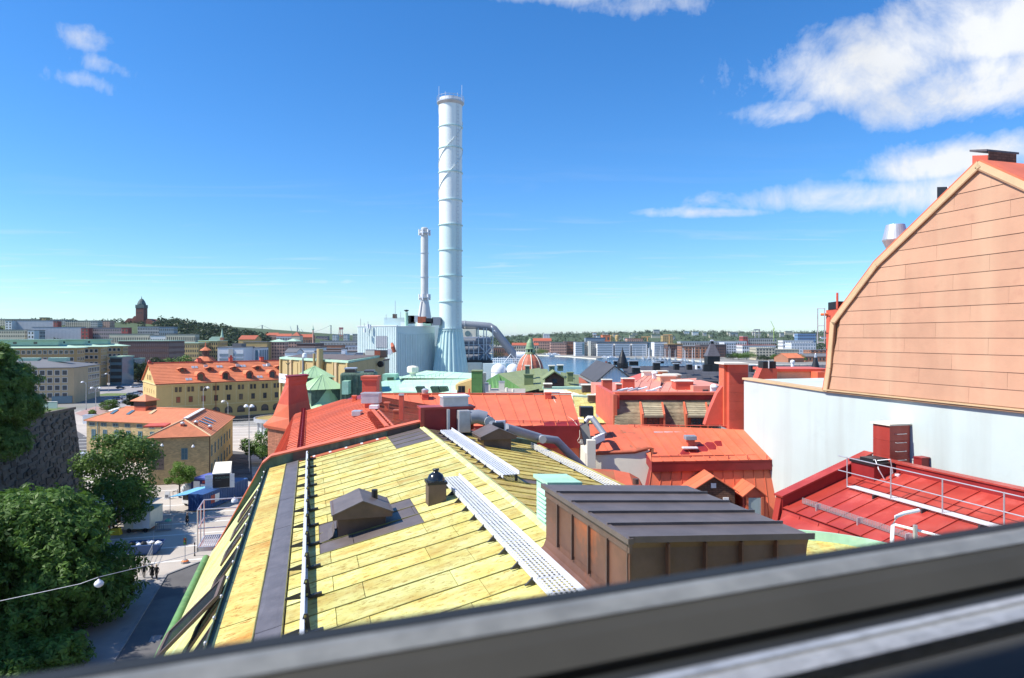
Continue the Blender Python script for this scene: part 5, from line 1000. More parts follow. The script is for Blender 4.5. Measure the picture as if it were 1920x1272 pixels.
for k, (x0, x1, ya, yb, m_) in enumerate(((685, 702, 656, 671, m_cream), (702, 713, 657, 671, m_rust), (713, 724, 657, 671, m_brown), (667, 681, 662, 673, m_greym), (648, 664, 664, 673, m_galv), (640, 647, 656, 664, m_white))): 
    t = chim('roof_unit', ['cream ventilation unit on the flat hall roof by the blue plant', 'rust red ventilation unit between the cream and brown ones', 'brown ventilation unit against the blue plant wall', 'grey low ventilation unit on the flat hall roof', 'galvanised box unit on the flat hall roof', 'white round-topped unit beyond the flat hall roof'][k], x0, x1, ya, yb, 196, 2.5, m_, .05, m_galv, lc='vent')
t = T('rooftop_antenna', 'thin antenna mast with forked arms in front of the white billboard', 'antenna', P(540, 700, 100)); MB().tube([P(540, 712, 100), P(540, 677, 100)], .08, 6).build('mast', m_dark, t); MB().tube([P(536, 680, 100), P(540, 685, 100), P(544, 680, 100)], .06, 5).build('fork', m_dark, t)
t = T('grey_mast', 'grey steel post rising beside the green pyramid roofs', 'mast', P(568, 740, 90)); MB().tube([P(568, 760, 90), P(568, 660, 90)], .10, 8).build('post', m_greym, t); MB().lathe(P(571, 672, 90), [(.28, 0), (.33, .2), (.25, .6), (.1, .7)], 12).build('lamp_head', m_white, t)
# ------------------------------------------------------------------ green pyramids and patina tower
def pyramid(name, label, px, yap, yb, hw, Y, m, wallm, drop, rot=.6):
    c = P(px, yap, Y); zb = P(px, yb, Y).z; h = hw / F * Y * 1.15; t = T(name, label, 'roof turret', V3((c.x, Y, zb - drop))); fr = Fr((c.x, Y, 0), rot); cs = [fr(-h, -h, zb), fr(h, -h, zb), fr(h, h, zb), fr(-h, h, zb)]; ap = V3((c.x, Y, c.z))
    for i in range(4):
        p, q = cs[i], cs[(i + 1) % 4]
        pans(t, lambda s: (ap + (lp(p, q, s) - ap) * .02, lp(p, q, s)), lin(0, 1, 5), m, .04, .06)
    MB().hexa([fr(-h * .8, -h * .8, zb - drop), fr(h * .8, -h * .8, zb - drop), fr(h * .8, h * .8, zb - drop), fr(-h * .8, h * .8, zb - drop), fr(-h * .86, -h * .86, zb), fr(h * .86, -h * .86, zb), fr(h * .86, h * .86, zb), fr(-h * .86, h * .86, zb)]).build('drum', wallm, t); return t
m_pyr = mat('pale_green_roof', (.40, .58, .33), .7, .1, .5, orand=.06)
pyramid('green_pyramid_roof', 'far pale green pyramid roof in front of the tan hall', 590, 686, 707, 26, 125, m_pyr, m_patina, 18)
t = pyramid('green_pyramid_roof', 'near pale green pyramid roof with flared skirt behind the flared chimney', 604, 702, 728, 31, 98, m_pyr, m_patina, 16)
MB().lathe(P(606, 728, 98), [(3.6, -2.6), (2.7, -1.7), (2.35, -.6), (2.3, 0)], 20).build('skirt_roof', m_pyr, t); MB().lathe(P(606, 728, 98), [(3.3, -20), (3.3, -2.6)], 20).build('tower_wall', m_patina, t)
t = T('patina_tower', 'dark green streaked copper tower with rounded top', 'tower', P(675, 740, 95)); c = P(676, 735, 97); fr = Fr((c.x - 2.3, 94.5, 0), .12)
MB().fbox(fr, 0, 4.8, 0, 5, 0, 23.0).build('body', m_patina, t, bev=.3)
for k in range(6): MB().fbox(fr, .1 + .78 * k, .16 + .78 * k, -.05, .0, 14, 22.6).build('seam', m_dgut, t)
MB().fbox(fr, .6, 2.0, .5, 3, 23.0, 23.5).build('roof_box', m_brown, t); MB().fbox(fr, .5, 2.1, .4, 3.1, 23.5, 23.65).build('roof_box_lid', m_galv, t); MB().fbox(fr, 3.2, 4.6, .5, 3, 23.0, 23.3).build('roof_box', m_slate, t)
vbox(t, 'annex', m_mint2, 641, 653, 715, 740, 93, 2)
# mint roofs in front of the plant
hm = T('mint_roof_house', 'house with broad mint green copper roofs, dormers and ochre end wall', 'house', P(800, 740, 95) - Z * 20)
m_ochre = mat('ochre_wall', (.58, .38, .16), .8, .1, 1)
pans(hm, lambda s: (lp(P(742, 706, 118), P(884, 703, 108), s), lp(P(748, 728, 96), P(872, 722, 92), s)), lin(0, 1, 9), m_mint, .03, .06)
pans(hm, lambda s: (lp(P(748, 728, 95.9), P(858, 722, 92), s), lp(P(760, 752, 88), P(856, 750, 86), s)), lin(0, 1, 8), m_mint, .03, .06)
pans(hm, lambda s: (lp(P(715, 716, 105), P(748, 706, 110), s), lp(P(718, 748, 90), P(762, 752, 88), s)), lin(0, 1, 3), m_mint2, .03, .06)
pans(hm, lambda s: (lp(P(800, 695, 125), P(884, 700, 112), s), lp(P(742, 709, 110), P(884, 710, 100), s)), lin(0, 1, 6), m_mint, .03, .06)
MB().box(V3((-16, 92, 0)), V3((9.5, -2, 0)), V3((0, 18, 0)), Z * 20.6).build('wall', m_mint2, hm)
for px in (778, 806, 822):
    b = MB(); e = P(px, 726, 90); b.prism([e, e + V3((1.0, 0, 0)), e + V3((1.6, 0, -1.2)), e + V3((.5, 0, -1.2))], V3((0, 2, 0))); b.build('dormer', m_dgut, hm)
MB().prism([P(854, 722, 90), P(886, 712, 89), P(886, 760, 89), P(854, 760, 90)], V3((0, 6, 0))).build('end_wall', m_ochre, hm); vbox(hm, 'end_window', m_glass, 859, 872, 724, 742, 88.9, .2); vbox(hm, 'window_bar', m_bfr, 864.8, 866, 724, 742, 88.8, .1)
for k in range(12): a_ = P(752 + 7.2 * k, 713 - .65 * k, 104 - .6 * k); MB().tube([a_, a_ + Z * .45, a_ + V3((.35, 0, .48))], .045, 5).build('snow_hook', m_mint2, hm)
MB().lathe(P(774, 704, 112), [(.5, -.3), (.5, .3), (.95, .5), (.95, 1.3), (.7, 1.5), (0, 1.6)], 8).build('roof_cowl', m_cream, hm); vbox(hm, 'roof_lantern', m_mint2, 717, 742, 702, 720, 106, 3); vbox(hm, 'lantern_void', m_dgut, 726, 738, 708, 722, 105.9, .1)
t = T('green_lift_tower', 'plain green sheet-clad tower beside the ochre end wall', 'tower', P(895, 740, 88)); vbox(t, 'front', m_green, 884, 904, 697, 760, 88, 2.5); vbox(t, 'cap', m_olive, 883, 905, 695.5, 697, 87.9, 2.8)
for k in range(5): vbox(t, 'sheet_course', m_green, 886, 904, 698 + 12 * k, 709.6 + 12 * k, 87.96, .05)
t = T('grey_pillar', 'narrow pale grey pillar between green tower and green house', 'pillar', P(908, 740, 90)); vbox(t, 'shaft', m_cream, 904.5, 911, 700, 760, 90, 1.5)
for k, (x0, x1, ya, yb, m_) in enumerate(((909, 916, 719, 742, m_greym), (935, 946, 716, 732, m_cream))): chim('vent_post', ['grey vent post with knob beside the pale pillar', 'cream square vent on the grey gravel roof'][k], x0, x1, ya, yb, 84, .6, m_, .04, m_galv, lc='vent')
hg = T('green_roof_house', 'house with olive green roofs, green boarded front and brick dormer', 'house', P(1000, 735, 118) - Z * 18)
pans(hg, lambda s: (lp(P(934, 701, 138), P(1012, 690, 150), s), lp(P(980, 736, 112), P(1034, 724, 116), s)), lin(0, 1, 8), m_olive, .03, .08)
pans(hg, lambda s: (lp(P(908, 716, 122), P(934, 701, 130), s), lp(P(908, 745, 118), P(940, 745, 112), s)), lin(0, 1, 4), m_green, .03, .06, name='wall_board')
pans(hg, lambda s: (lp(P(934, 701, 131), P(984, 733, 110), s), lp(P(934, 760, 131), P(984, 760, 110), s)), lin(0, 1, 8), m_green, .03, .06, name='wall_board')
pans(hg, lambda s: (lp(P(1000, 692, 145), P(1026, 692, 145), s), lp(P(1012, 733, 112), P(1046, 728, 112), s)), lin(0, 1, 4), m_olive, .03, .08)
pans(hg, lambda s: (lp(P(1052, 698, 135), P(1085, 704, 135), s), lp(P(1050, 728, 115), P(1086, 732, 115), s)), lin(0, 1, 4), m_olive, .03, .08)
MB().prism([P(1024, 712, 112), P(1040, 698, 112), P(1058, 708, 112), P(1058, 735, 112), P(1024, 735, 112)], V3((0, 5, 0))).build('brick_dormer', m_dbrick, hg); vbox(hg, 'dormer_window', m_glass, 1036, 1044, 711, 719, 111.9, .1)
for s, (a, c) in enumerate(((P(1040, 696, 111.5), P(1018, 711, 111.5)), (P(1040, 696, 111.5), P(1062, 710, 111.5)))): q = [a, c, c + V3((0, 6, 0)), a + V3((0, 6, 0))]; MB().hexa([p - Z * .2 for p in q] + q).build('dormer_roof', m_olive, hg)
MB().box(V3((-2, 113, 0)), V3((12, 0, 0)), V3((0, 25, 0)), Z * 18.5).build('wall', m_cream, hg)
for k, (x0, x1, ya, yb, m_) in enumerate(((983, 1000, 704, 722, m_olive), (1064, 1075, 700, 716, m_olive), (985, 993, 687, 704, m_patina), (1030, 1040, 687, 697, m_patina), (1046, 1056, 686, 696, m_patina), (1021, 1033, 724, 732, m_brown))): vbox(hg, 'chimney', m_, x0, x1, ya, yb, 120 if k < 2 else 128, 1.5); vbox(hg, 'chimney_cap', m_cream if k > 1 else m_olive, x0 - 1.2, x1 + 1.2, ya - 1.6, ya, 119.9 if k < 2 else 127.9, 1.8)
MB().prism([P(1075, 702, 150), P(1075, 719, 140), P(1108, 719, 138)], V3((0, 8, 0))).build('red_tile_roof', m_rust, hg)
hgr = T('gravel_roof_house', 'flat grey gravel roof with stub pipes below the green boarded wall', 'house', P(945, 735, 84)); MB().prism([P(911, 737, 82) - Z * .3, P(985, 740, 80) - Z * .3, P(985, 729, 95) - Z * .3, P(913, 728, 95) - Z * .3], Z * .3).build('roof', mat('gravel_roof', (.38, .33, .29), .95, .25, 1.5), hgr); MB().prism([P(911, 737, 82) - Z * 14, P(985, 740, 80) - Z * 14, P(985, 729, 95) - Z * 14, P(913, 728, 95) - Z * 14], Z * 13.6).build('wall', m_cream, hgr)
for px, py in ((918, 722), (950, 727), (962, 730)): MB().tube([P(px, py + 10, 86), P(px, py, 86)], .16, 8).build('stub_pipe', m_cream, hgr)
# ------------------------------------------------------------------ tiled dome with lantern
td = T('tiled_dome', 'red tiled dome with white ribs and green lantern', 'dome', P(994, 700, 160)); c = P(994, 0, 160); s_ = 160 / F; zc = lambda py: H - (py - CY) * s_
m_dtile = mat('dome_tiles', (.50, .15, .085), .6, .25, 6, col2=(.35, .09, .06), c2scale=3, c2thr=.5)
prf = [(25.5, 716), (25.5, 700), (25, 692), (23, 684), (20, 677), (16, 671), (12, 667), (9.5, 664.5)]
n_ = 16; segs = 16
for k in range(8):
    b = MB()
    for (r0, y0_), (r1, y1_) in zip(prf, prf[1:]):
        for j in range(2): a0, a1 = 2 * math.pi * (k * 2 + j) / 16 + .1, 2 * math.pi * (k * 2 + j + 1) / 16 + .1; b.poly(*[V3((c.x + math.cos(x) * r * s_, 160 + math.sin(x) * r * s_, zc(y))) for x, r, y in ((a0, r0, y0_), (a1, r0, y0_), (a1, r1, y1_), (a0, r1, y1_))])
    b.build('dome_segment', m_dtile, td); a0 = 2 * math.pi * k * 2 / 16 + .1; MB().tube([V3((c.x + math.cos(a0) * r * s_ * 1.01, 160 + math.sin(a0) * r * s_ * 1.01, zc(y))) for r, y in prf], .11, 6).build('dome_rib', m_cream, td)
MB().lathe((c.x, 160, 0), [(10 * s_, zc(666)), (10 * s_, zc(663)), (8.5 * s_, zc(661))], 16).build('lantern_base', m_olive, td); MB().lathe((c.x, 160, 0), [(5 * s_, zc(661)), (5 * s_, zc(654))], 8).build('lantern_core', m_dgut, td)
for k in range(8): a0 = 2 * math.pi * k / 8; MB().tube([V3((c.x + math.cos(a0) * 7.5 * s_, 160 + math.sin(a0) * 7.5 * s_, zc(y))) for y in (662, 654)], .1, 6).build('lantern_post', m_mint, td)
MB().lathe((c.x, 160, 0), [(9.3 * s_, zc(655)), (9.3 * s_, zc(653.5)), (7.6 * s_, zc(652.5)), (7.4 * s_, zc(649)), (6.2 * s_, zc(643)), (3.6 * s_, zc(638)), (1.0 * s_, zc(635.5)), (.35 * s_, zc(632)), (0, zc(631))], 16).build('lantern_cap', mat('green_patina', (.25, .36, .20), .6, .15, 1), td)
MB().lathe((c.x, 160, 0), [(3.4, 0), (3.4, zc(700))], 8).build('drum', m_cream, td)
# ------------------------------------------------------------------ power plant
pp = T('power_plant', 'pale blue ribbed power plant block with rooftop machinery', 'power plant', P(745, 690, 235) * 1.0 - Z * 16)
m_pb = mat('pale_blue_sheet', (.60, .71, .70), .55, .06, .2, orand=.03); m_pb2 = mat('pale_blue_fluted', (.52, .70, .68), .55, .06, .3)
c0 = V3((-39.7, 235, 0)); dL, dR = V3((-.85, .53, 0)).normalized(), V3((.53, .85, 0)).normalized(); ztp = 31.7
MB().prism([c0, c0 + dR * 21, c0 + dR * 21 + dL * 18.5, c0 + dL * 18.5], Z * ztp).build('block', m_pb, pp)
nL, nR = -dR, -dL
for k in range(22): MB().box(c0 + dL * (.84 * k + .1), dL * .5, nL * .14, Z * (ztp - .3)).build('ribbed_sheet', m_pb, pp)
for k in range(23): MB().box(c0 + dR * (.9 * k + .1), dR * .62, nR * .16, Z * (ztp - 2.2 - .6 * math.sin(math.pi * k / 23))).build('ribbed_sheet', m_pb, pp)
MB().prism([c0 + nL * .2 + nR * .2 + Z * ztp, c0 + dL * 18.7 + nL * .2 + Z * ztp, c0 + dL * 18.7 + dR * .5 + Z * ztp, c0 + dR * .5 + nR * .2 + Z * ztp], Z * .25).build('roof_edge', m_white, pp); MB().prism([c0 + nR * .25 + Z * (ztp - .2), c0 + dR * 21 + nR * .25 + Z * (ztp + .1), c0 + dR * 21 + Z * (ztp + .1), c0 + Z * (ztp - .2)], Z * .2).build('roof_edge', m_white, pp)
wq = c0 + dL * 4.2 + nL * .2 + Z * (28 - 20 / F * 240); MB().box(wq, dL * 5.2, nL * .12, Z * 4.1).build('big_window', m_greym, pp)
for k in range(6): MB().box(wq + nL * .13 + dL * (1.0 * k), dL * .1, nL * .08, Z * 4.1).build('window_mullion', m_white, pp)
vbox(pp, 'rear_block', m_pb, 720, 765, 596, 640, 250, 18); vbox(pp, 'right_block', m_pb, 808, 832, 609, 720, 262, 25)
for k, (nm_, x0, x1, ya, yb, m_) in enumerate((('machine_box', 763, 777, 592, 607, m_dark), ('machine_box', 770, 783, 592, 604, m_galv), ('machine_box', 783, 798, 594, 606, m_rust), ('machine_box', 798, 812, 597, 607, m_dark), ('vent_house', 751, 762, 604, 612, m_white), ('vent_house', 793, 808, 604, 611, m_mint), ('machine_frame', 810, 826, 595, 610, m_greym), ('brown_stack', 736, 742, 589, 597, m_brown))): vbox(pp, nm_, m_, x0, x1, ya, yb, 246, 3)
MB().tube([P(762, 611, 243), P(762, 586, 243)], .62, 14).build('green_flue', m_mint, pp); MB().lathe(P(762, 585, 243), [(.3, 0), (.9, .45), (.9, .6), (0, .8)], 12).build('flue_cap', m_dark, pp)
for px, y0_, y1_ in ((741, 590, 564), (690, 614, 603), (683, 612, 606), (724, 600, 590), (751, 598, 585), (676, 612, 598)): MB().tube([P(px, y0_, 241), P(px, y1_, 241)], .10, 6).build('aerial', m_galv, pp)
for k, (px, py) in enumerate(((690, 610), (694, 611), (684, 618))): MB().tube([P(px, py + 6, 240), P(px, py - 2, 240)], .4, 8).build('aerial_panel', m_white, pp)
MB().tube([P(735, 645, 233), P(737, 652, 231), P(740, 661, 231)], [.5, .7, .6], 10).build('exhaust_elbow', m_rust, pp)
MB().tube([P(731, 660, 233), P(729, 660, 231)], 1.0, 12).build('round_fan', m_white, pp)
# main chimney
mc = T('main_chimney', 'tall pale chimney with ring flanges, spiral strakes and fluted foot', 'chimney', (-22.5, 250, 0))
sc = 250 / F; cx, cy = -22.5, 250; zy = lambda py: H - (py - CY) * sc
m_chim = mat('chimney_paint', (.83, .86, .83), .45, .04, .1)
ys = [620, 566, 518, 470, 423, 377, 325, 280, 240, 194]
m_chb = mat('chimney_paint_lower', (.64, .77, .74), .45, .04, .1)
for k, (a, c) in enumerate(zip(ys, ys[1:])): MB().lathe((cx, cy, 0), [(4.08 + .02 * k, zy(a)), (4.1 + .02 * k, zy(c))], 48).build('shaft_section', m_chb if k < 4 else m_chim, mc, smooth=True)
for k, a in enumerate(ys[:-1]): MB().lathe((cx, cy, 0), [(4.1, zy(a) - .2), (4.5, zy(a) - .2), (4.5, zy(a) + .15), (4.1, zy(a) + .15)], 48).build('ring_flange', m_pb2, mc)
for k in range(2):                                           # spiral strakes
    b = MB(); n_ = 40
    for i in range(n_):
        a0, a1 = (2 * math.pi * (k / 3 + 1.15 * j / n_) + .6 for j in (i, i + 1)); z0, z1 = (zy(377) + (zy(196) - zy(377)) * j / n_ for j in (i, i + 1))
        def q(a, r, z): return V3((cx + math.cos(a) * r, cy + math.sin(a) * r, z))
        b.hexa([q(a0 - .008, 4.15, z0), q(a1 - .008, 4.15, z1), q(a1 + .008, 4.15, z1), q(a0 + .008, 4.15, z0), q(a0 - .008, 4.48, z0), q(a1 - .008, 4.48, z1), q(a1 + .008, 4.48, z1), q(a0 + .008, 4.48, z0)])
    b.build('strake', m_chim, mc)
for k in range(60): MB().box((cx + 2.6, cy - 3.5, zy(610) + (zy(200) - zy(610)) * k / 60), (.7, .55, 0), (.03, -.05, 0), Z * .12).build('ladder_rung', m_galv, mc)
for d_x in (0, .7): MB().tube([(cx + 2.6 + d_x, cy - 3.55 + d_x * .78, zy(616)), (cx + 2.6 + d_x, cy - 3.55 + d_x * .78, zy(196))], .05, 5).build('ladder_rail', m_galv, mc)
MB().lathe((cx, cy, 0), [(4.2, zy(200)), (5.0, zy(195)), (5.0, zy(193)), (4.2, zy(193))], 40).build('top_platform', m_galv, mc)
MB().lathe((cx, cy, 0), [(4.0, zy(195)), (4.0, zy(186)), (3.6, zy(186)), (3.6, zy(190))], 40).build('rim', m_white, mc)
for k in range(20): a0 = 2 * math.pi * k / 20; MB().tube([V3((cx + math.cos(a0) * 4.95, cy + math.sin(a0) * 4.95, z_)) for z_ in (zy(193), zy(184))], .06, 5).build('rail_post', m_galv, mc)
for z_ in (zy(184), zy(188.5)): MB().tube([V3((cx + math.cos(2 * math.pi * k / 32) * 4.95, cy + math.sin(2 * math.pi * k / 32) * 4.95, z_)) for k in range(33)], .06, 5).build('rail', m_galv, mc)
for px, y1_ in ((823, 162), (866, 160), (835, 172), (858, 174)): MB().tube([P(px, 192, 248), P(px, y1_, 248)], .07, 5).build('lightning_rod', m_white, mc)
MB().lathe((cx, cy, 0), [(6.5, zy(712)), (6.35, zy(698)), (4.15, zy(617)), (4.1, zy(616))], 96, mod=lambda k, n: 1 + .035 * (1 if k % 4 in (0, 1) else -1)).build('fluted_foot', m_pb2, mc); MB().lathe((cx, cy, 0), [(4.2, zy(617.5)), (4.5, zy(617.5)), (4.5, zy(616)), (4.2, zy(616))], 48).build('ring_flange', m_pb, mc)
MB().lathe((cx, cy, 0), [(6.4, 0), (6.4, zy(711))], 32).build('base', m_pb, mc)
sc2 = T('second_chimney', 'shorter grey white chimney on conical foot behind the plant', 'chimney', P(796, 640, 330) * 1.0 - Z * 26)
c = P(796, 0, 330); s3 = 330 / F; zq = lambda py: H - (py - CY) * s3; m_ch2 = mat('grey_white_paint', (.62, .63, .62), .5, .08, .3)
for a, e in zip((566, 520, 475), (520, 475, 432)): MB().lathe((c.x, 330, 0), [(7 * s3, zq(a)), (7 * s3, zq(e))], 28).build('shaft_section', m_ch2, sc2, smooth=True); MB().lathe((c.x, 330, 0), [(7 * s3, zq(e + .8)), (7.8 * s3, zq(e + .8)), (7.8 * s3, zq(e - .6)), (7 * s3, zq(e - .6))], 28).build('ring_flange', m_galv, sc2)
MB().lathe((c.x, 330, 0), [(16 * s3, zq(640)), (13 * s3, zq(597)), (7.5 * s3, zq(563)), (7 * s3, zq(562))], 28).build('conical_foot', m_ch2, sc2, smooth=True)
for py in (440, 561): 
    MB().lathe((c.x, 330, 0), [(7 * s3, zq(py)), (11 * s3, zq(py - 1)), (11 * s3, zq(py - 3)), (7 * s3, zq(py - 3))], 20).build('platform', m_galv, sc2)
    for k in range(6): a0 = math.pi * k / 3 + .3; MB().tube([V3((c.x + math.cos(a0) * 10 * s3, 330 + math.sin(a0) * 10 * s3, zq(y))) for y in (py + 2, py - 9)], .45, 6).build('aerial_panel', m_white, sc2)
MB().lathe((c.x, 330, 0), [(6 * s3, zq(433)), (6.5 * s3, zq(428)), (5 * s3, zq(427))], 20).build('crown', m_ch2, sc2)
MB().tube([P(787, 597, 322), P(791, 566, 326)], .5, 8).build('stay_pipe', m_greym, sc2)
# big bent flue pipe and pipe rack
fp = T('bent_flue_pipe', 'thick grey flue pipe running out from the chimney and bending down to the quay', 'pipe', P(930, 690, 262))
MB().tube([P(862, 609, 262), P(895, 611, 262), P(918, 613, 262), P(926, 618, 262), P(933, 627, 262), P(962, 664, 262), P(968, 672, 262), P(975, 690, 262)], 1.55, 20).build('pipe', m_greym, fp, smooth=True)
for px, py in ((872, 609.5), (924, 615.5), (929, 622)): MB().lathe((0, 0, 0), [(1.6, -.2), (1.72, -.2), (1.72, .2), (1.6, .2)], 20).build('pipe_flange', m_galv, fp, mtx=Matrix.Translation(P(px, py, 262)) @ Matrix.Rotation(math.radians(90 if py < 614 else 50), 4, 'Y'))
MB().tube([P(968, 668, 262), P(988, 668, 262), P(996, 678, 262)], 1.7, 16).build('white_branch', m_white, fp, smooth=True)
pk = T('pipe_rack', 'steel rack carrying three stacked grey boiler ducts beside the chimney', 'pipe rack', P(895, 695, 258))
for py in (640, 655, 670): MB().tube([P(862, py, 258), P(905, py, 258), P(916, py, 258), P(921, py, 258)], [1.7, 1.7, 1.6, .6], 18).build('duct', m_greym, pk, smooth=True)
for px in (879, 888, 897, 907, 912, 924): MB().tube([P(px, 680, 255), P(px, 616 if px > 890 else 640, 255)], .22, 6).build('post', m_galv, pk)
for py in (634, 647, 661, 678): MB().tube([P(870, py, 255), P(925, py, 255)], .18, 6).build('beam', m_galv, pk)
for a, e in (((898, 647), (924, 678)), ((924, 647), (898, 678))): MB().tube([P(*a, 254.8), P(*e, 254.8)], .2, 6).build('brace', m_galv, pk)
vbox(pk, 'control_cabin', m_cream, 868, 892, 617, 633, 260, 4); MB().lathe((0, 0, 0), [(1.1, -.05), (1.1, .05)], 16).build('round_emblem', m_tfr, pk, mtx=Matrix.Translation(P(877, 626, 259.9)) @ Matrix.Rotation(math.pi / 2, 4, 'X')); vbox(pk, 'cabin_stripe', m_bglass, 893, 895.5, 618, 633, 259.8, .3)
ab = T('annex_building', 'pale rendered annex with dark roof under the pipe rack', 'building', P(900, 700, 250)); vbox(ab, 'wall', m_cream, 876, 904, 680, 720, 250, 10); vbox(ab, 'wall', m_pb, 905, 948, 682, 720, 246, 10); vbox(ab, 'roof', m_dark, 870, 925, 676, 681, 251, 8)
for k, (px, py, r, lb) in enumerate(((935, 692, 14, 'rounded white tank with domed top in front of the pipe rack'), (962, 694, 13, 'second white tank half hidden behind the tiled dome'))):
    t = T('white_tank', lb, 'tank', P(px, 712, 240)); s4 = 240 / F; q = P(px, 700, 240); MB().lathe(q, [(r * s4, -8), (r * s4, 1.0), (r * .92 * s4, 1.9), (r * .7 * s4, 2.7), (r * .4 * s4, 3.2), (0, 3.4)], 28).build('shell', m_white, t, smooth=True)
    MB().lathe(q, [(r * 1.02 * s4, .2), (r * 1.03 * s4, .3), (r * 1.02 * s4, .4)], 28).build('band', m_galv, t)
t = T('quay_railings', 'tangle of white pipe railings on the quay beside the tanks', 'railing', P(950, 680, 250))
for k in range(14): MB().tube([P(925 + 4 * k, 682, 249), P(925 + 4 * k, 672 - (k % 3), 249)], .12, 5).build('post', m_white, t)
for py in (673, 677, 681): MB().tube([P(923, py, 249), P(980, py, 249)], .12, 5).build('rail', m_white, t)
MB().tube([P(945, 680, 249), P(958, 664, 249), P(968, 676, 249)], .14, 5).build('stair_stringer', m_white, t)
# ------------------------------------------------------------------ yellow barracks by the canal
m_tile = mat('orange_tile', (.62, .19, .085), .75, .12, .35, col2=(.52, .15, .075), c2scale=.2, c2thr=.5, bump=.25, bscale=5, orand=.05)
m_ywall = mat('yellow_render', (.62, .43, .175), .85, .07, .2, streak=((.48, .36, .16), .35, .5)); m_ytrim = mat('yellow_trim', (.66, .52, .26), .8)
hb2 = T('yellow_barracks', 'long yellow barracks with orange tiled roof, arches and arched dormers by the canal', 'building', BF(20, 12))
LB, DB, EB, RB = 74.0, 24.8, 12.4, 18.6
MB().prism([BF(0, 0), BF(0, DB), BF(0, DB, EB), BF(0, DB / 2, RB - .2), BF(0, 0, EB)], BF.x * LB).build('wall', m_ywall, hb2)
def BR(x, t, h=0): return BF(x, -.6 + (DB / 2 + .6) * t, EB - .15 + (RB - EB + .35) * t + h)
for k in range(12):                                          # roof in tiled bays, each made of stepped courses
    b = MB(); x0, x1 = -.5 + 6.25 * k, -.5 + 6.25 * (k + 1)
    for r in range(14):
        t0, t1 = r / 14, (r + 1) / 14
        b.hexa([BR(x0, t0, -.1), BR(x1, t0, -.1), BR(x1, t1, -.1), BR(x0, t1, -.1), BR(x0, t0, .16), BR(x1, t0, .16), BR(x1, t1, .06), BR(x0, t1, .06)])
    b.build('tile_bay', m_tile, hb2)
MB().prism([BF(-.5, DB / 2, RB + .2), BF(LB, DB / 2, RB + .2), BF(LB, DB + .6, EB - .2), BF(-.5, DB + .6, EB - .2)], Z * .2).build('rear_roof', m_tile, hb2)
MB().fbox(BF, -.6, LB, DB / 2 - .4, DB / 2 + .4, RB + .15, RB + .5).build('ridge_tiles', m_redside, hb2); MB().fbox(BF, -.3, LB, -.7, -.4, EB - .35, EB - .05).build('gutter', m_rust, hb2)
MB().fbox(BF, -.02, LB, -.12, 0, 4.35, 4.7).build('string_course', m_ytrim, hb2); MB().fbox(BF, 0, LB, -.2, 0, EB - .75, EB - .4).build('cornice', m_ytrim, hb2)
wx = [6.9 + 3.95 * k for k in range(10)]; wx = [6.7, 10.6, 14.7, 18.8, 23.0, 27.2, 31.4, 35.6, 39.8, 44.0, 48.2]
for k, x in enumerate(wx):
    for dx in (-.62, .62): window(hb2, BF(x + dx, 0, 9.3), BF.x, .85, 1.7, m_bfr, m_glass)
    window(hb2, BF(x, 0, 5.7), BF.x, 1.25, 2.0, m_bfr, m_rust if k < 3 else m_glass)
    if k > 2: window(hb2, BF(x, 0, 1.2), BF.x, 2.6, 2.4, m_bfr, m_glass, arch=True)
    else: window(hb2, BF(x, 0, 1.4), BF.x, 1.5, 2.2, m_bfr, m_bfr, arch=True)
for k in range(12): MB().fbox(BF, 4.7 + 4.15 * k, 4.95 + 4.15 * k, -.07, 0, 4.7, EB - .75).build('pilaster_strip', m_ytrim, hb2)
MB().tube([BF(18.7, -.2, 0), BF(18.7, -.2, EB)], .1, 6).build('downpipe', m_rust, hb2)
for y in (4, 8.5, 12.4, 16.4, 21):
    for z_, n in ((1.0, 1), (4.9, 1), (8.6, 1)): window(hb2, BF(0, y, z_), -BF.y, .8, 1.6, m_ytrim if z_ > 6 else m_bfr, m_ywall if z_ > 6 else m_glass)
for y in (9.5, 12.4, 15.3): window(hb2, BF(0, y, 13.1), -BF.y, .7, 1.7, m_bfr, m_glass)
window(hb2, BF(0, 12.4, 16.3), -BF.y, .8, .9, m_bfr, m_glass); MB().fbox(BF, -.25, 0, -.2, DB + .2, EB - .5, EB - .1).build('gable_cornice', m_ytrim, hb2)
def dz(t): return EB - .15 + (RB - EB + .35) * t
for k, x in enumerate((14.0, 22.2, 30.4, 38.6, 46.8)):           # arched dormers
    y0_, zb_ = .9, dz(.12); pts = [(x - 1.15, zb_), (x + 1.15, zb_)] + [(x + 1.15 * math.cos(a), zb_ + 1.5 + 1.15 * math.sin(a)) for a in [math.pi * i / 8 for i in range(9)]]
    MB().prism([BF(p, y0_, z_) for p, z_ in pts], BF.y * 5.5).build('arched_dormer', m_redside, hb2); window(hb2, BF(x, y0_, zb_ + .1), BF.x, 1.7, 2.2, m_bfr, m_glass, arch=True)
    b = MB(); pts = [(x + 1.35 * math.cos(a), zb_ + 1.5 + 1.35 * math.sin(a)) for a in [math.pi * i / 8 for i in range(9)]]
    for (p0, q0), (p1, q1) in zip(pts, pts[1:]): b.hexa([BF(p0, y0_ - .25, q0 - .12), BF(p1, y0_ - .25, q1 - .12), BF(p1, 6, q1 - .12), BF(p0, 6, q0 - .12), BF(p0, y0_ - .25, q0), BF(p1, y0_ - .25, q1), BF(p1, 6, q1), BF(p0, 6, q0)])
    b.build('dormer_hood', m_tile, hb2)
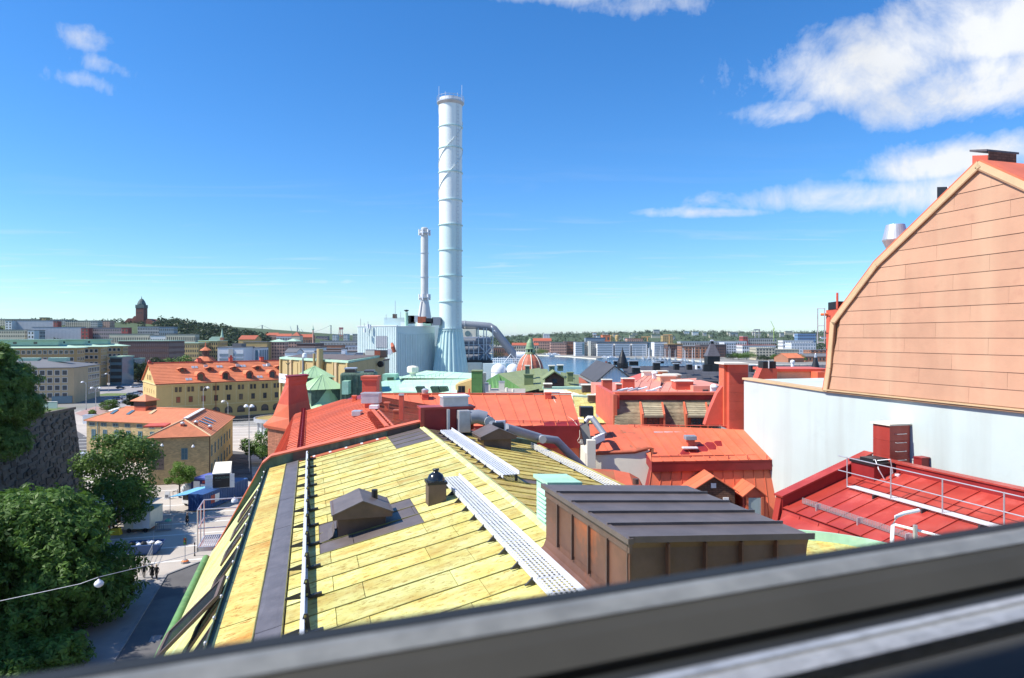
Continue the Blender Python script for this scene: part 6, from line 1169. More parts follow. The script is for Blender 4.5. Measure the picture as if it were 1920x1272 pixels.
for k, x in enumerate((9.2, 18.2, 26.6, 34.8, 43.0, 51.0)):     # small upper dormers
    y0_ = 6.2; zb_ = dz(.56); MB().fbox(BF, x - .95, x + .95, y0_, y0_ + 3, zb_ - .4, zb_ + 1.0).build('small_dormer', m_rust, hb2)
    for s in (-1, 1): MB().hexa([BF(x, y0_ - .5, zb_ + 1.3), BF(x + s * 1.5, y0_ - .5, zb_ + .85), BF(x + s * 1.5, 11, zb_ + .85), BF(x, 11, zb_ + 1.3), BF(x, y0_ - .5, zb_ + 1.45), BF(x + s * 1.5, y0_ - .5, zb_ + 1.0), BF(x + s * 1.5, 11, zb_ + 1.0), BF(x, 11, zb_ + 1.45)]).build('dormer_roof', m_tile, hb2)
    window(hb2, BF(x, y0_, zb_ + .05), BF.x, 1.2, .85, m_bfr, m_glass)
for k, (x, t) in enumerate(((10.3, .1), (13.8, .68), (22.2, .68), (30.4, .68), (34.2, .1), (38.6, .68), (42.5, .1), (46.8, .68))):
    for d in (-.55, .55): q = [BR(x + d - .45, t, .17), BR(x + d + .45, t, .17), BR(x + d + .45, t + .1, .17), BR(x + d - .45, t + .1, .17)]; MB().hexa(q + [p + Z * .14 for p in q]).build('skylight', m_galv, hb2)
for x in (16.0, 27.0, 38.2, 49): MB().fbox(BF, x - .55, x + .55, DB / 2 - .8, DB / 2 + .8, RB - .3, RB + 1.6).build('chimney', m_redside, hb2); MB().fbox(BF, x - .7, x + .7, DB / 2 - .95, DB / 2 + .95, RB + 1.6, RB + 1.8).build('chimney_cap', m_redd, hb2); MB().fbox(BF, x + 1.5 - .6, x + 1.5 + .6, 8.5, 9.5, dz(.74), dz(.74) + .9).build('roof_vent', m_galv, hb2)
MB().lathe(BF(0, DB / 2, RB + .4), [(.6, 0), (.6, .5), (.3, .9), (0, 1)], 10).build('gable_finial', m_redd, hb2)
q = BF(19, DB / 2 + 3); tt = T('roof_cupola', 'small orange two-tier cupola on the barracks ridge', 'cupola', q + Z * 16); MB().lathe(q, [(3.0, 16), (3.0, 19.2)], 8).build('drum', m_ywall, tt); MB().lathe(q, [(4.0, 19.2), (3.6, 19.6), (2.2, 20.8)], 8).build('lower_roof', m_tile, tt); MB().lathe(q, [(1.3, 20.8), (1.3, 23)], 8).build('lantern', m_bfr, tt); MB().lathe(q, [(2.2, 23), (1.9, 23.3), (.3, 24.3), (.1, 26), (0, 26.1)], 8).build('upper_roof', m_tile, tt)
# ------------------------------------------------------------------ small yellow brick building with hipped tile roofs
m_ybrick = mat('yellow_brick', (.52, .40, .215), .85, .14, .9, brick=((.967, .253), .5, (.85, .82, .75)), col2=(.40, .29, .15), c2scale=.3, c2thr=.55); m_tile2 = mat('light_orange_tile', (.62, .225, .115), .75, .14, .9, bump=.3, bscale=6, orand=.06)
SF = Fr((-68.5, 128.5), d=(.967, .253)); hsb = T('yellow_brick_house', 'yellow brick house in two wings with hipped orange tile roofs and teal windows', 'house', SF(5, 10))
W_, D_, E_, Q_ = 10.6, 32.0, 8.93, 11.6
MB().fbox(SF, 0, W_, 0, D_, 0, E_).build('wall', m_ybrick, hsb)
def hiproof(fr, w, d, e, r, m, parent, rows=10, ov=.45, ends=(True, True)):
    def pt(x, y, z): return fr(x, y, z)
    f0 = w / 2 if ends[0] else 0; f1 = d - (w / 2 if ends[1] else 0)
    faces = [((-ov, -ov), (w + ov, -ov), (w / 2, f0), (w / 2, f0)), ((w + ov, -ov), (w + ov, d + ov), (w / 2, f1), (w / 2, f0)), ((w + ov, d + ov), (-ov, d + ov), (w / 2, f1), (w / 2, f1)), ((-ov, d + ov), (-ov, -ov), (w / 2, f0), (w / 2, f1))]
    for a, b_, c, g in faces:
        b = MB()
        for k in range(rows):
            t0, t1 = k / rows, (k + 1) / rows; q = lambda p, s, t, h: pt(p[0] + (s[0] - p[0]) * t, p[1] + (s[1] - p[1]) * t, e + (r - e) * t + h)
            b.hexa([q(a, g, t0, -.08), q(b_, c, t0, -.08), q(b_, c, t1, -.08), q(a, g, t1, -.08), q(a, g, t0, .09), q(b_, c, t0, .09), q(b_, c, t1, .02), q(a, g, t1, .02)])
        b.build('roof_slope', m, parent)
    for p, g in (((-ov, -ov), (w / 2, f0)), ((w + ov, -ov), (w / 2, f0)), ((w + ov, d + ov), (w / 2, f1)), ((-ov, d + ov), (w / 2, f1))): MB().tube([pt(*p, e + .08), pt(*g, r + .08)], .16, 6).build('hip_tiles', m_ptrim if p[1] < 1 else m, parent)
    MB().tube([pt(w / 2, f0, r + .08), pt(w / 2, f1, r + .08)], .16, 6).build('ridge_tiles', m, parent)
hiproof(SF, W_, D_, E_, Q_, m_tile2, hsb, 16)
LF = Fr((-97.2, 156.0), d=(.963, -.268)); MB().fbox(LF, 0, 26, 0, 11, 0, E_).build('wall', m_ybrick, hsb)
LF2 = Fr(LF(28, 0)[:], d=(-LF.y.x * -1, -LF.y.y * -1)); LFr = Fr(LF(0, 11)[:], d=(-LF.y.x, -LF.y.y)); hiproof(LFr, 11, 27, E_, Q_, m_tile2, hsb, 14, ends=(True, False))
for k in range(7): window(hsb, LF(1.6 + 3.3 * k, 0, E_ - 1.2), LF.x, 1.5, .8, m_tfr, m_glass)
for k in range(7): window(hsb, LF(2.0 + 3.25 * k, 0, 4.6), LF.x, 1.15, 2.4, m_tfr, m_bglass); window(hsb, LF(2.0 + 3.25 * k, 0, 1.0), LF.x, 1.0, 1.3, m_tfr, m_glass)
window(hsb, SF(6.3, 0, 4.6), SF.x, 1.15, 2.2, m_tfr, m_bglass)
for k in range(7): window(hsb, SF(W_, 3.0 + 4.0 * k, 4.6), SF.y, 1.15, 2.2, m_tfr, m_bglass); window(hsb, SF(W_, 3.0 + 4.0 * k, 1.0), SF.y, 1.15, 2.2, m_tfr, m_glass)
MB().tube([LF(3.3, -.15, 0), LF(3.3, -.15, E_)], .09, 6).build('downpipe', m_tfr, hsb); MB().tube([SF(W_ + .12, .3, 0), SF(W_ + .12, .3, E_)], .09, 6).build('downpipe', m_bfr, hsb)
q = LF(11, 5.6); fr = Fr((q.x, q.y, 0), d=LF.x); MB().fbox(fr, -1.6, 1.6, -1.6, 1.6, 9.8, 12.0).build('roof_lantern', m_red, hsb); MB().fbox(fr, -1.65, 1.65, -1.65, 1.65, 12.0, 13.2).build('lantern_louvres', m_bfr, hsb)
for s, t_ in (((-2.2, -2.2), (2.2, -2.2)), ((2.2, -2.2), (2.2, 2.2)), ((2.2, 2.2), (-2.2, 2.2)), ((-2.2, 2.2), (-2.2, -2.2))): MB().prism([fr(*s, 13.2), fr(*t_, 13.2), fr(0, 0, 14.6)], Z * .12).build('lantern_roof', m_tile2, hsb)
for k, (x, y) in enumerate(((4.2, 2.3), (8.8, 2.3), (14.5, 2.8))):
    def LR(x, y, h): return LF(x, y, E_ + (Q_ - E_) * (y + .45) / 5.95 + h)
    q = [LR(x, y, .1), LR(x + .9, y, .1), LR(x + .9, y + 1.6, .1), LR(x, y + 1.6, .1)]; MB().hexa(q + [p + Z * .15 for p in q]).build('rooflight', m_bglass if k < 2 else m_ptrim, hsb)
def SR(x, y, h): return SF(x, y, E_ + (Q_ - E_) * (W_ + .45 - x) / (W_ / 2 + .45) + h)
for k in range(3): q = [SR(9.4, 9 + 3.2 * k, .1), SR(9.4, 9.8 + 3.2 * k, .1), SR(7.2, 9.8 + 3.2 * k, .1), SR(7.2, 9 + 3.2 * k, .1)]; MB().hexa(q + [p + Z * .15 for p in q]).build('rooflight', m_bglass, hsb)
MB().hexa([SF(4.9, 6, Q_ + .1), SF(5.7, 6, Q_ + .1), SF(5.7, 25, Q_ + .1), SF(4.9, 25, Q_ + .1), SF(4.9, 6, Q_ + .3), SF(5.7, 6, Q_ + .3), SF(5.7, 25, Q_ + .3), SF(4.9, 25, Q_ + .3)]).build('ridge_walkway', m_white, hsb)
MB().fbox(Fr(SF(-4.5, 15)[:], d=SF.x), 0, 4.2, 0, 5, E_ + .2, E_ + .5).build('link_roof', m_redside, hsb)
for k, (x, y) in enumerate(((5.3, 3.0), (7.6, 3.8), (9.9, 5.5))):
    z_ = E_ + (Q_ - E_) * min(y, W_ - x + .2) / 5.3; MB().fbox(SF, x - .3, x + .3, y, y + .6, z_ - .3, z_ + .55).build('roof_vent', m_red, hsb); MB().lathe(SF(x, y + .3, z_ + .55), [(.4, 0), (.45, .25), (.2, .45), (0, .5)], 10).build('vent_cap', m_galv, hsb)
for x, z_ in ((1.0, 7.4), (2.5, 7.4), (7.9, 7.0)): MB().lathe(SF(x, -.5, z_), [(.32, 0), (.28, .2), (.1, .45), (0, .5)], 10).build('wall_lamp', m_white, hsb); MB().tube([SF(x, 0, z_ + .7), SF(x, -.4, z_ + .75), SF(x, -.5, z_ + .5)], .04, 5).build('lamp_arm', m_iron, hsb)
t = T('wall_lettering_board', 'brownish painted board of dark company names on the brick wall', 'sign', SF(2, -.05, 3)); MB().fbox(SF, .75, 2.75, -.04, -.01, 2.85, 6.3).build('board', mat('sign_brown', (.22, .17, .14), .8), t)
for txt, z_, sz in (('TEATERN', 5.65, .34), ('Team UNO', 5.02, .40), ('HABELO', 4.42, .42), ('Sun Off', 3.62, .58), ('Resebutiken', 3.05, .30)): lettering(txt, sz, SF(.85, -.05, z_), SF.x, m_ink, t)
MB().lathe((0, 0, 0), [(.16, 0), (.1, .02), (.0, .03)], 8).build('emblem', m_ink, t, mtx=Matrix.Translation(SF(1.7, -.05, 6.1)) @ Matrix.Rotation(math.pi / 2, 4, 'X'))
# ------------------------------------------------------------------ stone bastion on the left
bs = T('stone_bastion', 'tall rubble stone bastion with grass top at the left', 'bastion', (-78, 105, 0))
m_stone = mat('bastion_stone', (.125, .105, .085), .9, .25, 1.2, orand=.35, bump=.5, bscale=5); m_mort = mat('bastion_mortar', (.16, .14, .12), .95, .2, 2)
top_z = 15.6; tp = [V3((-74.4, 116, top_z)), V3((-72.0, 95, top_z)), V3((-70.0, 60, top_z)), V3((-110, 60, top_z)), V3((-112, 122, top_z))]; ft = [V3((-72.6, 116.5, 0)), V3((-70.0, 95, 0)), V3((-68, 60, 0)), V3((-110, 60, 0)), V3((-112, 123, 0))]
b = MB(); n = 5; b.add(tp + ft, [(0, 1, 2, 3, 4)] + [(i, (i + 1) % n, n + (i + 1) % n, n + i) for i in range(n)]); b.build('core', m_mort, bs)
random.seed(11); cnt = 0
def stones(a0, a1, f0, f1, rows, L):
    nn = (a1 - a0).cross(f0 - a0).normalized()
    if nn.x < 0 and abs(nn.x) > abs(nn.y): nn = -nn
    if abs(nn.y) > abs(nn.x) and nn.y > 0 : pass
    for r in range(rows):
        s = random.uniform(0, .02)
        while s < 1:
            w = random.uniform(.5, 2.0) / L; s1 = min(1, s + w); z0, z1 = r / rows + random.uniform(-.012, .012), (r + 1) / rows - .012
            def q(s_, t_): return lp(lp(a0, a1, s_), lp(f0, f1, s_), t_)
            g = .06 / L; e = .12; pts = [q(s + g + e * w, z0), q(s1 - g - e * w, z0 + .006), q(s1 - g, (z0 + z1) / 2), q(s1 - g - e * w, z1), q(s + g + e * w, z1 - .006), q(s + g, (z0 + z1) / 2)]
            pts = [p + (a1 - a0).normalized() * random.uniform(-.14, .14) + Z * (random.uniform(-.2, .2) + .35 * math.sin(s * 31 + r)) for p in pts]; h = random.uniform(.08, .28); ce = sum(pts, V3()) / 6; b = MB(); m_ = [ce + (p - ce) * .86 + nn * h for p in pts]
            b.add(pts + m_, [(6, 7, 8, 9, 10, 11)] + [(i, (i + 1) % 6, 6 + (i + 1) % 6, 6 + i) for i in range(6)]); b.build('stone', m_stone, bs); s = s1
stones(tp[0], tp[1], ft[0], ft[1], 15, 21)
MB().prism([p + Z * .02 for p in tp], Z * .35).build('grass_top', m_grass, bs); MB().prism([tp[0] + V3((.25, .1, .1)), tp[1] + V3((.25, 0, .1)), tp[1] + V3((-.4, 0, .1)), tp[0] + V3((-.4, -.3, .1))], Z * .4).build('coping', m_stone, bs)
t = T('glass_railing', 'glass panel railing on the grass top of the bastion', 'railing', (-80, 114, 16))
m_gl = mat('railing_glass', (.45, .58, .60), .1, .05, 1, spec=.8)
for k in range(6): a = V3((-76.5 - 1.75 * k, 114.8, 15.95)); MB().box(a, V3((-1.62, 0, 0)), V3((0, .03, 0)), Z * 1.1).build('glass_panel', m_gl, t); MB().tube([a + V3((.06, 0, 0)), a + V3((.06, 0, 1.2))], .04, 6).build('post', m_galv, t)
MB().tube([V3((-76.4, 114.8, 17.1)), V3((-87.2, 114.8, 17.1))], .035, 6).build('handrail', m_galv, t)
# ------------------------------------------------------------------ round pavilion
pv = T('round_pavilion', 'round glass pavilion with sedum roof and steel rim by the canal', 'pavilion', (-67.5, 198, 0)); pc = V3((-67.0, 199, 0))
MB().lathe(pc, [(6.6, .05), (6.6, 3.6)], 40).build('glass_drum', mat('frosted_glass', (.50, .53, .55), .2, .06, .5, spec=.6), pv, smooth=True)
for k in range(20): a0 = 2 * math.pi * k / 20; q = pc + V3((6.72 * math.cos(a0), 6.72 * math.sin(a0), 0)); MB().tube([q + Z * .05, q + Z * 3.6], .12, 6).build('mullion', m_galv, pv)
MB().lathe(pc, [(7.0, 3.6), (7.8, 3.7), (7.8, 4.7), (7.5, 4.7), (7.5, 4.3), (0, 4.3)], 48).build('rim', m_galv, pv); MB().lathe(pc, [(7.45, 4.32), (7.45, 4.42), (3, 4.5), (0, 4.52)], 40).build('sedum_roof', mat('sedum', (.34, .24, .09), .95, .25, 1.5, col2=(.22, .22, .07), c2scale=.6, c2thr=.5), pv)
# ------------------------------------------------------------------ generic buildings
def rows_windows(t, fr, w, d, h, faces, m_g, m_f=None, off=.06, name='windows'):
    """faces: list of (side, cols, rows, win_w, win_h, x0, x1, z0, z1)"""
    b = MB(); f = MB()
    for sd, nc, nr_, ww, wh, x0, x1, z0, z1 in faces:
        for i in range(nc):
            for j in range(nr_):
                x = x0 + (x1 - x0) * (i + .5) / nc; z_ = z0 + (z1 - z0) * (j + .5) / nr_
                for mb, e, o in ((b, 0, off), (f, .14, off * .6)):
                    if mb is f and m_f is None: continue
                    q = dict(front=(x - ww / 2 - e, x + ww / 2 + e, -o, .0), right=(w, w + o, x - ww / 2 - e, x + ww / 2 + e), left=(-o, 0, x - ww / 2 - e, x + ww / 2 + e), back=(x - ww / 2, x + ww / 2, d, d + o))[sd]
                    mb.fbox(fr, *q, z_ - wh / 2 - e, z_ + wh / 2 + e)
    if m_f: f.build('window_frames', m_f, t, kind='stuff')
    b.build(name, m_g, t, kind='stuff')
def block(name, label, fr, w, d, h, wm, rm, faces=(), cat='building', group=None, roof='flat', rh=2.5, gm=None, fm=None, base=0.0, ov=.3, rows=1):
    t = T(name, label, cat, fr(w / 2, d / 2, base), group); fr = Fr(fr(0, 0, base)[:], d=fr.x)
    MB().fbox(fr, 0, w, 0, d, -2 if base else 0, h).build('wall', wm, t)
    if roof == 'flat': MB().fbox(fr, -ov, w + ov, -ov, d + ov, h, h + .6).build('roof', rm, t)
    elif roof == 'gable':
        for s in (0, 1): q = [fr(-ov, -ov if not s else d + ov, h - .1), fr(w + ov, -ov if not s else d + ov, h - .1), fr(w + ov, d / 2, h + rh), fr(-ov, d / 2, h + rh)]; MB().hexa([p - Z * .02 for p in q] + [p + Z * .3 for p in q]).build('roof', rm, t)
        MB().prism([fr(.02, .02, h), fr(.02, d / 2, h + rh - .1), fr(.02, d - .02, h)], fr.x * (w - .04)).build('gable', wm, t)
    elif roof == 'hip':
        k = min(w, d) / 2; q = [fr(-ov, -ov, h), fr(w + ov, -ov, h), fr(w + ov, d + ov, h), fr(-ov, d + ov, h)]
        r = [fr(k, d / 2, h + rh), fr(w - k, d / 2, h + rh)] if w >= d else [fr(w / 2, k, h + rh), fr(w / 2, d - k, h + rh)]
        b = MB(); vs = q + r; fs = [(0, 1, 5, 4), (1, 2, 5), (2, 3, 4, 5), (3, 0, 4), (0, 3, 2, 1)] if w >= d else [(0, 1, 4), (1, 2, 5, 4), (2, 3, 5), (3, 0, 4, 5), (0, 3, 2, 1)]
        b.add(vs, fs); b.build('roof', rm, t); MB().fbox(fr, -ov, w + ov, -ov, d + ov, h - .3, h - .01).build('eaves', rm, t)
    if faces: rows_windows(t, fr, w, d, h, faces, gm or m_glass, fm)
    return t, fr
m_obr = mat('office_brick', (.44, .28, .125), .8, .1, .2); m_obe = mat('office_beige', (.52, .38, .22), .8, .1, .2); m_gr2 = mat('mint_roof_far', (.40, .56, .42), .7, .1, .1); m_dkr = mat('slate_roof_far', (.15, .15, .155), .7, .1, .1)
o1 = V3((-184, 286.7, 0)); F1 = Fr((o1 - V * 42)[:], d=V)
t, fr = block('beige_office', 'beige brick office with dark roof and white window rows beyond the bastion', F1, 42, 37, 15.2, m_obe, m_dkr, [('front', 14, 4, 1.7, 1.9, 2, 40, 2, 14.6), ('right', 7, 4, 1.6, 1.9, 19, 36, 2, 14.6)], roof='hip', rh=3.2, fm=m_wfr)
for k in range(3): MB().fbox(fr, 6 + 11 * k, 13 + 11 * k, 14, 19, 17.2, 18.9).build('roof_house', m_gr2, t)
MB().fbox(fr, 34, 41.5, -.4, 0, .2, 3.2).build('entrance_glass', m_bglass, t)
for i, (px, Y, lb) in enumerate(((143.5, 350, 'brown office wing with mint roof, first of three behind the beige office'), (188.5, 385, 'brown office wing with mint roof, middle one of three'), (230, 420, 'brown office wing with mint roof, last of three beside the dark brick block'))):
    c = P(px, 0, Y); c.z = 0; fr0 = Fr((c - V * 55)[:], d=V)
    t, fr = block('brown_office', lb, fr0, 55, 13, 22.5, m_obr, m_gr2, [('front', 22, 5, 1.5, 1.7, 2, 54, 4, 22), ('right', 4, 5, 1.1, 1.5, 1, 12, 4, 22)], roof='hip', rh=1.4, fm=m_wfr, group='brown office wings with mint roofs', ov=1.2)
    MB().fbox(fr, 4, 46, 3, 10, 23.6, 26.2).build('penthouse', m_gr2, t); MB().fbox(fr, 3, 47, 2, 11, 26.2, 26.6).build('penthouse_roof', m_gr2, t)
    b = MB(); [b.fbox(fr, 8 + 9 * k, 9.6 + 9 * k, 2.9, 3, 24.4, 25.4) for k in range(4)]; b.build('penthouse_windows', m_glass, t, kind='stuff')
for i, (px0, px1, yt, Y, lb) in enumerate(((206, 229, 670, 395, 'dark glass link building between two brown office wings'), (244, 252, 674, 425, 'small dark glass annex at the foot of the trees'))):
    a = P(px0, yt, Y); t, fr = block('glass_link', lb, Fr((a.x, Y, 0)), (px1 - px0) / F * Y, 12, a.z, m_bglass, m_gr2, [('front', 8, 4, .8, 2.2, .3, (px1 - px0) / F * Y - .3, 1, a.z)], gm=m_glass)
def pb(name, label, px0, px1, yt, Y, depth, wm, rm, cols, nr_, base=0.0, roof='flat', rh=3, rot=0.0, ww=.5, wh=.5, cat='building', group=None, gm=None, fm=None, side=True):
    """building from the picture columns of its front, its top row and its distance"""
    a, c = P(px0, yt, Y), P(px1, yt, Y); w = (c.x - a.x) / math.cos(rot); h = a.z - base
    fr = Fr((a.x, Y, 0), rot); cw = w / max(1, cols); rhh = h / max(1, nr_)
    f = [('front', cols, nr_, cw * ww, rhh * wh, 0, w, h * .06, h * .97)] if cols else []
    if cols and side: nc = max(1, int(depth / cw)); f.append(('left' if (px0 + px1) / 2 > CX else 'right', nc, nr_, cw * ww, rhh * wh, 0, depth, h * .06, h * .97))
    return block(name, label, fr, w, depth, h, wm, rm, f, cat, group, roof, rh, gm, fm, base)
m_dbr2 = mat('dark_brown_office', (.13, .075, .065), .8, .15, .2); m_tanb = mat('tan_block', (.46, .33, .14), .8, .1, .2); m_greyb = mat('grey_block', (.42, .42, .40), .8, .1, .1); m_whiteb = mat('white_block', (.68, .69, .70), .7, .06, .1); m_ltan = mat('light_beige_block', (.55, .50, .38), .8, .08, .1); m_pinkb = mat('pink_block', (.56, .34, .26), .8, .1, .1); m_redb = mat('red_block', (.36, .07, .06), .8, .1, .1); m_mauve = mat('mauve_block', (.34, .27, .28), .8, .1, .1); m_gbl = mat('grey_screen', (.48, .48, .52), .6, .08, .3); m_bband = mat('blue_grey_band', (.22, .28, .33), .5); m_brb = mat('brick_block', (.38, .17, .10), .8, .12, .2)
pb('dark_brick_office', 'long dark brown office block with mint roof behind the round trees', 222, 314, 640, 480, 26, m_dbr2, m_gr2, 26, 6, rot=.05, gm=mat('brown_glass', (.16, .12, .12), .3))
pb('tan_office', 'tan block with mint eaves behind the right round tree', 310, 372, 644, 600, 20, m_tanb, m_gr2, 18, 5); pb('tan_office_tower', 'taller tan end block with mint roof beside the small church', 372, 408, 640, 620, 22, m_tanb, m_gr2, 9, 6)
t, fr = pb('white_bank', 'white rounded office with dark window bands and a red sign panel', 408, 456, 652, 520, 22, m_whiteb, m_dkr, 0, 0)
for k in range(4): w_ = 48 / F * 520; MB().fbox(fr, 1.5, w_ + .2, -.25, 0, 3.2 + 3.4 * k, 5.0 + 3.4 * k).build('window_band', m_bband, t)
MB().fbox(fr, 8.5, 12.0, -.5, 0, 8, 19).build('sign_panel', m_greyb, t); MB().fbox(fr, 9.6, 11.2, -.6, -.5, 11, 14).build('sign_mark', m_red2, t); MB().fbox(fr, 10, 17, 3, 12, 20, 23).build('plant_room', m_dkr, t)
pb('white_glass_office', 'white office with blue glass front beside the banded one', 458, 486, 653, 540, 20, m_whiteb, m_dkr, 3, 1, gm=m_bglass, ww=.6, wh=.8)
pb('tan_blank_hall', 'blank tan hall with flat roof behind the white offices', 456, 501, 642, 640, 25, m_tanb, m_dkr, 0, 0); pb('tan_gabled_house', 'yellow house with red gabled roof at the wooded hill foot', 447, 478, 637, 690, 18, m_tanb, m_rust, 0, 0, roof='gable', rh=4)
pb('pink_apartment', 'pink brick apartment block with mint roof and two window columns', 504, 533, 641, 650, 16, m_pinkb, m_gr2, 6, 7, roof='hip', rh=2.5, rot=.1); pb('pink_apartment', 'narrow pink brick apartment block next to the mint-roofed one', 536, 556, 640, 680, 16, m_pinkb, m_gr2, 4, 7, roof='hip', rh=2.5)
pb('dark_ferry_hall', 'long dark brown flat hall behind the white terminal', 556, 590, 645, 600, 30, m_dbr2, m_dkr, 0, 0); pb('white_terminal', 'low white terminal building with window strip', 540, 590, 653, 470, 30, m_whiteb, m_froof, 20, 2, gm=m_bband)
pb('low_white_shed', 'low pale shed in front of the terminal', 534, 556, 661, 430, 14, m_whiteb, m_dkr, 6, 1, roof='gable', rh=2); pb('long_grey_shed', 'long low grey shed roof right of the terminal', 590, 672, 660, 460, 24, m_greyb, m_froof, 24, 2); pb('brown_low_shed', 'long brown shed behind the grey one', 585, 640, 655, 520, 20, m_brb, m_dkr, 18, 2)
# ------------------------------------------------------------------ far left hill: apartments, church
def hb_(px, Y): return hz((px - CX) / F * Y, Y)
for nm, lb, px0, px1, yt, Y, d, wm, cols, nr_ in (
    ('hill_apartments', 'long pale apartment slab along the hill crest at the far left', -60, 76, 599, 1180, 14, m_ltan, 40, 4), ('hill_apartments', 'grey apartment slab with brown lift house on the hill crest', 76, 122, 600, 1190, 14, m_greyb, 14, 4),
    ('screened_apartments', 'apartment slab wrapped in pale grey scaffold screens on the hill', 26, 100, 601.5, 1120, 12, m_gbl, 30, 1), ('hill_apartments', 'beige apartment slab between the screened block and the church', 122, 170, 602, 1150, 14, m_ltan, 12, 5), ('hill_apartments', 'pale narrow tower block below the crest', 170, 183, 602, 1120, 14, m_greyb, 4, 5), ('hill_apartments', 'pink and white striped apartment block near the church', 186, 206, 602, 1160, 14, m_pinkb, 6, 5),
    ('screened_apartments', 'lower apartment slab wrapped in pale screens on the hillside', 60, 152, 614, 1010, 12, m_gbl, 36, 1), ('hill_apartments', 'mauve apartment slab with small windows on the hillside', 167, 228, 615, 1020, 12, m_mauve, 18, 4), ('hill_apartments', 'light beige slab at the left end of the hillside', -40, 46, 619, 960, 12, m_ltan, 26, 4), ('hill_apartments', 'grey beige block beside the white balconies', 46, 74, 620, 970, 12, m_greyb, 8, 4),
    ('hill_apartments', 'pale slab below the church among the trees', 258, 298, 613, 1080, 12, m_greyb, 13, 4), ('hill_apartments', 'pale slab with blue end below the wooded slope', 298, 326, 613.5, 1060, 12, m_bband, 8, 4), ('hill_apartments', 'low cream slab in front of the mauve one', 205, 280, 627, 900, 12, m_ltan, 22, 2), ('hill_apartments', 'cream slab with dark windows right of the low cream one', 312, 366, 627.5, 880, 12, m_ltan, 14, 3), ('hill_apartments', 'low white house row at the tree line', 282, 310, 630, 890, 10, m_whiteb, 8, 2)):
    bz = max(0, hb_((px0 + px1) / 2, Y) - 1.5); t, fr = pb(nm, lb, px0, px1, yt, Y, d, wm, m_dkr, cols, nr_, base=bz, group=None, gm=m_bband if 'screen' in nm else None, ww=.12 if 'screen' in nm else .5, wh=.9 if 'screen' in nm else .45)
for k, (px0, px1, yt, Y, m_, lb) in enumerate(((100, 108, 603, 1117, m_redb, 'deep red stair block at the end of the upper screened slab'), (152, 166, 616, 1008, m_redb, 'deep red stair block at the end of the lower screened slab'), (228, 240, 615, 1018, m_redb, 'deep red stair block at the end of the mauve slab'), (52, 64, 620, 955, m_whiteb, 'white balcony block in front of the grey beige one'), (10, 22, 602, 1110, m_whiteb, 'white balcony stack on the crest slab'), (74, 86, 596, 1180, m_tanb, 'brown lift house on the crest roofs'))):
    pb('stair_block', lb, px0, px1, yt, Y, 10, m_, m_dkr, 2, 4, base=max(0, hb_(px0, Y) - 1.5), side=False)
cb_ = hb_(264, 1300) - 1; sC = 1300 / F; ch = T('hill_church', 'dark red brick church with domed tower on the hilltop', 'church', V3((-707, 1300, cb_)))
m_chbr = mat('church_brick', (.17, .065, .05), .85, .15, .1); m_chrf = mat('church_roof', (.24, .08, .055), .8, .15, .1); m_chcu = mat('church_copper', (.09, .13, .125), .7, .2, .1)
zC = lambda py: H - (py - CY) * sC; xC = lambda px: (px - CX) * sC
MB().box((xC(257.2), 1295, cb_), (14.6 * sC, 0, 0), (0, 14, 0), Z * (zC(578) - cb_)).build('tower', m_chbr, ch)
MB().box((xC(256.6), 1294.5, zC(578)), (15.8 * sC, 0, 0), (0, 15, 0), Z * (zC(572) - zC(578))).build('belfry', m_chcu, ch)
MB().lathe((xC(264.5), 1302, 0), [(7.4 * sC, zC(573)), (7.4 * sC, zC(570)), (6.2 * sC, zC(567)), (5.4 * sC, zC(565)), (3.0 * sC, zC(561.5)), (.8 * sC, zC(560)), (.25 * sC, zC(556)), (0, zC(555))], 12).build('cupola', m_chcu, ch)
for x0, x1, ya, yb in ((235, 250, 606, 597), (246, 262, 604, 593), (268, 290, 606, 598)):
    MB().prism([V3((xC(x0), 1296, zC(ya + 6))), V3((xC(x1), 1296, zC(ya + 6))), V3((xC(x1), 1296, zC(ya - 2))), V3((xC((x0 + x1) / 2), 1296, zC(yb))), V3((xC(x0), 1296, zC(ya - 2)))], V3((0, 30, 0))).build('nave', m_chrf, ch)
b = MB(); [b.box((xC(260 + 3.5 * k), 1294.8, zC(588)), (1.2 * sC, 0, 0), (0, .3, 0), Z * 2.5 * sC) for k in range(3)]; b.build('windows', m_glass, ch, kind='stuff')
s5 = 760 / F; t = T('green_spire_church', 'small church with slender green copper spire at the wooded hill foot', 'church', P(415, 650, 760)); z5 = lambda py: H - (py - CY) * s5; x5 = lambda px: (px - CX) * s5
MB().box((x5(412.5), 760, 5), (5.5 * s5, 0, 0), (0, 3.5, 0), Z * (z5(633) - 5)).build('tower', m_brb, t); MB().lathe((x5(415.2), 761.7, 0), [(3.2 * s5, z5(633)), (2.2 * s5, z5(628)), (.3 * s5, z5(616)), (0, z5(613))], 8).build('spire', m_gr2, t); MB().prism([V3((x5(390), 762, z5(648))), V3((x5(390), 762, z5(636))), V3((x5(396), 762, z5(631.5))), V3((x5(412), 762, z5(631.5))), V3((x5(412), 762, z5(648)))], V3((0, 8, 0))).build('nave', m_gr2, t)
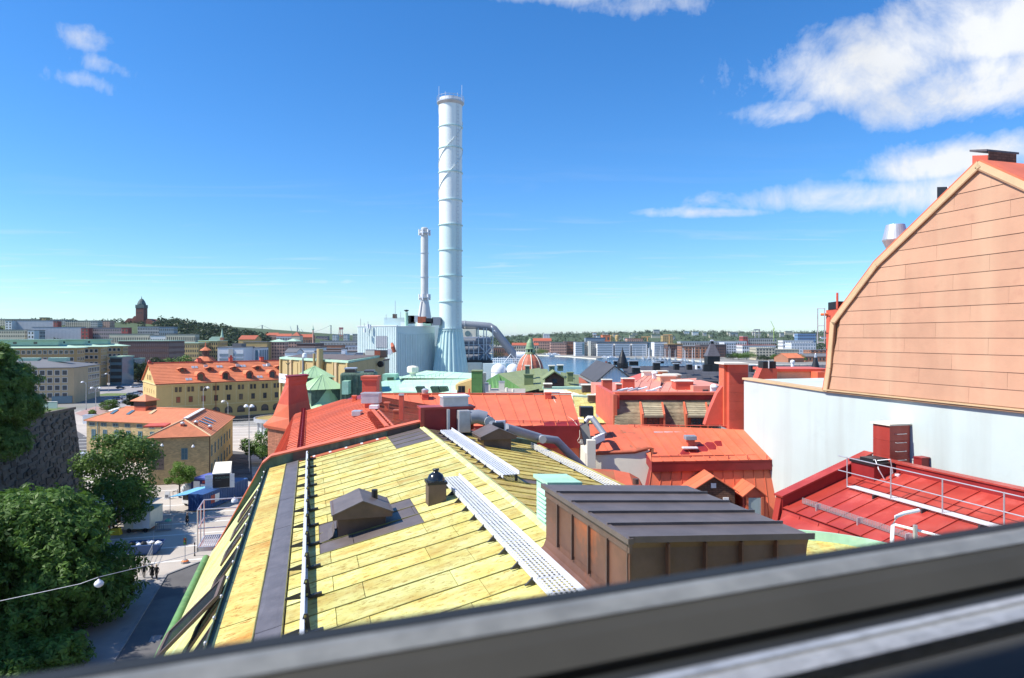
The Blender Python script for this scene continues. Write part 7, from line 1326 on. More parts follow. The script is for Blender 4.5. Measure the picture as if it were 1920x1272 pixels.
# harbour skyline
def mast(name, label, px, y0, y1, Y, w, m, cat):
    t = T(name, label, cat, P(px, y0, Y)); s = Y / F; MB().box(P(px - w / 2, y0, Y), V3((w * s, 0, 0)), V3((0, w * s, 0)), Z * (y0 - y1) * s).build('shaft', m, t); return t
m_hz = mat('bridge_grey', (.24, .26, .28), .7); m_hzb = mat('crane_blue', (.16, .28, .46), .6); m_hzr = mat('gantry_red', (.48, .20, .20), .7)
br_ = T('suspension_bridge', 'distant suspension bridge with two slender pylons and hanging cables', 'bridge', P(555, 634, 4000))
for px in (491.5, 620.5):
    for dx in (-.5, .5): MB().box(P(px + dx - .35, 640, 4000), V3((2.2, 0, 0)), V3((0, 3, 0)), Z * (640 - 610) * 4000 / F).build('pylon', m_hz, br_)
cab = [P(491.5 + 129 * k / 16, 610 + 17 * (1 - (2 * k / 16 - 1) ** 2), 4000) for k in range(17)]; MB().tube(cab, .8, 4).build('cable', m_hz, br_); MB().tube([P(440, 630, 4000), P(491.5, 610, 4000)], .8, 4).build('cable', m_hz, br_); MB().tube([P(430, 630.5, 4000), P(700, 629.5, 4000)], 1.6, 4).build('deck', m_hz, br_)
mast('works_chimney', 'distant slim grey works chimney beside blue cranes', 557.5, 634, 610, 3200, 1.6, m_hz, 'chimney')
col = T('monument_column', 'tall stone monument column with figure on top at the waterside', 'monument', P(587, 650, 900)); s6 = 900 / F; q = P(587, 650, 900)
MB().lathe((q.x, 900, 0), [(2.6 * s6, q.z - 8), (2.2 * s6, q.z), (1.5 * s6, q.z + 4 * s6), (1.2 * s6, q.z + 29 * s6), (1.2 * s6, q.z + 31 * s6)], 12).build('column', m_pinkb, col); MB().lathe((q.x, 900, 0), [(2.2 * s6, q.z + 31 * s6), (2.4 * s6, q.z + 33 * s6), (1.0 * s6, q.z + 33.5 * s6), (.6 * s6, q.z + 37 * s6), (.2 * s6, q.z + 40 * s6)], 10).build('figure', m_gr2, col)
for k, (px, lb) in enumerate(((547, 'distant blue harbour crane with raised jib, left of the works chimney'), (562, 'distant blue harbour crane beside the works chimney'), (568, 'distant small blue harbour crane right of the works chimney'))):
    t = T('harbour_crane', lb, 'crane', P(px, 634, 3000)); MB().tube([P(px, 636, 3000), P(px + 1, 624, 3000)], 1.2, 4).build('tower', m_hzb, t); MB().tube([P(px + 4, 629, 3000), P(px + 1, 624, 3000), P(px - 3, 612 + 3 * k, 3000)], .8, 4).build('jib', m_hzb, t)
t = T('gantry_crane', 'tall pinkish shipyard gantry crane on splayed legs', 'crane', P(639, 645, 1700)); 
for a, e in (((634, 644), (636.5, 616)), ((638, 644), (639, 616)), ((643, 644), (641.5, 616)), ((634, 630), (642.5, 630))): MB().tube([P(*a, 1700), P(*e, 1700)], .9, 5).build('leg', m_hzr, t)
MB().box(P(635.5, 618, 1700), V3((9, 0, 0)), V3((0, 8, 0)), Z * 5).build('gantry_beam', m_hzr, t)
for lb, px0, px1, yt, Y, m_, c_, r_ in (('pale tower blocks left of the gantry crane', 623, 632, 628, 1500, m_whiteb, 3, 9), ('pale tower block right of the gantry crane', 644, 652, 627, 1550, m_whiteb, 3, 9), ('pale stepped tower block at the plant edge', 661, 672, 627, 1500, m_greyb, 4, 8), ('mauve slab of flats behind the column', 592, 614, 631, 1600, m_mauve, 8, 6), ('red roofed houses on the far shore', 496, 520, 629, 1400, m_pinkb, 10, 2), ('white houses on the far shore under red roofs', 518, 545, 631, 1350, m_whiteb, 9, 3), ('long hall with red roof and mint lower roof at the waterside', 548, 585, 633, 1100, m_brb, 12, 2), ('grey crowded sheds along the harbour', 600, 668, 640, 1000, m_greyb, 24, 2), ('white ferry terminal by the gantry crane', 640, 672, 648, 800, m_whiteb, 12, 3), ('brown brick sheds near the plant', 600, 640, 648, 760, m_brb, 14, 2)):
    pb('harbour_building', lb, px0, px1, yt, Y, 18, m_, m_rust if 'red roof' in lb else m_dkr, c_, r_, roof='gable' if 'red' in lb else 'flat', rh=5)
pb('red_roof_kiosk', 'red pyramid-roofed hall beside the column', 546, 562, 630, 1050, 16, m_ltan, m_rust, 4, 1, roof='hip', rh=6)
# ------------------------------------------------------------------ far bank on the right
def fbk(label, px0, px1, yt, Y, d, wm, rm, c_, r_, **kw): return pb('waterfront_building', label, px0, px1, yt, Y, d, wm, rm, c_, r_, base=-.4, **kw)
def bands(t, fr, w, h, n, m=m_bband, y=-.25, x0=.0, fr_=.5):
    for k in range(n): MB().fbox(fr, x0, w, y, 0, h * (k + .35) / n, h * (k + .35 + fr_) / n).build('window_band', m, t)
t, fr = fbk('pale banded office with glass corner at the quay end', 1079, 1096, 642, 1010, 30, m_whiteb, m_dkr, 0, 0); bands(t, fr, 10, 19, 6); MB().fbox(fr, 10, 13.2, -.4, 0, 2, 19).build('glass_corner', m_bglass, t)
fbk('grey gridded office wing beside the white pier', 1096, 1120, 642, 1015, 26, m_greyb, m_dkr, 8, 6); t, fr = fbk('dark rooftop storey of the long waterfront office', 1098, 1134, 634, 1060, 20, m_bband, m_dkr, 6, 1); vb = T('white_pier_tower', 'slim cream stair tower on the waterfront office', 'tower', P(1106, 670, 1008)); vbox(vb, 'shaft', m_cream, 1103, 1108, 640, 669, 1008, 8)
for k, (a, e) in enumerate(((1120, 1153), (1153, 1185), (1185, 1216))):
    t, fr = fbk(['white banded waterfront office, first bay from the cream stair tower', 'white banded waterfront office, middle bay', 'white banded waterfront office, last bay before the grey gap'][k], a, e - 3, 645, 1000, 24, m_whiteb, m_dkr, 0, 0); bands(t, fr, (e - a - 3) / F * 1000 - 2, 17, 5, y=-.3)
fbk('grey gridded upper storeys behind the white bays', 1108, 1216, 641.5, 1030, 16, m_greyb, m_dkr, 40, 6); fbk('pale grey office behind the masts', 1214, 1228, 643, 1030, 20, m_greyb, m_bband, 3, 5, gm=m_bglass, ww=.7, wh=.8)
t, fr = fbk('white banded block right of the grey gap', 1227, 1251, 642, 985, 24, m_whiteb, m_dkr, 0, 0); bands(t, fr, 17.5, 18.5, 6)
for lb, px0, px1, yt, Y, wm, rm, c_, r_, kw in (('brown brick warehouse left of the white offices', 1033, 1062, 643, 1080, m_pinkb, m_dkr, 9, 4, {}), ('dark brown block next to the brick warehouse', 1058, 1080, 641, 1090, m_brb, m_dkr, 6, 4, {}), ('pale pink house with red roof near the dome', 1000, 1034, 640, 1200, m_pinkb, m_rust, 8, 4, dict(roof='gable', rh=5)), ('tall pale twin tower block above the red roofs', 1019, 1031, 627, 1400, m_whiteb, m_greyb, 4, 10, {}), ('brick block with pale balconies beside the marina', 1278, 1342, 650, 900, m_brb, m_dkr, 10, 4, {}), ('dark brick hall behind the square spire', 1312, 1362, 647, 960, m_dbr2, m_dkr, 12, 4, {}), ('scaffolded brown block behind the marina masts', 1252, 1280, 646, 960, m_dbr2, m_tanb, 8, 4, {}), ('white block with dark glass strip behind the park trees', 1358, 1380, 643, 980, m_whiteb, m_whiteb, 5, 5, {}), ('long white office with red roof storey', 1392, 1455, 648, 880, m_whiteb, m_rust, 16, 3, {}), ('cream corner block with stair tower', 1418, 1453, 653, 840, m_ltan, m_ltan, 6, 4, {}), ('long cream block with even window rows', 1452, 1498, 656, 850, m_ltan, m_ltan, 16, 4, {}), ('white glass-fronted block far right of the cream one', 1484, 1530, 644, 1000, m_whiteb, m_whiteb, 9, 4, dict(gm=m_bband)), ('orange gabled shed by the quay', 1478, 1512, 672, 760, m_brb, m_tile, 0, 0, dict(roof='gable', rh=5, rot=.3)), ('long brown brick shed beside the peach gable', 1510, 1560, 669, 780, m_brb, m_dkr, 8, 1, dict(roof='gable', rh=3)), ('brick block with flat roof right behind the ladder', 1520, 1600, 657, 950, m_brb, m_dkr, 10, 3, {}), ('white long office on the rise beyond', 1468, 1525, 639, 1250, m_whiteb, m_greyb, 12, 3, {}), ('dark blue office slab on the wooded rise', 1496, 1530, 626, 1900, m_hzb, m_dkr, 10, 4, dict(gm=m_dark)), ('grey industrial complex on the rise with flat roofs', 1396, 1456, 635, 1500, m_greyb, m_dkr, 16, 3, {}), ('white office with blue roof behind the scaffolded block', 1276, 1345, 641, 1150, m_greyb, m_bband, 16, 3, {}), ('white office row behind the dark brick hall', 1340, 1400, 640.5, 1180, m_whiteb, m_greyb, 14, 3, {}), ('yellow slab block under the wooded ridge', 1243, 1262, 630, 1600, m_tanb, m_ltan, 6, 8, {}), ('maroon block with white stripes on the rise', 1393, 1402, 631, 1480, m_redb, m_whiteb, 2, 4, {}), ('red roofed block behind the white bays', 1176, 1206, 636, 1300, m_pinkb, m_rust, 8, 3, {}), ('orange clad block above the white bays', 1130, 1144, 629, 1150, m_tile, m_tile, 2, 3, {}), ('low houses along the far shore left of the dome', 960, 1010, 648, 1150, m_ltan, m_rust, 12, 2, dict(roof='gable', rh=4)), ('low brown sheds along the quay near the dome', 925, 965, 652, 1080, m_brb, m_dkr, 10, 1, {})):
    fbk(lb, px0, px1, yt, Y, 24, wm, rm, c_, r_, **kw)
for k, px in enumerate((1145, 1157)): t = T('storage_tower', ['yellow-topped storage silo above the white bays, nearer the orange block', 'yellow-topped storage silo above the white bays, farther from the orange block'][k], 'silo', P(px, 645, 1200)); q = P(px, 645, 1200); MB().lathe((q.x, 1200, 0), [(3 * .94, q.z), (3 * .94, q.z + 8 * .94), (3.6 * .94, q.z + 10 * .94), (3.6 * .94, q.z + 15 * .94), (2.6 * .94, q.z + 16.5 * .94)], 12).build('shell', m_tanb, t)
random.seed(21)
for k in range(30):                                          # pale houses scattered on the wooded ridge
    px = random.choice([random.uniform(1095, 1240), random.uniform(1240, 1420), random.uniform(1420, 1560)]); Y = random.uniform(2700, 3250); x = (px - CX) / F * Y; g = rz_(x, Y); w = random.uniform(14, 40); fr = Fr((x, Y, g - 3)); t = T('ridge_house', 'pale distant house among the trees of the wooded ridge', 'house', fr(0, 0, 0), 'houses on the wooded ridge'); h = random.uniform(14, 22)
    MB().fbox(fr, 0, w, 0, 12, 0, h).build('wall', random.choice([m_whiteb, m_greyb, m_ltan]), t); MB().fbox(fr, -1, w + 1, -1, 13, h, h + 1.5).build('roof', random.choice([m_dkr, m_rust, m_greyb]), t)
for k, (px, ya, yb, Y, lb) in enumerate(((1214, 660, 632, 1100, 'orange tower crane behind the grey gap'), (1255, 655, 628, 1050, 'orange tower crane above the scaffolded block'), (1451, 640, 602, 1500, 'green crawler crane with long raised jib on the rise'))):
    m_ = mat('crane_green', (.35, .50, .12), .6) if k == 2 else mat('crane_orange', (.55, .30, .12), .6); t = T('tower_crane', lb, 'crane', P(px, ya, Y)); MB().tube([P(px, ya, Y), P(px, yb + (14 if k == 2 else 0), Y)], .7, 4).build('mast', m_, t); MB().tube([P(px - 12, yb + .5, Y), P(px + 5, yb, Y)] if k < 2 else [P(px + 1, yb + 14, Y), P(px - 6, yb, Y)], .5, 4).build('jib', m_, t)
    MB().box(P(px - 1, yb + 16 if k == 2 else yb + 3, Y), V3((2.5, 0, 0)), V3((0, 2, 0)), Z * 2.5).build('cab', m_, t)
t = T('goliath_frame', 'dark steel portal frame standing on the rise', 'crane', P(1419, 640, 1600))
for px in (1416, 1423): MB().tube([P(px, 640, 1600), P(px, 618, 1600)], 1.1, 4).build('leg', m_hz, t)
MB().box(P(1414, 620, 1600), V3((14, 0, 0)), V3((0, 4, 0)), Z * 3).build('beam', m_hz, t)
t = T('thin_aerial_mast', 'thin lattice aerial mast above the orange block', 'mast', P(1130, 640, 1200)); MB().tube([P(1130, 640, 1200), P(1130, 620, 1200)], .35, 4).build('shaft', m_hz, t)
# boats: marina with masts, moored cruisers, barge
m_hull = mat('boat_white', (.75, .76, .78), .35, .04, 1); m_sailc = mat('boat_cover', (.20, .28, .42), .7)
bo = T('sailing_boat', 'small white sailing boat with bare mast in the marina', 'boat', (0, 0, -1.6), 'sailing boats in the marina')
def hull(L, B, h0, h1): 
    q = [(-L / 2, B * .35), (-L * .1, B / 2), (L * .25, B * .4), (L / 2, 0), (L * .25, -B * .4), (-L * .1, -B / 2), (-L / 2, -B * .35)]; b = MB(); n = 7; b.add([V3((x * .92, y * .7, h0)) for x, y in q] + [V3((x, y, h1)) for x, y in q], [tuple(range(7))[::-1], tuple(range(7, 14))] + [(i, (i + 1) % n, n + (i + 1) % n, n + i) for i in range(n)]); return b
hull(10, 3.2, -.4, 1.0).build('hull', m_hull, bo, local=True); b = MB(); b.hexa([V3(p) for p in ((-2.5, -.9, 1), (2, -.8, 1), (2, .8, 1), (-2.5, .9, 1), (-2.2, -.7, 1.6), (1.2, -.5, 1.6), (1.2, .5, 1.6), (-2.2, .7, 1.6))]); b.build('cabin', m_bband, bo, local=True); MB().tube([(0.6, 0, 1), (0.6, 0, 14)], .16, 5).build('mast', m_white, bo, local=True); MB().tube([(.5, 0, 2.4), (-4, 0, 2.4)], .25, 6).build('boom_cover', m_sailc, bo, local=True)
random.seed(31); first = True
for k in range(34):
    px = random.uniform(1190, 1320); py = random.uniform(672.5, 675) + max(0, (px - 1240) * .055); p = G(px, py, -1.6); p.z = -1.6
    if first: bo.location = p; bo.rotation_euler[2] = 1.2; first = False
    else: dup(bo, p, random.uniform(.9, 1.6) + random.choice([0, math.pi]), scale=random.uniform(.8, 1.25))
cr = T('motor_cruiser', 'white motor cruiser moored at the quay near the dome', 'boat', G(1034, 667.5, -1.6), 'white cruisers at the far quay', .2); hull(22, 5.5, -.5, 1.8).build('hull', m_hull, cr, local=True); MB().add([V3(p) for p in ((-8, -2, 1.8), (5, -1.8, 1.8), (5, 1.8, 1.8), (-8, 2, 1.8), (-7.5, -1.8, 3.6), (2.5, -1.4, 3.6), (2.5, 1.4, 3.6), (-7.5, 1.8, 3.6))], [(4, 5, 6, 7), (0, 1, 5, 4), (1, 2, 6, 5), (2, 3, 7, 6), (3, 0, 4, 7)]).build('cabin', m_hull, cr, local=True); MB().box((-6.5, -1.85, 2.3), (8, 0, 0), (0, 3.7, 0), Z * .7).build('window_strip', m_bband, cr, local=True); MB().box((-5, -1.2, 3.6), (4, 0, 0), (0, 2.4, 0), Z * 1.2).build('bridge', m_white, cr, local=True)
for px, py, s, lb in ((1044, 668.5, 1.1, None), (1137, 672.5, .8, 'white motor cruiser lying off the banded offices'), (1150, 673.5, .9, 'second white motor cruiser lying off the banded offices'), (1025, 667, .9, None), (1170, 672.6, .7, 'small white cruiser at the last office bay')): q = G(px, py, -1.6); q.z = -1.6; dup(cr, q, random.uniform(-.3, .3), lb, scale=s)
bg_ = T('dark_barge', 'small dark working barge in open water', 'boat', G(1139, 682, -1.6)); q = G(1139, 682, -1.6); fr = Fr((q.x - 4.5, q.y, -1.6)); MB().hexa([fr(.6, .5, -.3), fr(8.4, .5, -.3), fr(8.4, 3, -.3), fr(.6, 3, -.3), fr(0, 0, .9), fr(9, 0, .9), fr(9, 3.5, .9), fr(0, 3.5, .9)]).build('hull', m_brown, bg_); MB().fbox(fr, 2.2, 4.6, .8, 2.6, .9, 2.5).build('deckhouse', m_rust, bg_); MB().fbox(fr, 5.5, 8, .8, 2.6, .9, 1.5).build('cargo', m_dark, bg_)
# ------------------------------------------------------------------ vegetation
def leafcloud(lobes, n, size, seed, palm=0, shell=.55, up=.35):
    """mesh of leaf-sized quads through the volume of several lobes; palm > 0 makes drooping fans of leaflets"""
    g = np.random.default_rng(seed); L = np.array([[*c, *r] for c, r in lobes], float); wt = (L[:, 3] * L[:, 4] + L[:, 4] * L[:, 5]); wt /= wt.sum()
    k = g.choice(len(L), n, p=wt); d = g.normal(size=(n, 3)); d /= np.linalg.norm(d, axis=1)[:, None]
    lump = 1 + .13 * np.sin(d[:, 0] * 7 + k) * np.sin(d[:, 1] * 6 + 2 * k) + .1 * np.sin(d[:, 2] * 9 + k)
    rad = (shell + (1 - shell) * g.random(n) ** .6) * lump; c = L[k, :3] + d * L[k, 3:] * rad[:, None]
    nrm = d + g.normal(size=(n, 3)) * .55 + np.array([0, 0, up]); nrm /= np.linalg.norm(nrm, axis=1)[:, None]
    t = np.cross(nrm, g.normal(size=(n, 3))); t /= np.linalg.norm(t, axis=1)[:, None]; b = np.cross(nrm, t)
    s = size * g.uniform(.65, 1.25, n)[:, None]
    if palm:
        vs = []; 
        for j in range(palm):
            a = (j / (palm - 1) - .5) * 3.6; dr = t * math.cos(a) + b * math.sin(a) - nrm * .35; sd = -t * math.sin(a) + b * math.cos(a); ln = s * (1.0 if 0 < j < palm - 1 else .7)
            vs.append(np.stack([c + dr * ln * .08, c + dr * ln * .62 + sd * ln * .2, c + dr * ln * 1.05 - nrm * ln * .12, c + dr * ln * .62 - sd * ln * .2], 1))
        v = np.concatenate(vs, 0).reshape(-1, 3)
    else: v = np.stack([c - t * s * .5, c + b * s * .33, c + t * s * .55, c - b * s * .33], 1).reshape(-1, 3)
    return v
def meshquads(name, v, m):
    nq = len(v) // 4; me = bpy.data.meshes.new(name); me.vertices.add(len(v)); me.vertices.foreach_set('co', v.astype(np.float32).ravel()); me.loops.add(nq * 4); me.loops.foreach_set('vertex_index', np.arange(nq * 4, dtype=np.int32)); me.polygons.add(nq); me.polygons.foreach_set('loop_start', np.arange(0, nq * 4, 4, dtype=np.int32)); me.materials.append(m); me.update(); me.validate(); return me
def tree(name, label, base, h, r, seed, n, leaf, m, palm=0, clear=.28, nl=16, rz=None, group=None, cat='tree', wide=1.0):
    g = random.Random(seed); t = T(name, label, cat, base, group); cr_h = h * (1 - clear) / 2; cz_ = h * clear + cr_h; lobes = [((0, 0, cz_), (r * .62, r * .62, cr_h * .8))]
    for i in range(nl):
        a = 2 * math.pi * i / nl * 2.4 + g.uniform(-.3, .3); e = g.uniform(-.8, .95); q = math.sqrt(max(.05, 1 - e * e)); rr_ = r * g.uniform(.18, .42); lobes.append(((math.cos(a) * q * (r - rr_ * .6) * wide, math.sin(a) * q * (r - rr_ * .6), cz_ + e * (cr_h - rr_ * .5)), (rr_ * 1.1, rr_ * 1.1, rr_ * .8)))
    obj('crown', meshquads('crown', leafcloud(lobes, n, leaf, seed, palm), m), t, local=True)
    clear = max(.1, clear); b = MB(); tr = max(.08, h * .02); b.tube([(0, 0, -.3), (.02 * r, 0, h * clear * .6), (0, .03 * r, h * clear * 1.3), (.05 * r, 0, h * .7)], [tr * 1.3, tr, tr * .8, tr * .25], 10); b.build('trunk', m_bark, t, local=True)
    for i in range(6):
        c, q = lobes[1 + i * max(1, nl // 7)]; MB().tube([(0, 0, h * (clear * .8 + .03 * i)), (c[0] * .45, c[1] * .45, h * clear + (c[2] - h * clear) * .45), (c[0] * .9, c[1] * .9, c[2])], [tr * .5, tr * .33, tr * .1], 6).build('limb', m_bark, t, local=True)
    return t
def gxy(px, Y, z=0.0): return V3(((px - CX) / F * Y, Y, z))
tree('horse_chestnut', 'big dark horse chestnut overhanging the street below the bastion', gxy(14, 66), 12.6, 10.4, 1, 21000, .60, m_leaf1, 5, -.3, 32)
tree('street_shrub', 'dark low shrubs under the big chestnut beside the pavement', gxy(20, 57.5), 3.2, 6.0, 12, 5000, .5, m_leaf1, 5, -.3, 14, cat='shrub')
tree('broad_tree', 'leafy tree standing in front of the yellow brick house', gxy(222, 103), 13.6, 5.6, 3, 11000, .42, m_leaf2, 0, .16, 20)
tree('broad_tree', 'dark low tree beside the pale trailer', gxy(212, 97), 8.5, 5.0, 4, 7000, .42, m_leaf1, 0, .1, 14)
tree('bastion_tree', 'tall spreading tree hanging over the face of the stone bastion', V3((-70.5, 88, 0)), 28.0, 7.4, 5, 14000, .55, m_leaf2, 5, .30, 28)
tree('bastion_tree', 'tree standing on the grass top of the bastion', V3((-86, 92, 15.7)), 12.0, 8, 6, 7000, .5, m_leaf1, 5, .05, 16)
tree('bastion_tree', 'unseen tall tree added by the bastion to shade the chestnut', V3((-66, 54, 15.7)), 20, 9.5, 9, 6000, .6, m_leaf1, 5, .1, 18)  # extra tree outside the view, added to keep sun off the lower left
tree('square_tree', 'small bright green round tree with guard on the square', gxy(336, 119.5), 6.4, 2.6, 7, 5200, .26, m_leaf3, 0, .3, 12)
tree('quay_tree', 'bushy green tree beside the brick wall of the flared chimney', gxy(492, 150), 8.0, 4.2, 8, 5000, .4, m_leaf2, 0, .05, 12)
for i, (px, Y, h, r, lb) in enumerate(((281, 425, 15, 10.5, 'left one of two big round trees at the car park'), (336, 440, 16.5, 10, 'right one of two big round trees at the car park'), (246, 268, 6.2, 2.7, 'small round tree among parked cars nearest the barracks gable'), (206, 258, 4.6, 3.0, 'low round tree at the car park entrance'), (258, 418, 12, 7, 'dark tree at the foot of the glass annex'), (434, 700, 16, 12, 'tree below the green spire church'), (20, 620, 16, 16, 'round tree among the far left houses'), (1400, 835, 11, 11, 'park tree in front of the long white office'), (1375, 850, 10, 10, 'park tree left of the long white office'), (1385, 842, 10, 9, 'park tree between two others at the cream block'), (1432, 800, 8, 7, 'low tree in front of the cream corner block'), (1452, 800, 8, 6, 'small tree beside the cream corner block'), (1470, 790, 8.5, 7, 'small tree before the long cream block'), (1500, 775, 8, 7, 'small tree before the orange gabled shed'), (520, 560, 9, 11, 'dark bush-like tree by the white shed'), (548, 560, 8, 9, 'dark tree right of the white shed'), (925, 900, 9, 14, 'dark quay trees beside the steel rack'), (1010, 1080, 10, 14, 'dark tree clump at the far quay near the dome'))):
    bz = hb_(px, Y) if px < 700 and Y > 760 else (0 if px < 900 else -.4); tree('round_tree', lb, gxy(px, Y, bz), h, r, 40 + i, 2600 if Y > 300 else 3500, h * .075, m_leaf2 if i % 2 else m_leaff, 0, .08, 12)
# woods too far away to count: crowns of leaf-like faces spread over the slopes
def woods(name, label, spots, seed, per, m, cat='wood'):
    g = np.random.default_rng(seed); acc = []
    for x, y, z, r in spots: acc.append(leafcloud([((x, y, z + r * .7), (r, r, r * .85)), ((x + r * .6, y, z + r * .5), (r * .6, r * .6, r * .6))], per, r * .55, int(g.integers(1e9)), 0, .7))
    return obj(name, meshquads(name, np.concatenate(acc), m), label=label, cat=cat, kind='stuff')
random.seed(77); sp_ = []
for k in range(620):
    px = random.uniform(296, 500); Y = random.uniform(820, 1420); x = (px - CX) / F * Y
    if px < 330 and Y < 1090: continue
    if px < 425 and 850 < Y < 900: continue
    sp_.append((x, Y, hz(x, Y) - 1.5, random.uniform(6, 10.5)))
woods('hillside_wood', 'dark wood covering the slope below the hilltop church', sp_, 5, 60, m_leaff)
sp_ = []
for k in range(170):
    px = random.uniform(-60, 300); Y = random.choice([random.uniform(1190, 1350), random.uniform(880, 1180)]); x = (px - CX) / F * Y; sp_.append((x, Y, hz(x, Y) - 2.5, random.uniform(3.5, 6.5)))
woods('hill_garden_trees', 'scattered garden trees between the hill apartments', sp_, 6, 45, m_leaff)
sp_ = []
for k in range(2100):
    Y = random.uniform(2500, 3750); px = random.uniform(880, 1960) if k % 3 else random.uniform(420, 960); x = (px - CX) / F * Y; sp_.append((x, Y, rz_(x, Y) - 4, random.uniform(7, 11.5)))
woods('ridge_wood', 'continuous dark wood along the far ridge', sp_, 7, 20, m_leaff)
sp_ = []
for k in range(260):
    Y = random.uniform(1250, 2300); px = random.uniform(900, 1600); x = (px - CX) / F * Y; sp_.append((x, Y, -2, random.uniform(6, 12)))
woods('far_bank_trees', 'green trees scattered between the far bank buildings', sp_, 8, 26, m_leaff)
# planters and hedges by the car park
t = T('planter_bush', 'leafy planter bush on the brick plaza', 'plant', gxy(173, 245)); obj('foliage', meshquads('foliage', leafcloud([((0, 0, 1.0), (1.4, 1.0, .9))], 700, .35, 3, 0), m_leaf3), t, local=True); MB().box((-1.2, -.6, 0), (2.4, 0, 0), (0, 1.2, 0), Z * .6).build('trough', m_brown, t, local=True)
t = T('low_hedge', 'low green hedge strip in the car park', 'hedge', gxy(222, 262)); obj('foliage', meshquads('foliage', leafcloud([((x, 0, .5), (2.2, 1.2, .7)) for x in range(-5, 6, 2)], 2600, .3, 4, 0), m_leaf1), t, local=True)
t = T('grass_strip', 'mown grass strip beside the beige office', 'lawn', gxy(212, 330)); MB().box((-8, -6, .02), (16, 0, 0), (0, 14, 0), Z * .06).build('turf', m_grass, t, local=True)
# ------------------------------------------------------------------ cars
m_tyre = mat('tyre', (.02, .02, .02), .9); m_cglass = mat('car_glass', (.02, .025, .03), .1, .1, 1, spec=.8); m_light = mat('headlight', (.75, .75, .72), .2)
CARS = {}
def car(color):
    if color in CARS: return None
    col_ = dict(white=(.72, .73, .74), silver=(.42, .44, .46), black=(.02, .022, .025), red=(.38, .03, .03), blue=(.05, .09, .22))[color]; m_ = mat('car_' + color, col_, .3, .03, 1, coat=.6)
    t = T('parked_car', '', 'car'); b = MB(); prof_ = [(-2.15, .35), (-2.2, .62), (-2.1, .86), (-1.5, .93), (1.0, .92), (1.9, .80), (2.15, .60), (2.12, .35)]
    for y0_, y1_ in ((-.86, .86),): b.prism([(x, y0_, z_) for x, z_ in prof_], (0, y1_ - y0_, 0))
    b.build('body', m_, t, local=True, bev=.06); b = MB(); b.hexa([V3(p) for p in ((-1.75, -.8, .9), (1.05, -.8, .9), (1.05, .8, .9), (-1.75, .8, .9), (-1.25, -.62, 1.42), (.3, -.62, 1.42), (.3, .62, 1.42), (-1.25, .62, 1.42))]); b.build('cabin_glass', m_cglass, t, local=True); MB().box((-1.22, -.63, 1.42), (1.5, 0, 0), (0, 1.26, 0), Z * .05).build('roof', m_, t, local=True, bev=.02)
    for x in (-1.3, 1.3):
        for y in (-.8, .8): MB().tube([(x, y - .1, .32), (x, y + .1, .32)], .32, 14).build('wheel', m_tyre, t, local=True)
    for y in (-.6, .6): MB().box((2.06, y - .16, .58), (.1, 0, 0), (0, .32, 0), Z * .14).build('headlight', m_light, t, local=True)
    CARS[color] = t; return t
LAB = dict(white='white parked car in the car park by the barracks gable', silver='silver grey parked car in the car park', black='black parked car in the car park', red='dark red parked car in the car park', blue='blue parked car in the car park')
spots = [(224, 720, 'red', .3), (240, 720, 'white', .3), (229, 711, 'black', .35), (259, 726, 'silver', .9), (253, 727, 'white', .9), (221, 750, 'blue', 1.2), (231, 747, 'white', 1.2), (209, 756, 'white', .4), (199, 757, 'black', .2), (237, 755, 'white', .3), (256, 740, 'white', 1.1), (263, 738, 'red', 1.1), (226, 729, 'black', .2), (249, 706, 'black', .5), (262, 703, 'silver', .4), (255, 712, 'white', .5), (244, 704, 'red', .5), (268, 699, 'white', .4), (236, 706, 'silver', .4), (246, 742, 'silver', 1.2), (251, 758, 'white', .5), (263, 716, 'white', .9), (258, 700, 'black', .5), (275, 695, 'silver', .4), (217, 757, 'silver', .5), (300, 681, 'white', .2), (309, 681, 'silver', .2), (318, 682, 'black', .2), (328, 681, 'white', .2), (292, 682, 'red', .2), (344, 680, 'silver', .2), (352, 680, 'white', .2)]
for px, py, c, rz in spots:
    p = G(px, py); t = car(c)
    if t: t.location = p; t.rotation_euler[2] = rz; t['label'] = LAB[c]; t['group'] = c + ' cars in the car park'
    else: dup(CARS[c], p, rz)
t = T('van', 'white van with blue bonnet stripe parked behind the leafy tree', 'van', gxy(155, 152), None, .4); b = MB(); b.prism([(-2.4, -.95, .35), (-2.4, -.95, 2.2), (1.0, -.95, 2.2), (1.7, -.95, 1.3), (2.4, -.95, 1.1), (2.4, -.95, .35)], (0, 1.9, 0)); b.build('body', MATS['car_white'], t, local=True, bev=.08); MB().box((.9, -.97, 1.3), (.7, 0, 0), (0, 1.94, 0), Z * .6).build('side_window', m_cglass, t, local=True)
for x in (-1.5, 1.5):
    for y in (-.85, .85): MB().tube([(x, y - .12, .36), (x, y + .12, .36)], .36, 14).build('wheel', m_tyre, t, local=True)
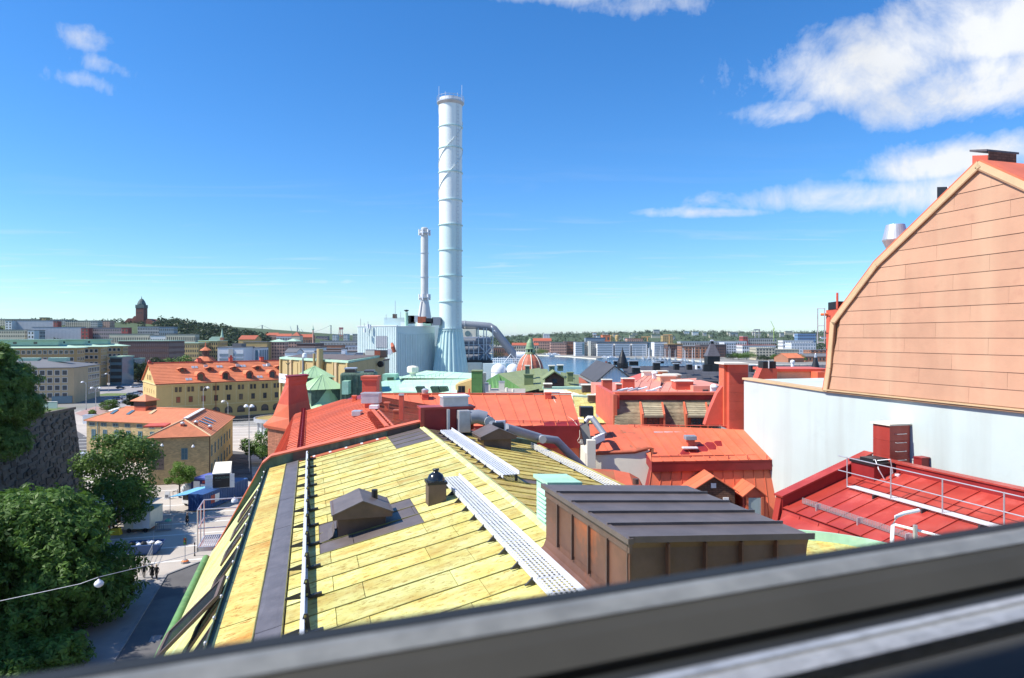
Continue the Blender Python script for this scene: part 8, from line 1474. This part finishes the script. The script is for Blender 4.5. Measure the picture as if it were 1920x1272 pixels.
# ------------------------------------------------------------------ people
def person(label, loc, rz, top, bottom, hair, stride=.28, group=None, bag=None, coat=False):
    t = T('person', label, 'person', loc, group, rz); s = stride
    J = dict(pel=(0, 0, .98, .15), spine=(0, 0, 1.22, .14), chest=(0, .01, 1.42, .155), neck=(0, 0, 1.54, .06), chin=(0, .02, 1.60, .075), head=(0, .015, 1.70, .095), crown=(0, 0, 1.78, .06),
        hl=(-.1, 0, .93, .10), kl=(-.1, s * .6, .52, .065), al=(-.1, s * .55 - .02, .09, .045), tl=(-.1, s * .55 + .16, .04, .035), hr=(.1, 0, .93, .10), kr=(.1, -s * .25, .5, .065), ar=(.1, -s, .12, .045), tr=(.1, -s + .15, .04, .035),
        sl=(-.19, 0, 1.44, .06), el=(-.25, -.08, 1.16, .045), wl=(-.24, .06, .94, .032), sr=(.19, 0, 1.44, .06), er=(.25, .04, 1.16, .045), wr=(.24, .16, .96, .032))
    E = [('pel', 'spine'), ('spine', 'chest'), ('chest', 'neck'), ('neck', 'chin'), ('chin', 'head'), ('head', 'crown'), ('pel', 'hl'), ('hl', 'kl'), ('kl', 'al'), ('al', 'tl'), ('pel', 'hr'), ('hr', 'kr'), ('kr', 'ar'), ('ar', 'tr'), ('chest', 'sl'), ('sl', 'el'), ('el', 'wl'), ('chest', 'sr'), ('sr', 'er'), ('er', 'wr')]
    for sd, w in (('l', 'wl'), ('r', 'wr')):
        x, y, z_, _ = J[w]; J['p' + sd] = (x, y + .02, z_ - .07, .026); E.append((w, 'p' + sd))
        for i in range(4): J['f%s%d' % (sd, i)] = (x, y - .03 + .022 * i, z_ - .125 - .01 * (i in (1, 2)), .009); J['g%s%d' % (sd, i)] = (x * .97, y - .02 + .022 * i, z_ - .165 - .012 * (i in (1, 2)), .008); E += [('p' + sd, 'f%s%d' % (sd, i)), ('f%s%d' % (sd, i), 'g%s%d' % (sd, i))]
        J['h' + sd + 't'] = (x * .9, y + .07, z_ - .09, .009); E.append(('p' + sd, 'h' + sd + 't'))
    ks = list(J); me = bpy.data.meshes.new('body'); me.from_pydata([J[k][:3] for k in ks], [(ks.index(a), ks.index(b)) for a, b in E], []); o = bpy.data.objects.new('body', me); COL.objects.link(o)
    md = o.modifiers.new('skin', 'SKIN'); o.modifiers.new('sub', 'SUBSURF').levels = 1
    for i, k in enumerate(ks): me.skin_vertices[0].data[i].radius = (J[k][3], J[k][3]); me.skin_vertices[0].data[i].use_root = (k == 'pel')
    dg = bpy.context.evaluated_depsgraph_get(); nm = bpy.data.meshes.new_from_object(o.evaluated_get(dg)); bpy.data.objects.remove(o); nm.materials.clear()
    sk = mat('skin', (.55, .34, .25), .6); sh = mat('shoe', (.02, .02, .02), .6)
    for m_ in (sk, top, bottom, sh): nm.materials.append(m_)
    for p in nm.polygons:
        c = p.center; p.use_smooth = True
        p.material_index = 0 if (c.z > 1.52 or (abs(c.x) > .2 and c.z < .93)) else (3 if c.z < .12 else (1 if c.z > (.55 if coat else .96) or abs(c.x) > .2 else 2))
    nm.name = 'body'; obj('body', nm, t, local=True)
    MB().lathe((0, -.01, 1.66), [(.10, .0), (.112, .05), (.10, .11), (.05, .16), (0, .17)], 14).build('hair', hair, t, local=True, smooth=True)
    MB().box((-.015, .105, 1.655), (.03, 0, 0), (0, .03, 0), Z * .04).build('nose', sk, t, local=True)
    if coat: MB().lathe((0, 0, 0), [(.26, .55), (.22, .8), (.185, 1.0), (.17, 1.2)], 16).build('coat_skirt', top, t, local=True, smooth=True)
    if bag: MB().box((.22, .05, .6), (.1, 0, 0), (0, .32, 0), Z * .3).build('bag', bag, t, local=True, bev=.02)
    return t
k1, k2, hr1, hr2 = mat('black_cloth', (.018, .018, .02), .9), mat('charcoal_cloth', (.045, .045, .05), .9), mat('fair_hair', (.42, .30, .16), .7), mat('dark_hair', (.05, .03, .02), .7)
yaw = math.atan2(-(-U.x), -U.y) ; yaw = math.atan2(U.x, -U.y)
person('person in long black coat walking with another on the pavement', G(285, 1087), 3.4, k1, k2, hr2, coat=True); person('person in black jacket carrying a dark bag on the pavement', G(293.5, 1088), 3.3, k1, k1, hr1, bag=k1)
person('person in dark clothes walking beside the chestnut branches', G(270, 1086), 3.5, k2, k1, hr2); person('person in dark trousers half under the tree', G(232, 1131), 3.2, k1, k2, hr2); person('person in black standing behind another under the tree', G(247, 1126), .4, k1, k1, hr2); person('lone person in black coat crossing the square', G(351, 985), 2.6, k1, k1, hr2, coat=True)
# ------------------------------------------------------------------ market containers and clutter on the square
m_cblue = mat('container_blue', (.035, .095, .26), .5, .12, .8, bump=.2, bscale=3); m_cblue2 = mat('awning_blue', (.16, .42, .66), .6); m_navy = mat('kiosk_navy', (.03, .035, .13), .5)
CF = Fr((-51.9, 109.4), d=(.985, -.17)); t = T('blue_container', 'long blue shipping container with a red and white poster', 'container', CF(1.2, 6)); MB().fbox(CF, 0, 2.6, 0, 13, .15, 2.75).build('shell', m_cblue, t)
for k in range(26): MB().fbox(CF, 2.6, 2.66, .25 + .5 * k, .5 + .5 * k, .3, 2.6).build('side_rib', m_cblue, t)
for k in range(5): MB().fbox(CF, .2 + .5 * k, .45 + .5 * k, -.05, 0, .3, 2.6).build('end_rib', m_cblue, t)
MB().fbox(CF, -.03, 2.63, -.03, 13.03, 2.75, 2.83).build('roof', m_cblue, t); MB().fbox(CF, 2.67, 2.7, 2.0, 3.1, .9, 2.2).build('red_poster', m_red2, t); MB().fbox(CF, 2.67, 2.7, 3.1, 4.3, .9, 2.2).build('white_poster', m_white, t)
AW = Fr((-54.2, 109.0), d=(.985, -.17)); t = T('blue_awning', 'light blue awning stretched beside the blue container', 'awning', AW(1, 2)); MB().hexa([AW(-.6, 0, 2.35), AW(2.2, 0, 2.75), AW(2.2, 7, 2.75), AW(-.6, 7, 2.35), AW(-.6, 0, 2.43), AW(2.2, 0, 2.83), AW(2.2, 7, 2.83), AW(-.6, 7, 2.43)]).build('cloth', m_cblue2, t)
for x, y in ((-.5, .1), (-.5, 6.9)): MB().tube([AW(x, y, 0), AW(x, y, 2.4)], .04, 6).build('pole', m_galv, t)
WF = Fr((-49.6, 113.0, 2.85), d=(.94, .36)); t = T('white_upper_container', 'white container booth set on the blue one with open doors and dark front', 'container', WF(1.3, 4)); MB().fbox(WF, 0, 2.7, .25, 11.5, 0, 2.35).build('shell', m_white, t); MB().fbox(WF, .05, 2.65, .18, .24, .08, 2.25).build('dark_front', m_dark, t); MB().fbox(WF, -.04, 2.74, .2, 11.55, 2.35, 2.45).build('roof', m_cream, t)
for k in range(4): MB().fbox(WF, -1.1, -.02, -.15, -.08, .05 + .58 * k, .6 + .58 * k).build('door_panel', m_white, t); MB().fbox(WF, 2.72, 3.4, -.25, -.18, .05 + .58 * k, .6 + .58 * k).build('door_panel', m_white, t)
lettering('POPUZAR', .5, WF(.35, .16, 1.55), WF.x, mat('sign_teal', (.10, .22, .20), .6), t); lettering('matbaren', .24, WF(.45, .16, 1.22), WF.x, mat('sign_grey', (.16, .17, .17), .6), t)
KF = Fr((-56.4, 120.0), d=(.97, -.2)); t = T('navy_kiosk', 'navy blue kiosk with white front panels and a red sign', 'kiosk', KF(1.4, 2)); MB().fbox(KF, 0, 3.6, 0, 5, 0, 3.0).build('shell', m_navy, t); MB().fbox(KF, -.1, 3.7, -.1, 5.1, 3.0, 3.12).build('roof', mat('kiosk_roof', (.10, .13, .40), .6), t); MB().fbox(KF, .5, 1.7, -.06, 0, .1, 2.7).build('white_panel', m_white, t); MB().fbox(KF, 1.9, 3.5, -.06, 0, .1, 2.2).build('counter_panel', m_white, t); MB().fbox(KF, 2.1, 2.7, -.08, -.06, .6, 1.9).build('hatch_window', m_glass, t); MB().fbox(KF, 2.3, 3.5, -.08, 0, 2.4, 2.8).build('red_sign', m_red2, t)
t = T('food_trailer', 'white covered food trailer with dark opening beside the awning', 'trailer', gxy(346, 113)); fr = Fr(gxy(341, 113)[:], d=(.95, -.3)); MB().fbox(fr, 0, 1.6, 0, 3.2, .4, 2.3).build('body', m_white, t, bev=.1); MB().fbox(fr, .2, 1.4, -.04, 0, 1.1, 2.0).build('hatch', m_dark, t); MB().fbox(fr, 1.7, 3.2, .5, 2.6, .3, 2.4).build('tent_side', m_cream, t)
for y in (.8, 2.4): MB().tube([fr(-.05, y, .33), fr(.2, y, .33)], .33, 12).build('wheel', m_tyre, t)
t = T('dome_tent', 'white inflated dome beside the food trailer', 'tent', gxy(352, 121)); MB().lathe((0, 0, 0), [(1.1, 0), (1.1, .8), (.9, 1.5), (.5, 1.9), (0, 2.05)], 16).build('shell', m_white, t, smooth=True, local=True)
for k, (px, py, lb) in enumerate(((314, 936, 'white A-board sign standing near the small round tree'), (276, 968, 'white A-board sign standing behind the pale trailer'))):
    p = G(px, py); t = T('sandwich_board', lb, 'sign', p); fr = Fr(p[:], .15 + .4 * k)
    for s in (-1, 1): MB().hexa([fr(-.4, s * .35, 0), fr(.4, s * .35, 0), fr(.4, s * .39, 0), fr(-.4, s * .39, 0), fr(-.4, s * .02, 1.3), fr(.4, s * .02, 1.3), fr(.4, s * .06, 1.3), fr(-.4, s * .06, 1.3)]).build('panel', m_white, t)
    MB().fbox(fr, -.28, .28, -.36, -.30, .35, .8).build('print', m_greym, t)
t = T('tree_guard', 'low steel guard around the small round tree', 'tree guard', gxy(336, 119.5)); 
for a in range(4): q = gxy(336, 119.5); MB().tube([q + V3((math.cos(a * 1.57 + .7), math.sin(a * 1.57 + .7), 0)), q + V3((math.cos(a * 1.57 + .7), math.sin(a * 1.57 + .7), 1.1))], .04, 5).build('post', m_iron, t); MB().tube([q + V3((math.cos(a * 1.57 + .7), math.sin(a * 1.57 + .7), 1.05)), q + V3((math.cos(a * 1.57 + 2.27), math.sin(a * 1.57 + 2.27), 1.05))], .035, 5).build('bar', m_iron, t)
TF = Fr(G(232, 1000)[:], d=(.96, .12)); t = T('box_trailer', 'pale box trailer with double doors under the trees', 'trailer', TF(1.5, 2)); MB().fbox(TF, 0, 3.6, 0, 4.6, .5, 2.9).build('body', m_cream, t, bev=.03); MB().fbox(TF, -.05, 3.65, -.05, 4.65, 2.9, 3.0).build('roof', mat('trailer_roof', (.45, .50, .40), .7), t); MB().fbox(TF, 1.3, 2.35, -.05, 0, .6, 2.7).build('door', m_white, t); MB().fbox(TF, 2.4, 3.45, -.05, 0, .6, 2.7).build('door', m_white, t); MB().fbox(TF, .3, .95, -.04, 0, 1.9, 2.1).build('nameplate', m_redd, t)
for x in (.7, 2.9): MB().tube([TF(x, -.05, .33), TF(x, .2, .33)], .33, 12).build('wheel', m_tyre, t)
SK = Fr(G(233, 1045)[:], d=(.98, .18)); t = T('blue_skip', 'blue open skip heaped with wrapped rubbish', 'skip', SK(2, 1)); MB().add([SK(*p) for p in ((.5, .3, .1), (3.6, .3, .1), (3.6, 2.0, .1), (.5, 2.0, .1), (0, 0, 1.35), (4.2, 0, 1.35), (4.2, 2.3, 1.35), (0, 2.3, 1.35))], [(0, 3, 2, 1), (0, 1, 5, 4), (1, 2, 6, 5), (2, 3, 7, 6), (3, 0, 4, 7)]).build('tub', m_cblue, t); MB().tube([SK(0, 0, 1.35), SK(4.2, 0, 1.35), SK(4.2, 2.3, 1.35), SK(0, 2.3, 1.35), SK(0, 0, 1.35)], .07, 6).build('rim', m_cblue, t)
random.seed(12)
for k in range(8):
    p = SK(.6 + .45 * k, .6 + random.uniform(0, 1.1), 1.2); tt = T('rubbish_bag', 'crumpled white and dark rubbish bag heaped in the blue skip', 'bag', p, 'rubbish bags in the skip'); r = random.uniform(.3, .5); MB().lathe((0, 0, 0), [(r * .6, -.2), (r, 0), (r * .9, r * .5), (r * .35, r * .85), (.05, r)], 9, mod=lambda k_, n: 1 + .15 * math.sin(k_ * 2.3)).build('sack', m_white if k % 3 else m_dark, tt, local=True)
t = T('mesh_fence', 'line of steel mesh fence panels around the skip', 'fence', G(285, 1050)); fa = [G(262, 1080), G(277, 1062), G(287, 1040), G(288, 1015)]
for a, e in zip(fa, fa[1:]):
    b = MB(); 
    for k in range(11): q = lp(a, e, k / 10); b.tube([q + Z * .1, q + Z * 1.4], .012, 4)
    for h_ in (.1, .75, 1.4): b.tube([a + Z * h_, e + Z * h_], .025, 5)
    b.build('mesh_panel', m_galv, t); MB().tube([a, a + Z * 1.5], .035, 6).build('post', m_galv, t)
t = T('barrier_stack', 'stack of grey crowd barriers with a green tarpaulin', 'barriers', G(297, 998)); q = G(291, 998); fr = Fr(q[:], .4)
for k in range(7):
    b = MB(); b.tube([fr(0, .12 * k, .1), fr(0, .12 * k, 1.3), fr(2.0, .12 * k, 1.3), fr(2.0, .12 * k, .1), fr(0, .12 * k, .2)], .03, 5)
    for j in range(1, 8): b.tube([fr(.25 * j, .12 * k, .2), fr(.25 * j, .12 * k, 1.3)], .015, 4)
    b.build('barrier', m_greym, t)
MB().lathe(fr(1.6, .5, 1.25), [(.5, 0), (.4, .25), (.15, .4), (0, .42)], 8).build('tarpaulin', mat('green_tarp', (.10, .36, .26), .6), t)
for k, (px, py, m_, lb) in enumerate(((196, 1000, mat('orange_plastic', (.75, .18, .03), .5), 'orange plastic barrier lying by the trailer'), (217, 1003, mat('yellow_plastic', (.75, .55, .04), .5), 'yellow plastic bin beside the trailer'), (278, 990, m_rust, 'rusty red machinery pile behind the trailer'))): p = G(px, py); t = T('site_object', lb, 'site equipment', p); MB().hexa([p + V3(q) for q in ((-.8, -.4, 0), (.8, -.4, 0), (.8, .4, 0), (-.8, .4, 0), (-.6, -.3, .9), (.6, -.3, 1.0), (.6, .3, 1.0), (-.6, .3, .9))]).build('body', m_, t, bev=.06); MB().tube([p + V3((-.5, 0, .95)), p + V3((0, 0, 1.15)), p + V3((.5, 0, 1.0))], .06, 6).build('handle', m_dark, t)
t = T('white_roll', 'long white rolled sheet lying by the trailer roof', 'roll', G(204, 985)); MB().tube([G(193, 985) + Z * 1.6, G(217, 986) + Z * 1.7], .28, 10).build('roll', m_white, t); MB().tube([G(205, 986), G(205, 986) + Z * 1.4], .05, 6).build('stand', m_iron, t)
p = G(347, 1056); t = T('traffic_light', 'temporary traffic light on an orange-banded concrete foot', 'traffic light', p); MB().tube([p + Z * .4, p + Z * 3.1], .05, 8).build('pole', m_galv, t); MB().box(p + V3((-.15, -.12, 2.3)), (.3, 0, 0), (0, .22, 0), Z * .85).build('head', m_dgut, t)
for k, c_ in enumerate(((.4, .02, .02), (.4, .25, .02), (.02, .3, .1))): MB().tube([p + V3((0, -.13, 3.0 - .27 * k)), p + V3((0, -.17, 3.0 - .27 * k))], .09, 12).build('lens', mat('lens%d' % k, c_, .3), t)
MB().lathe(p, [(.5, 0), (.45, .25), (.18, .45), (0, .46)], 8).build('foot', m_kerb, t); MB().lathe(p, [(.46, .25), (.35, .34), (.30, .38)], 8).build('orange_band', MATS['orange_plastic'], t)
for k, (px, py) in enumerate(((365, 1043), (376, 1032))): p = G(px, py); t = T('bollard', 'thin dark bollard at the kerb corner of the square', 'bollard', p, 'bollards at the kerb corner'); MB().lathe(p, [(.11, 0), (.1, .15), (.07, .2), (.07, 1.6), (.09, 1.65), (.05, 1.75)], 10).build('shaft', m_dark, t); MB().lathe(p, [(.075, 1.3), (.085, 1.32), (.085, 1.4), (.075, 1.42)], 10).build('band', m_white, t)
MB().box(G(278, 1205) + Z * .012, V * .9, U * 1.4, Z * .004).build('manhole_cover', m_kerb, label='grey rectangular drain cover in the street', cat='manhole')
MB().box(G(225, 1188) + Z * .13, V * .6, U * .9, Z * .004).build('pavement_hatch', m_kerb, label='dark rectangular hatch in the pavement', cat='hatch')
# lamps
def lamp(label, px, py, h, arms, group=None):
    p = G(px, py); t = T('street_lamp', label, 'street lamp', p, group); MB().tube([p, p + Z * (h * .5), p + Z * h], [.12, .09, .06], 8).build('pole', m_galv, t); MB().lathe(p, [(.18, 0), (.16, .6), (.1, .8)], 8).build('foot', m_greym, t)
    for s in arms:
        e = p + V3((1.5 * s, 0, h + .2)); MB().tube([p + Z * (h - .8), p + V3((.4 * s, 0, h + .1)), p + V3((1.0 * s, 0, h + .5)), e + Z * .15], .05, 6).build('arm', m_galv, t); MB().lathe(e, [(.5, -.25), (.45, 0), (.25, .22), (.08, .3)], 12).build('shade', m_white, t)
lamp('double-armed street lamp on the brick plaza', 179.5, 778, 9.5, (-1, 1)); lamp('single-armed street lamp beside the double-armed one', 161.5, 769, 10.5, (-1,)); lamp('street lamp with white shade in front of the barracks arches', 427.5, 812, 9.0, (-1,)); lamp('street lamp beside the bastion railing', 79, 757, 10, (-1,)); lamp('street lamp in the car park middle', 204, 735, 9, (-1,)); lamp('street lamp behind the red parked car', 226, 712, 9, (1,)); lamp('bare tall lamp post near the right round tree', 337, 688, 12, ()); lamp('street lamp by the barracks roof edge', 381, 800, 12.0, (1,)); lamp('tall multi-head lamp post on the pale quay', 467, 885, 13.5, (-.4, .4))
p = G(427, 838); t = T('round_road_sign', 'orange and blue round road signs on a short post', 'road sign', p); MB().tube([p, p + Z * 3.2], .05, 6).build('post', m_galv, t)
for k, m_ in enumerate((MATS['orange_plastic'], m_hzb, m_hzb)): MB().tube([p + V3((0, -.05, 3.0 - .8 * k)), p + V3((0, -.12, 3.0 - .8 * k))], .38 - .1 * k, 14).build('disc', m_, t)
hl = P(185.5, 1094, 52); t = T('hanging_street_lamp', 'white bowl street lamp hanging on a wire across the street', 'street lamp', hl); MB().lathe(hl, [(.0, -.30), (.14, -.28), (.30, -.16), (.34, .0), (.26, .14), (.10, .26), (.06, .34), (0, .36)], 18).build('shade', m_white, t, smooth=True); MB().tube([hl + Z * .34, hl + Z * .5], .06, 8).build('clamp', m_iron, t)
t = T('lamp_wire', 'thin wire carrying the hanging street lamp', 'wire', hl + Z * .5); MB().tube([P(-60, 1146, 50), P(0, 1127, 50.5), P(90, 1108, 51.2), P(150, 1095, 51.7), hl + Z * .48, P(270, 1062, 53.5), P(345, 1043, 55.5), P(425, 1018, 58)], .022, 5).build('wire', m_galv, t)
hl2 = P(440, 938, 60); t = T('hanging_street_lamp', 'white bowl street lamp hanging above the blue container', 'street lamp', hl2); MB().lathe(hl2, [(.27, -.16), (.28, 0), (.2, .15), (.06, .26), (0, .28)], 16).build('shade', m_white, t, smooth=True); MB().tube([hl2 + Z * .25, hl2 + Z * .45], .04, 6).build('clamp', m_iron, t)
# parasol and kerb bits on the plaza
p = G(222, 782); t = T('white_parasol', 'white parasol beyond the orange tiled roof', 'parasol', p); MB().lathe(p, [(3.2, 2.3), (1.6, 2.9), (0, 3.3)], 8).build('canopy', m_white, t); MB().tube([p, p + Z * 3.2], .05, 6).build('pole', m_galv, t)
p = G(155, 795); t = T('white_kiosk', 'small white cabin at the edge of the brick plaza', 'kiosk', p); MB().box(p, (3, .4, 0), (-.3, 2.4, 0), Z * 2.6).build('wall', m_white, t); MB().box(p + V3((-.2, -.2, 2.6)), (3.4, .45, 0), (-.35, 2.8, 0), Z * .15).build('roof', m_galv, t)

# ------------------------------------------------------------------ summer air over the city
hzm = bpy.data.materials.new('haze'); hzm.use_nodes = True; nt = hzm.node_tree; nt.nodes.clear(); o_ = nt.nodes.new('ShaderNodeOutputMaterial'); pv_ = nt.nodes.new('ShaderNodeVolumePrincipled'); pv_.inputs['Color'].default_value = (.80, .90, 1, 1); pv_.inputs['Density'].default_value = .000022; pv_.inputs['Anisotropy'].default_value = .2; nt.links.new(pv_.outputs[0], o_.inputs['Volume'])
MB().box((-31000, -700, -12), (62000, 0, 0), (0, 31500, 0), Z * 140).build('haze', hzm, kind='stuff', label='thin summer haze filling the air over the city', cat='haze')
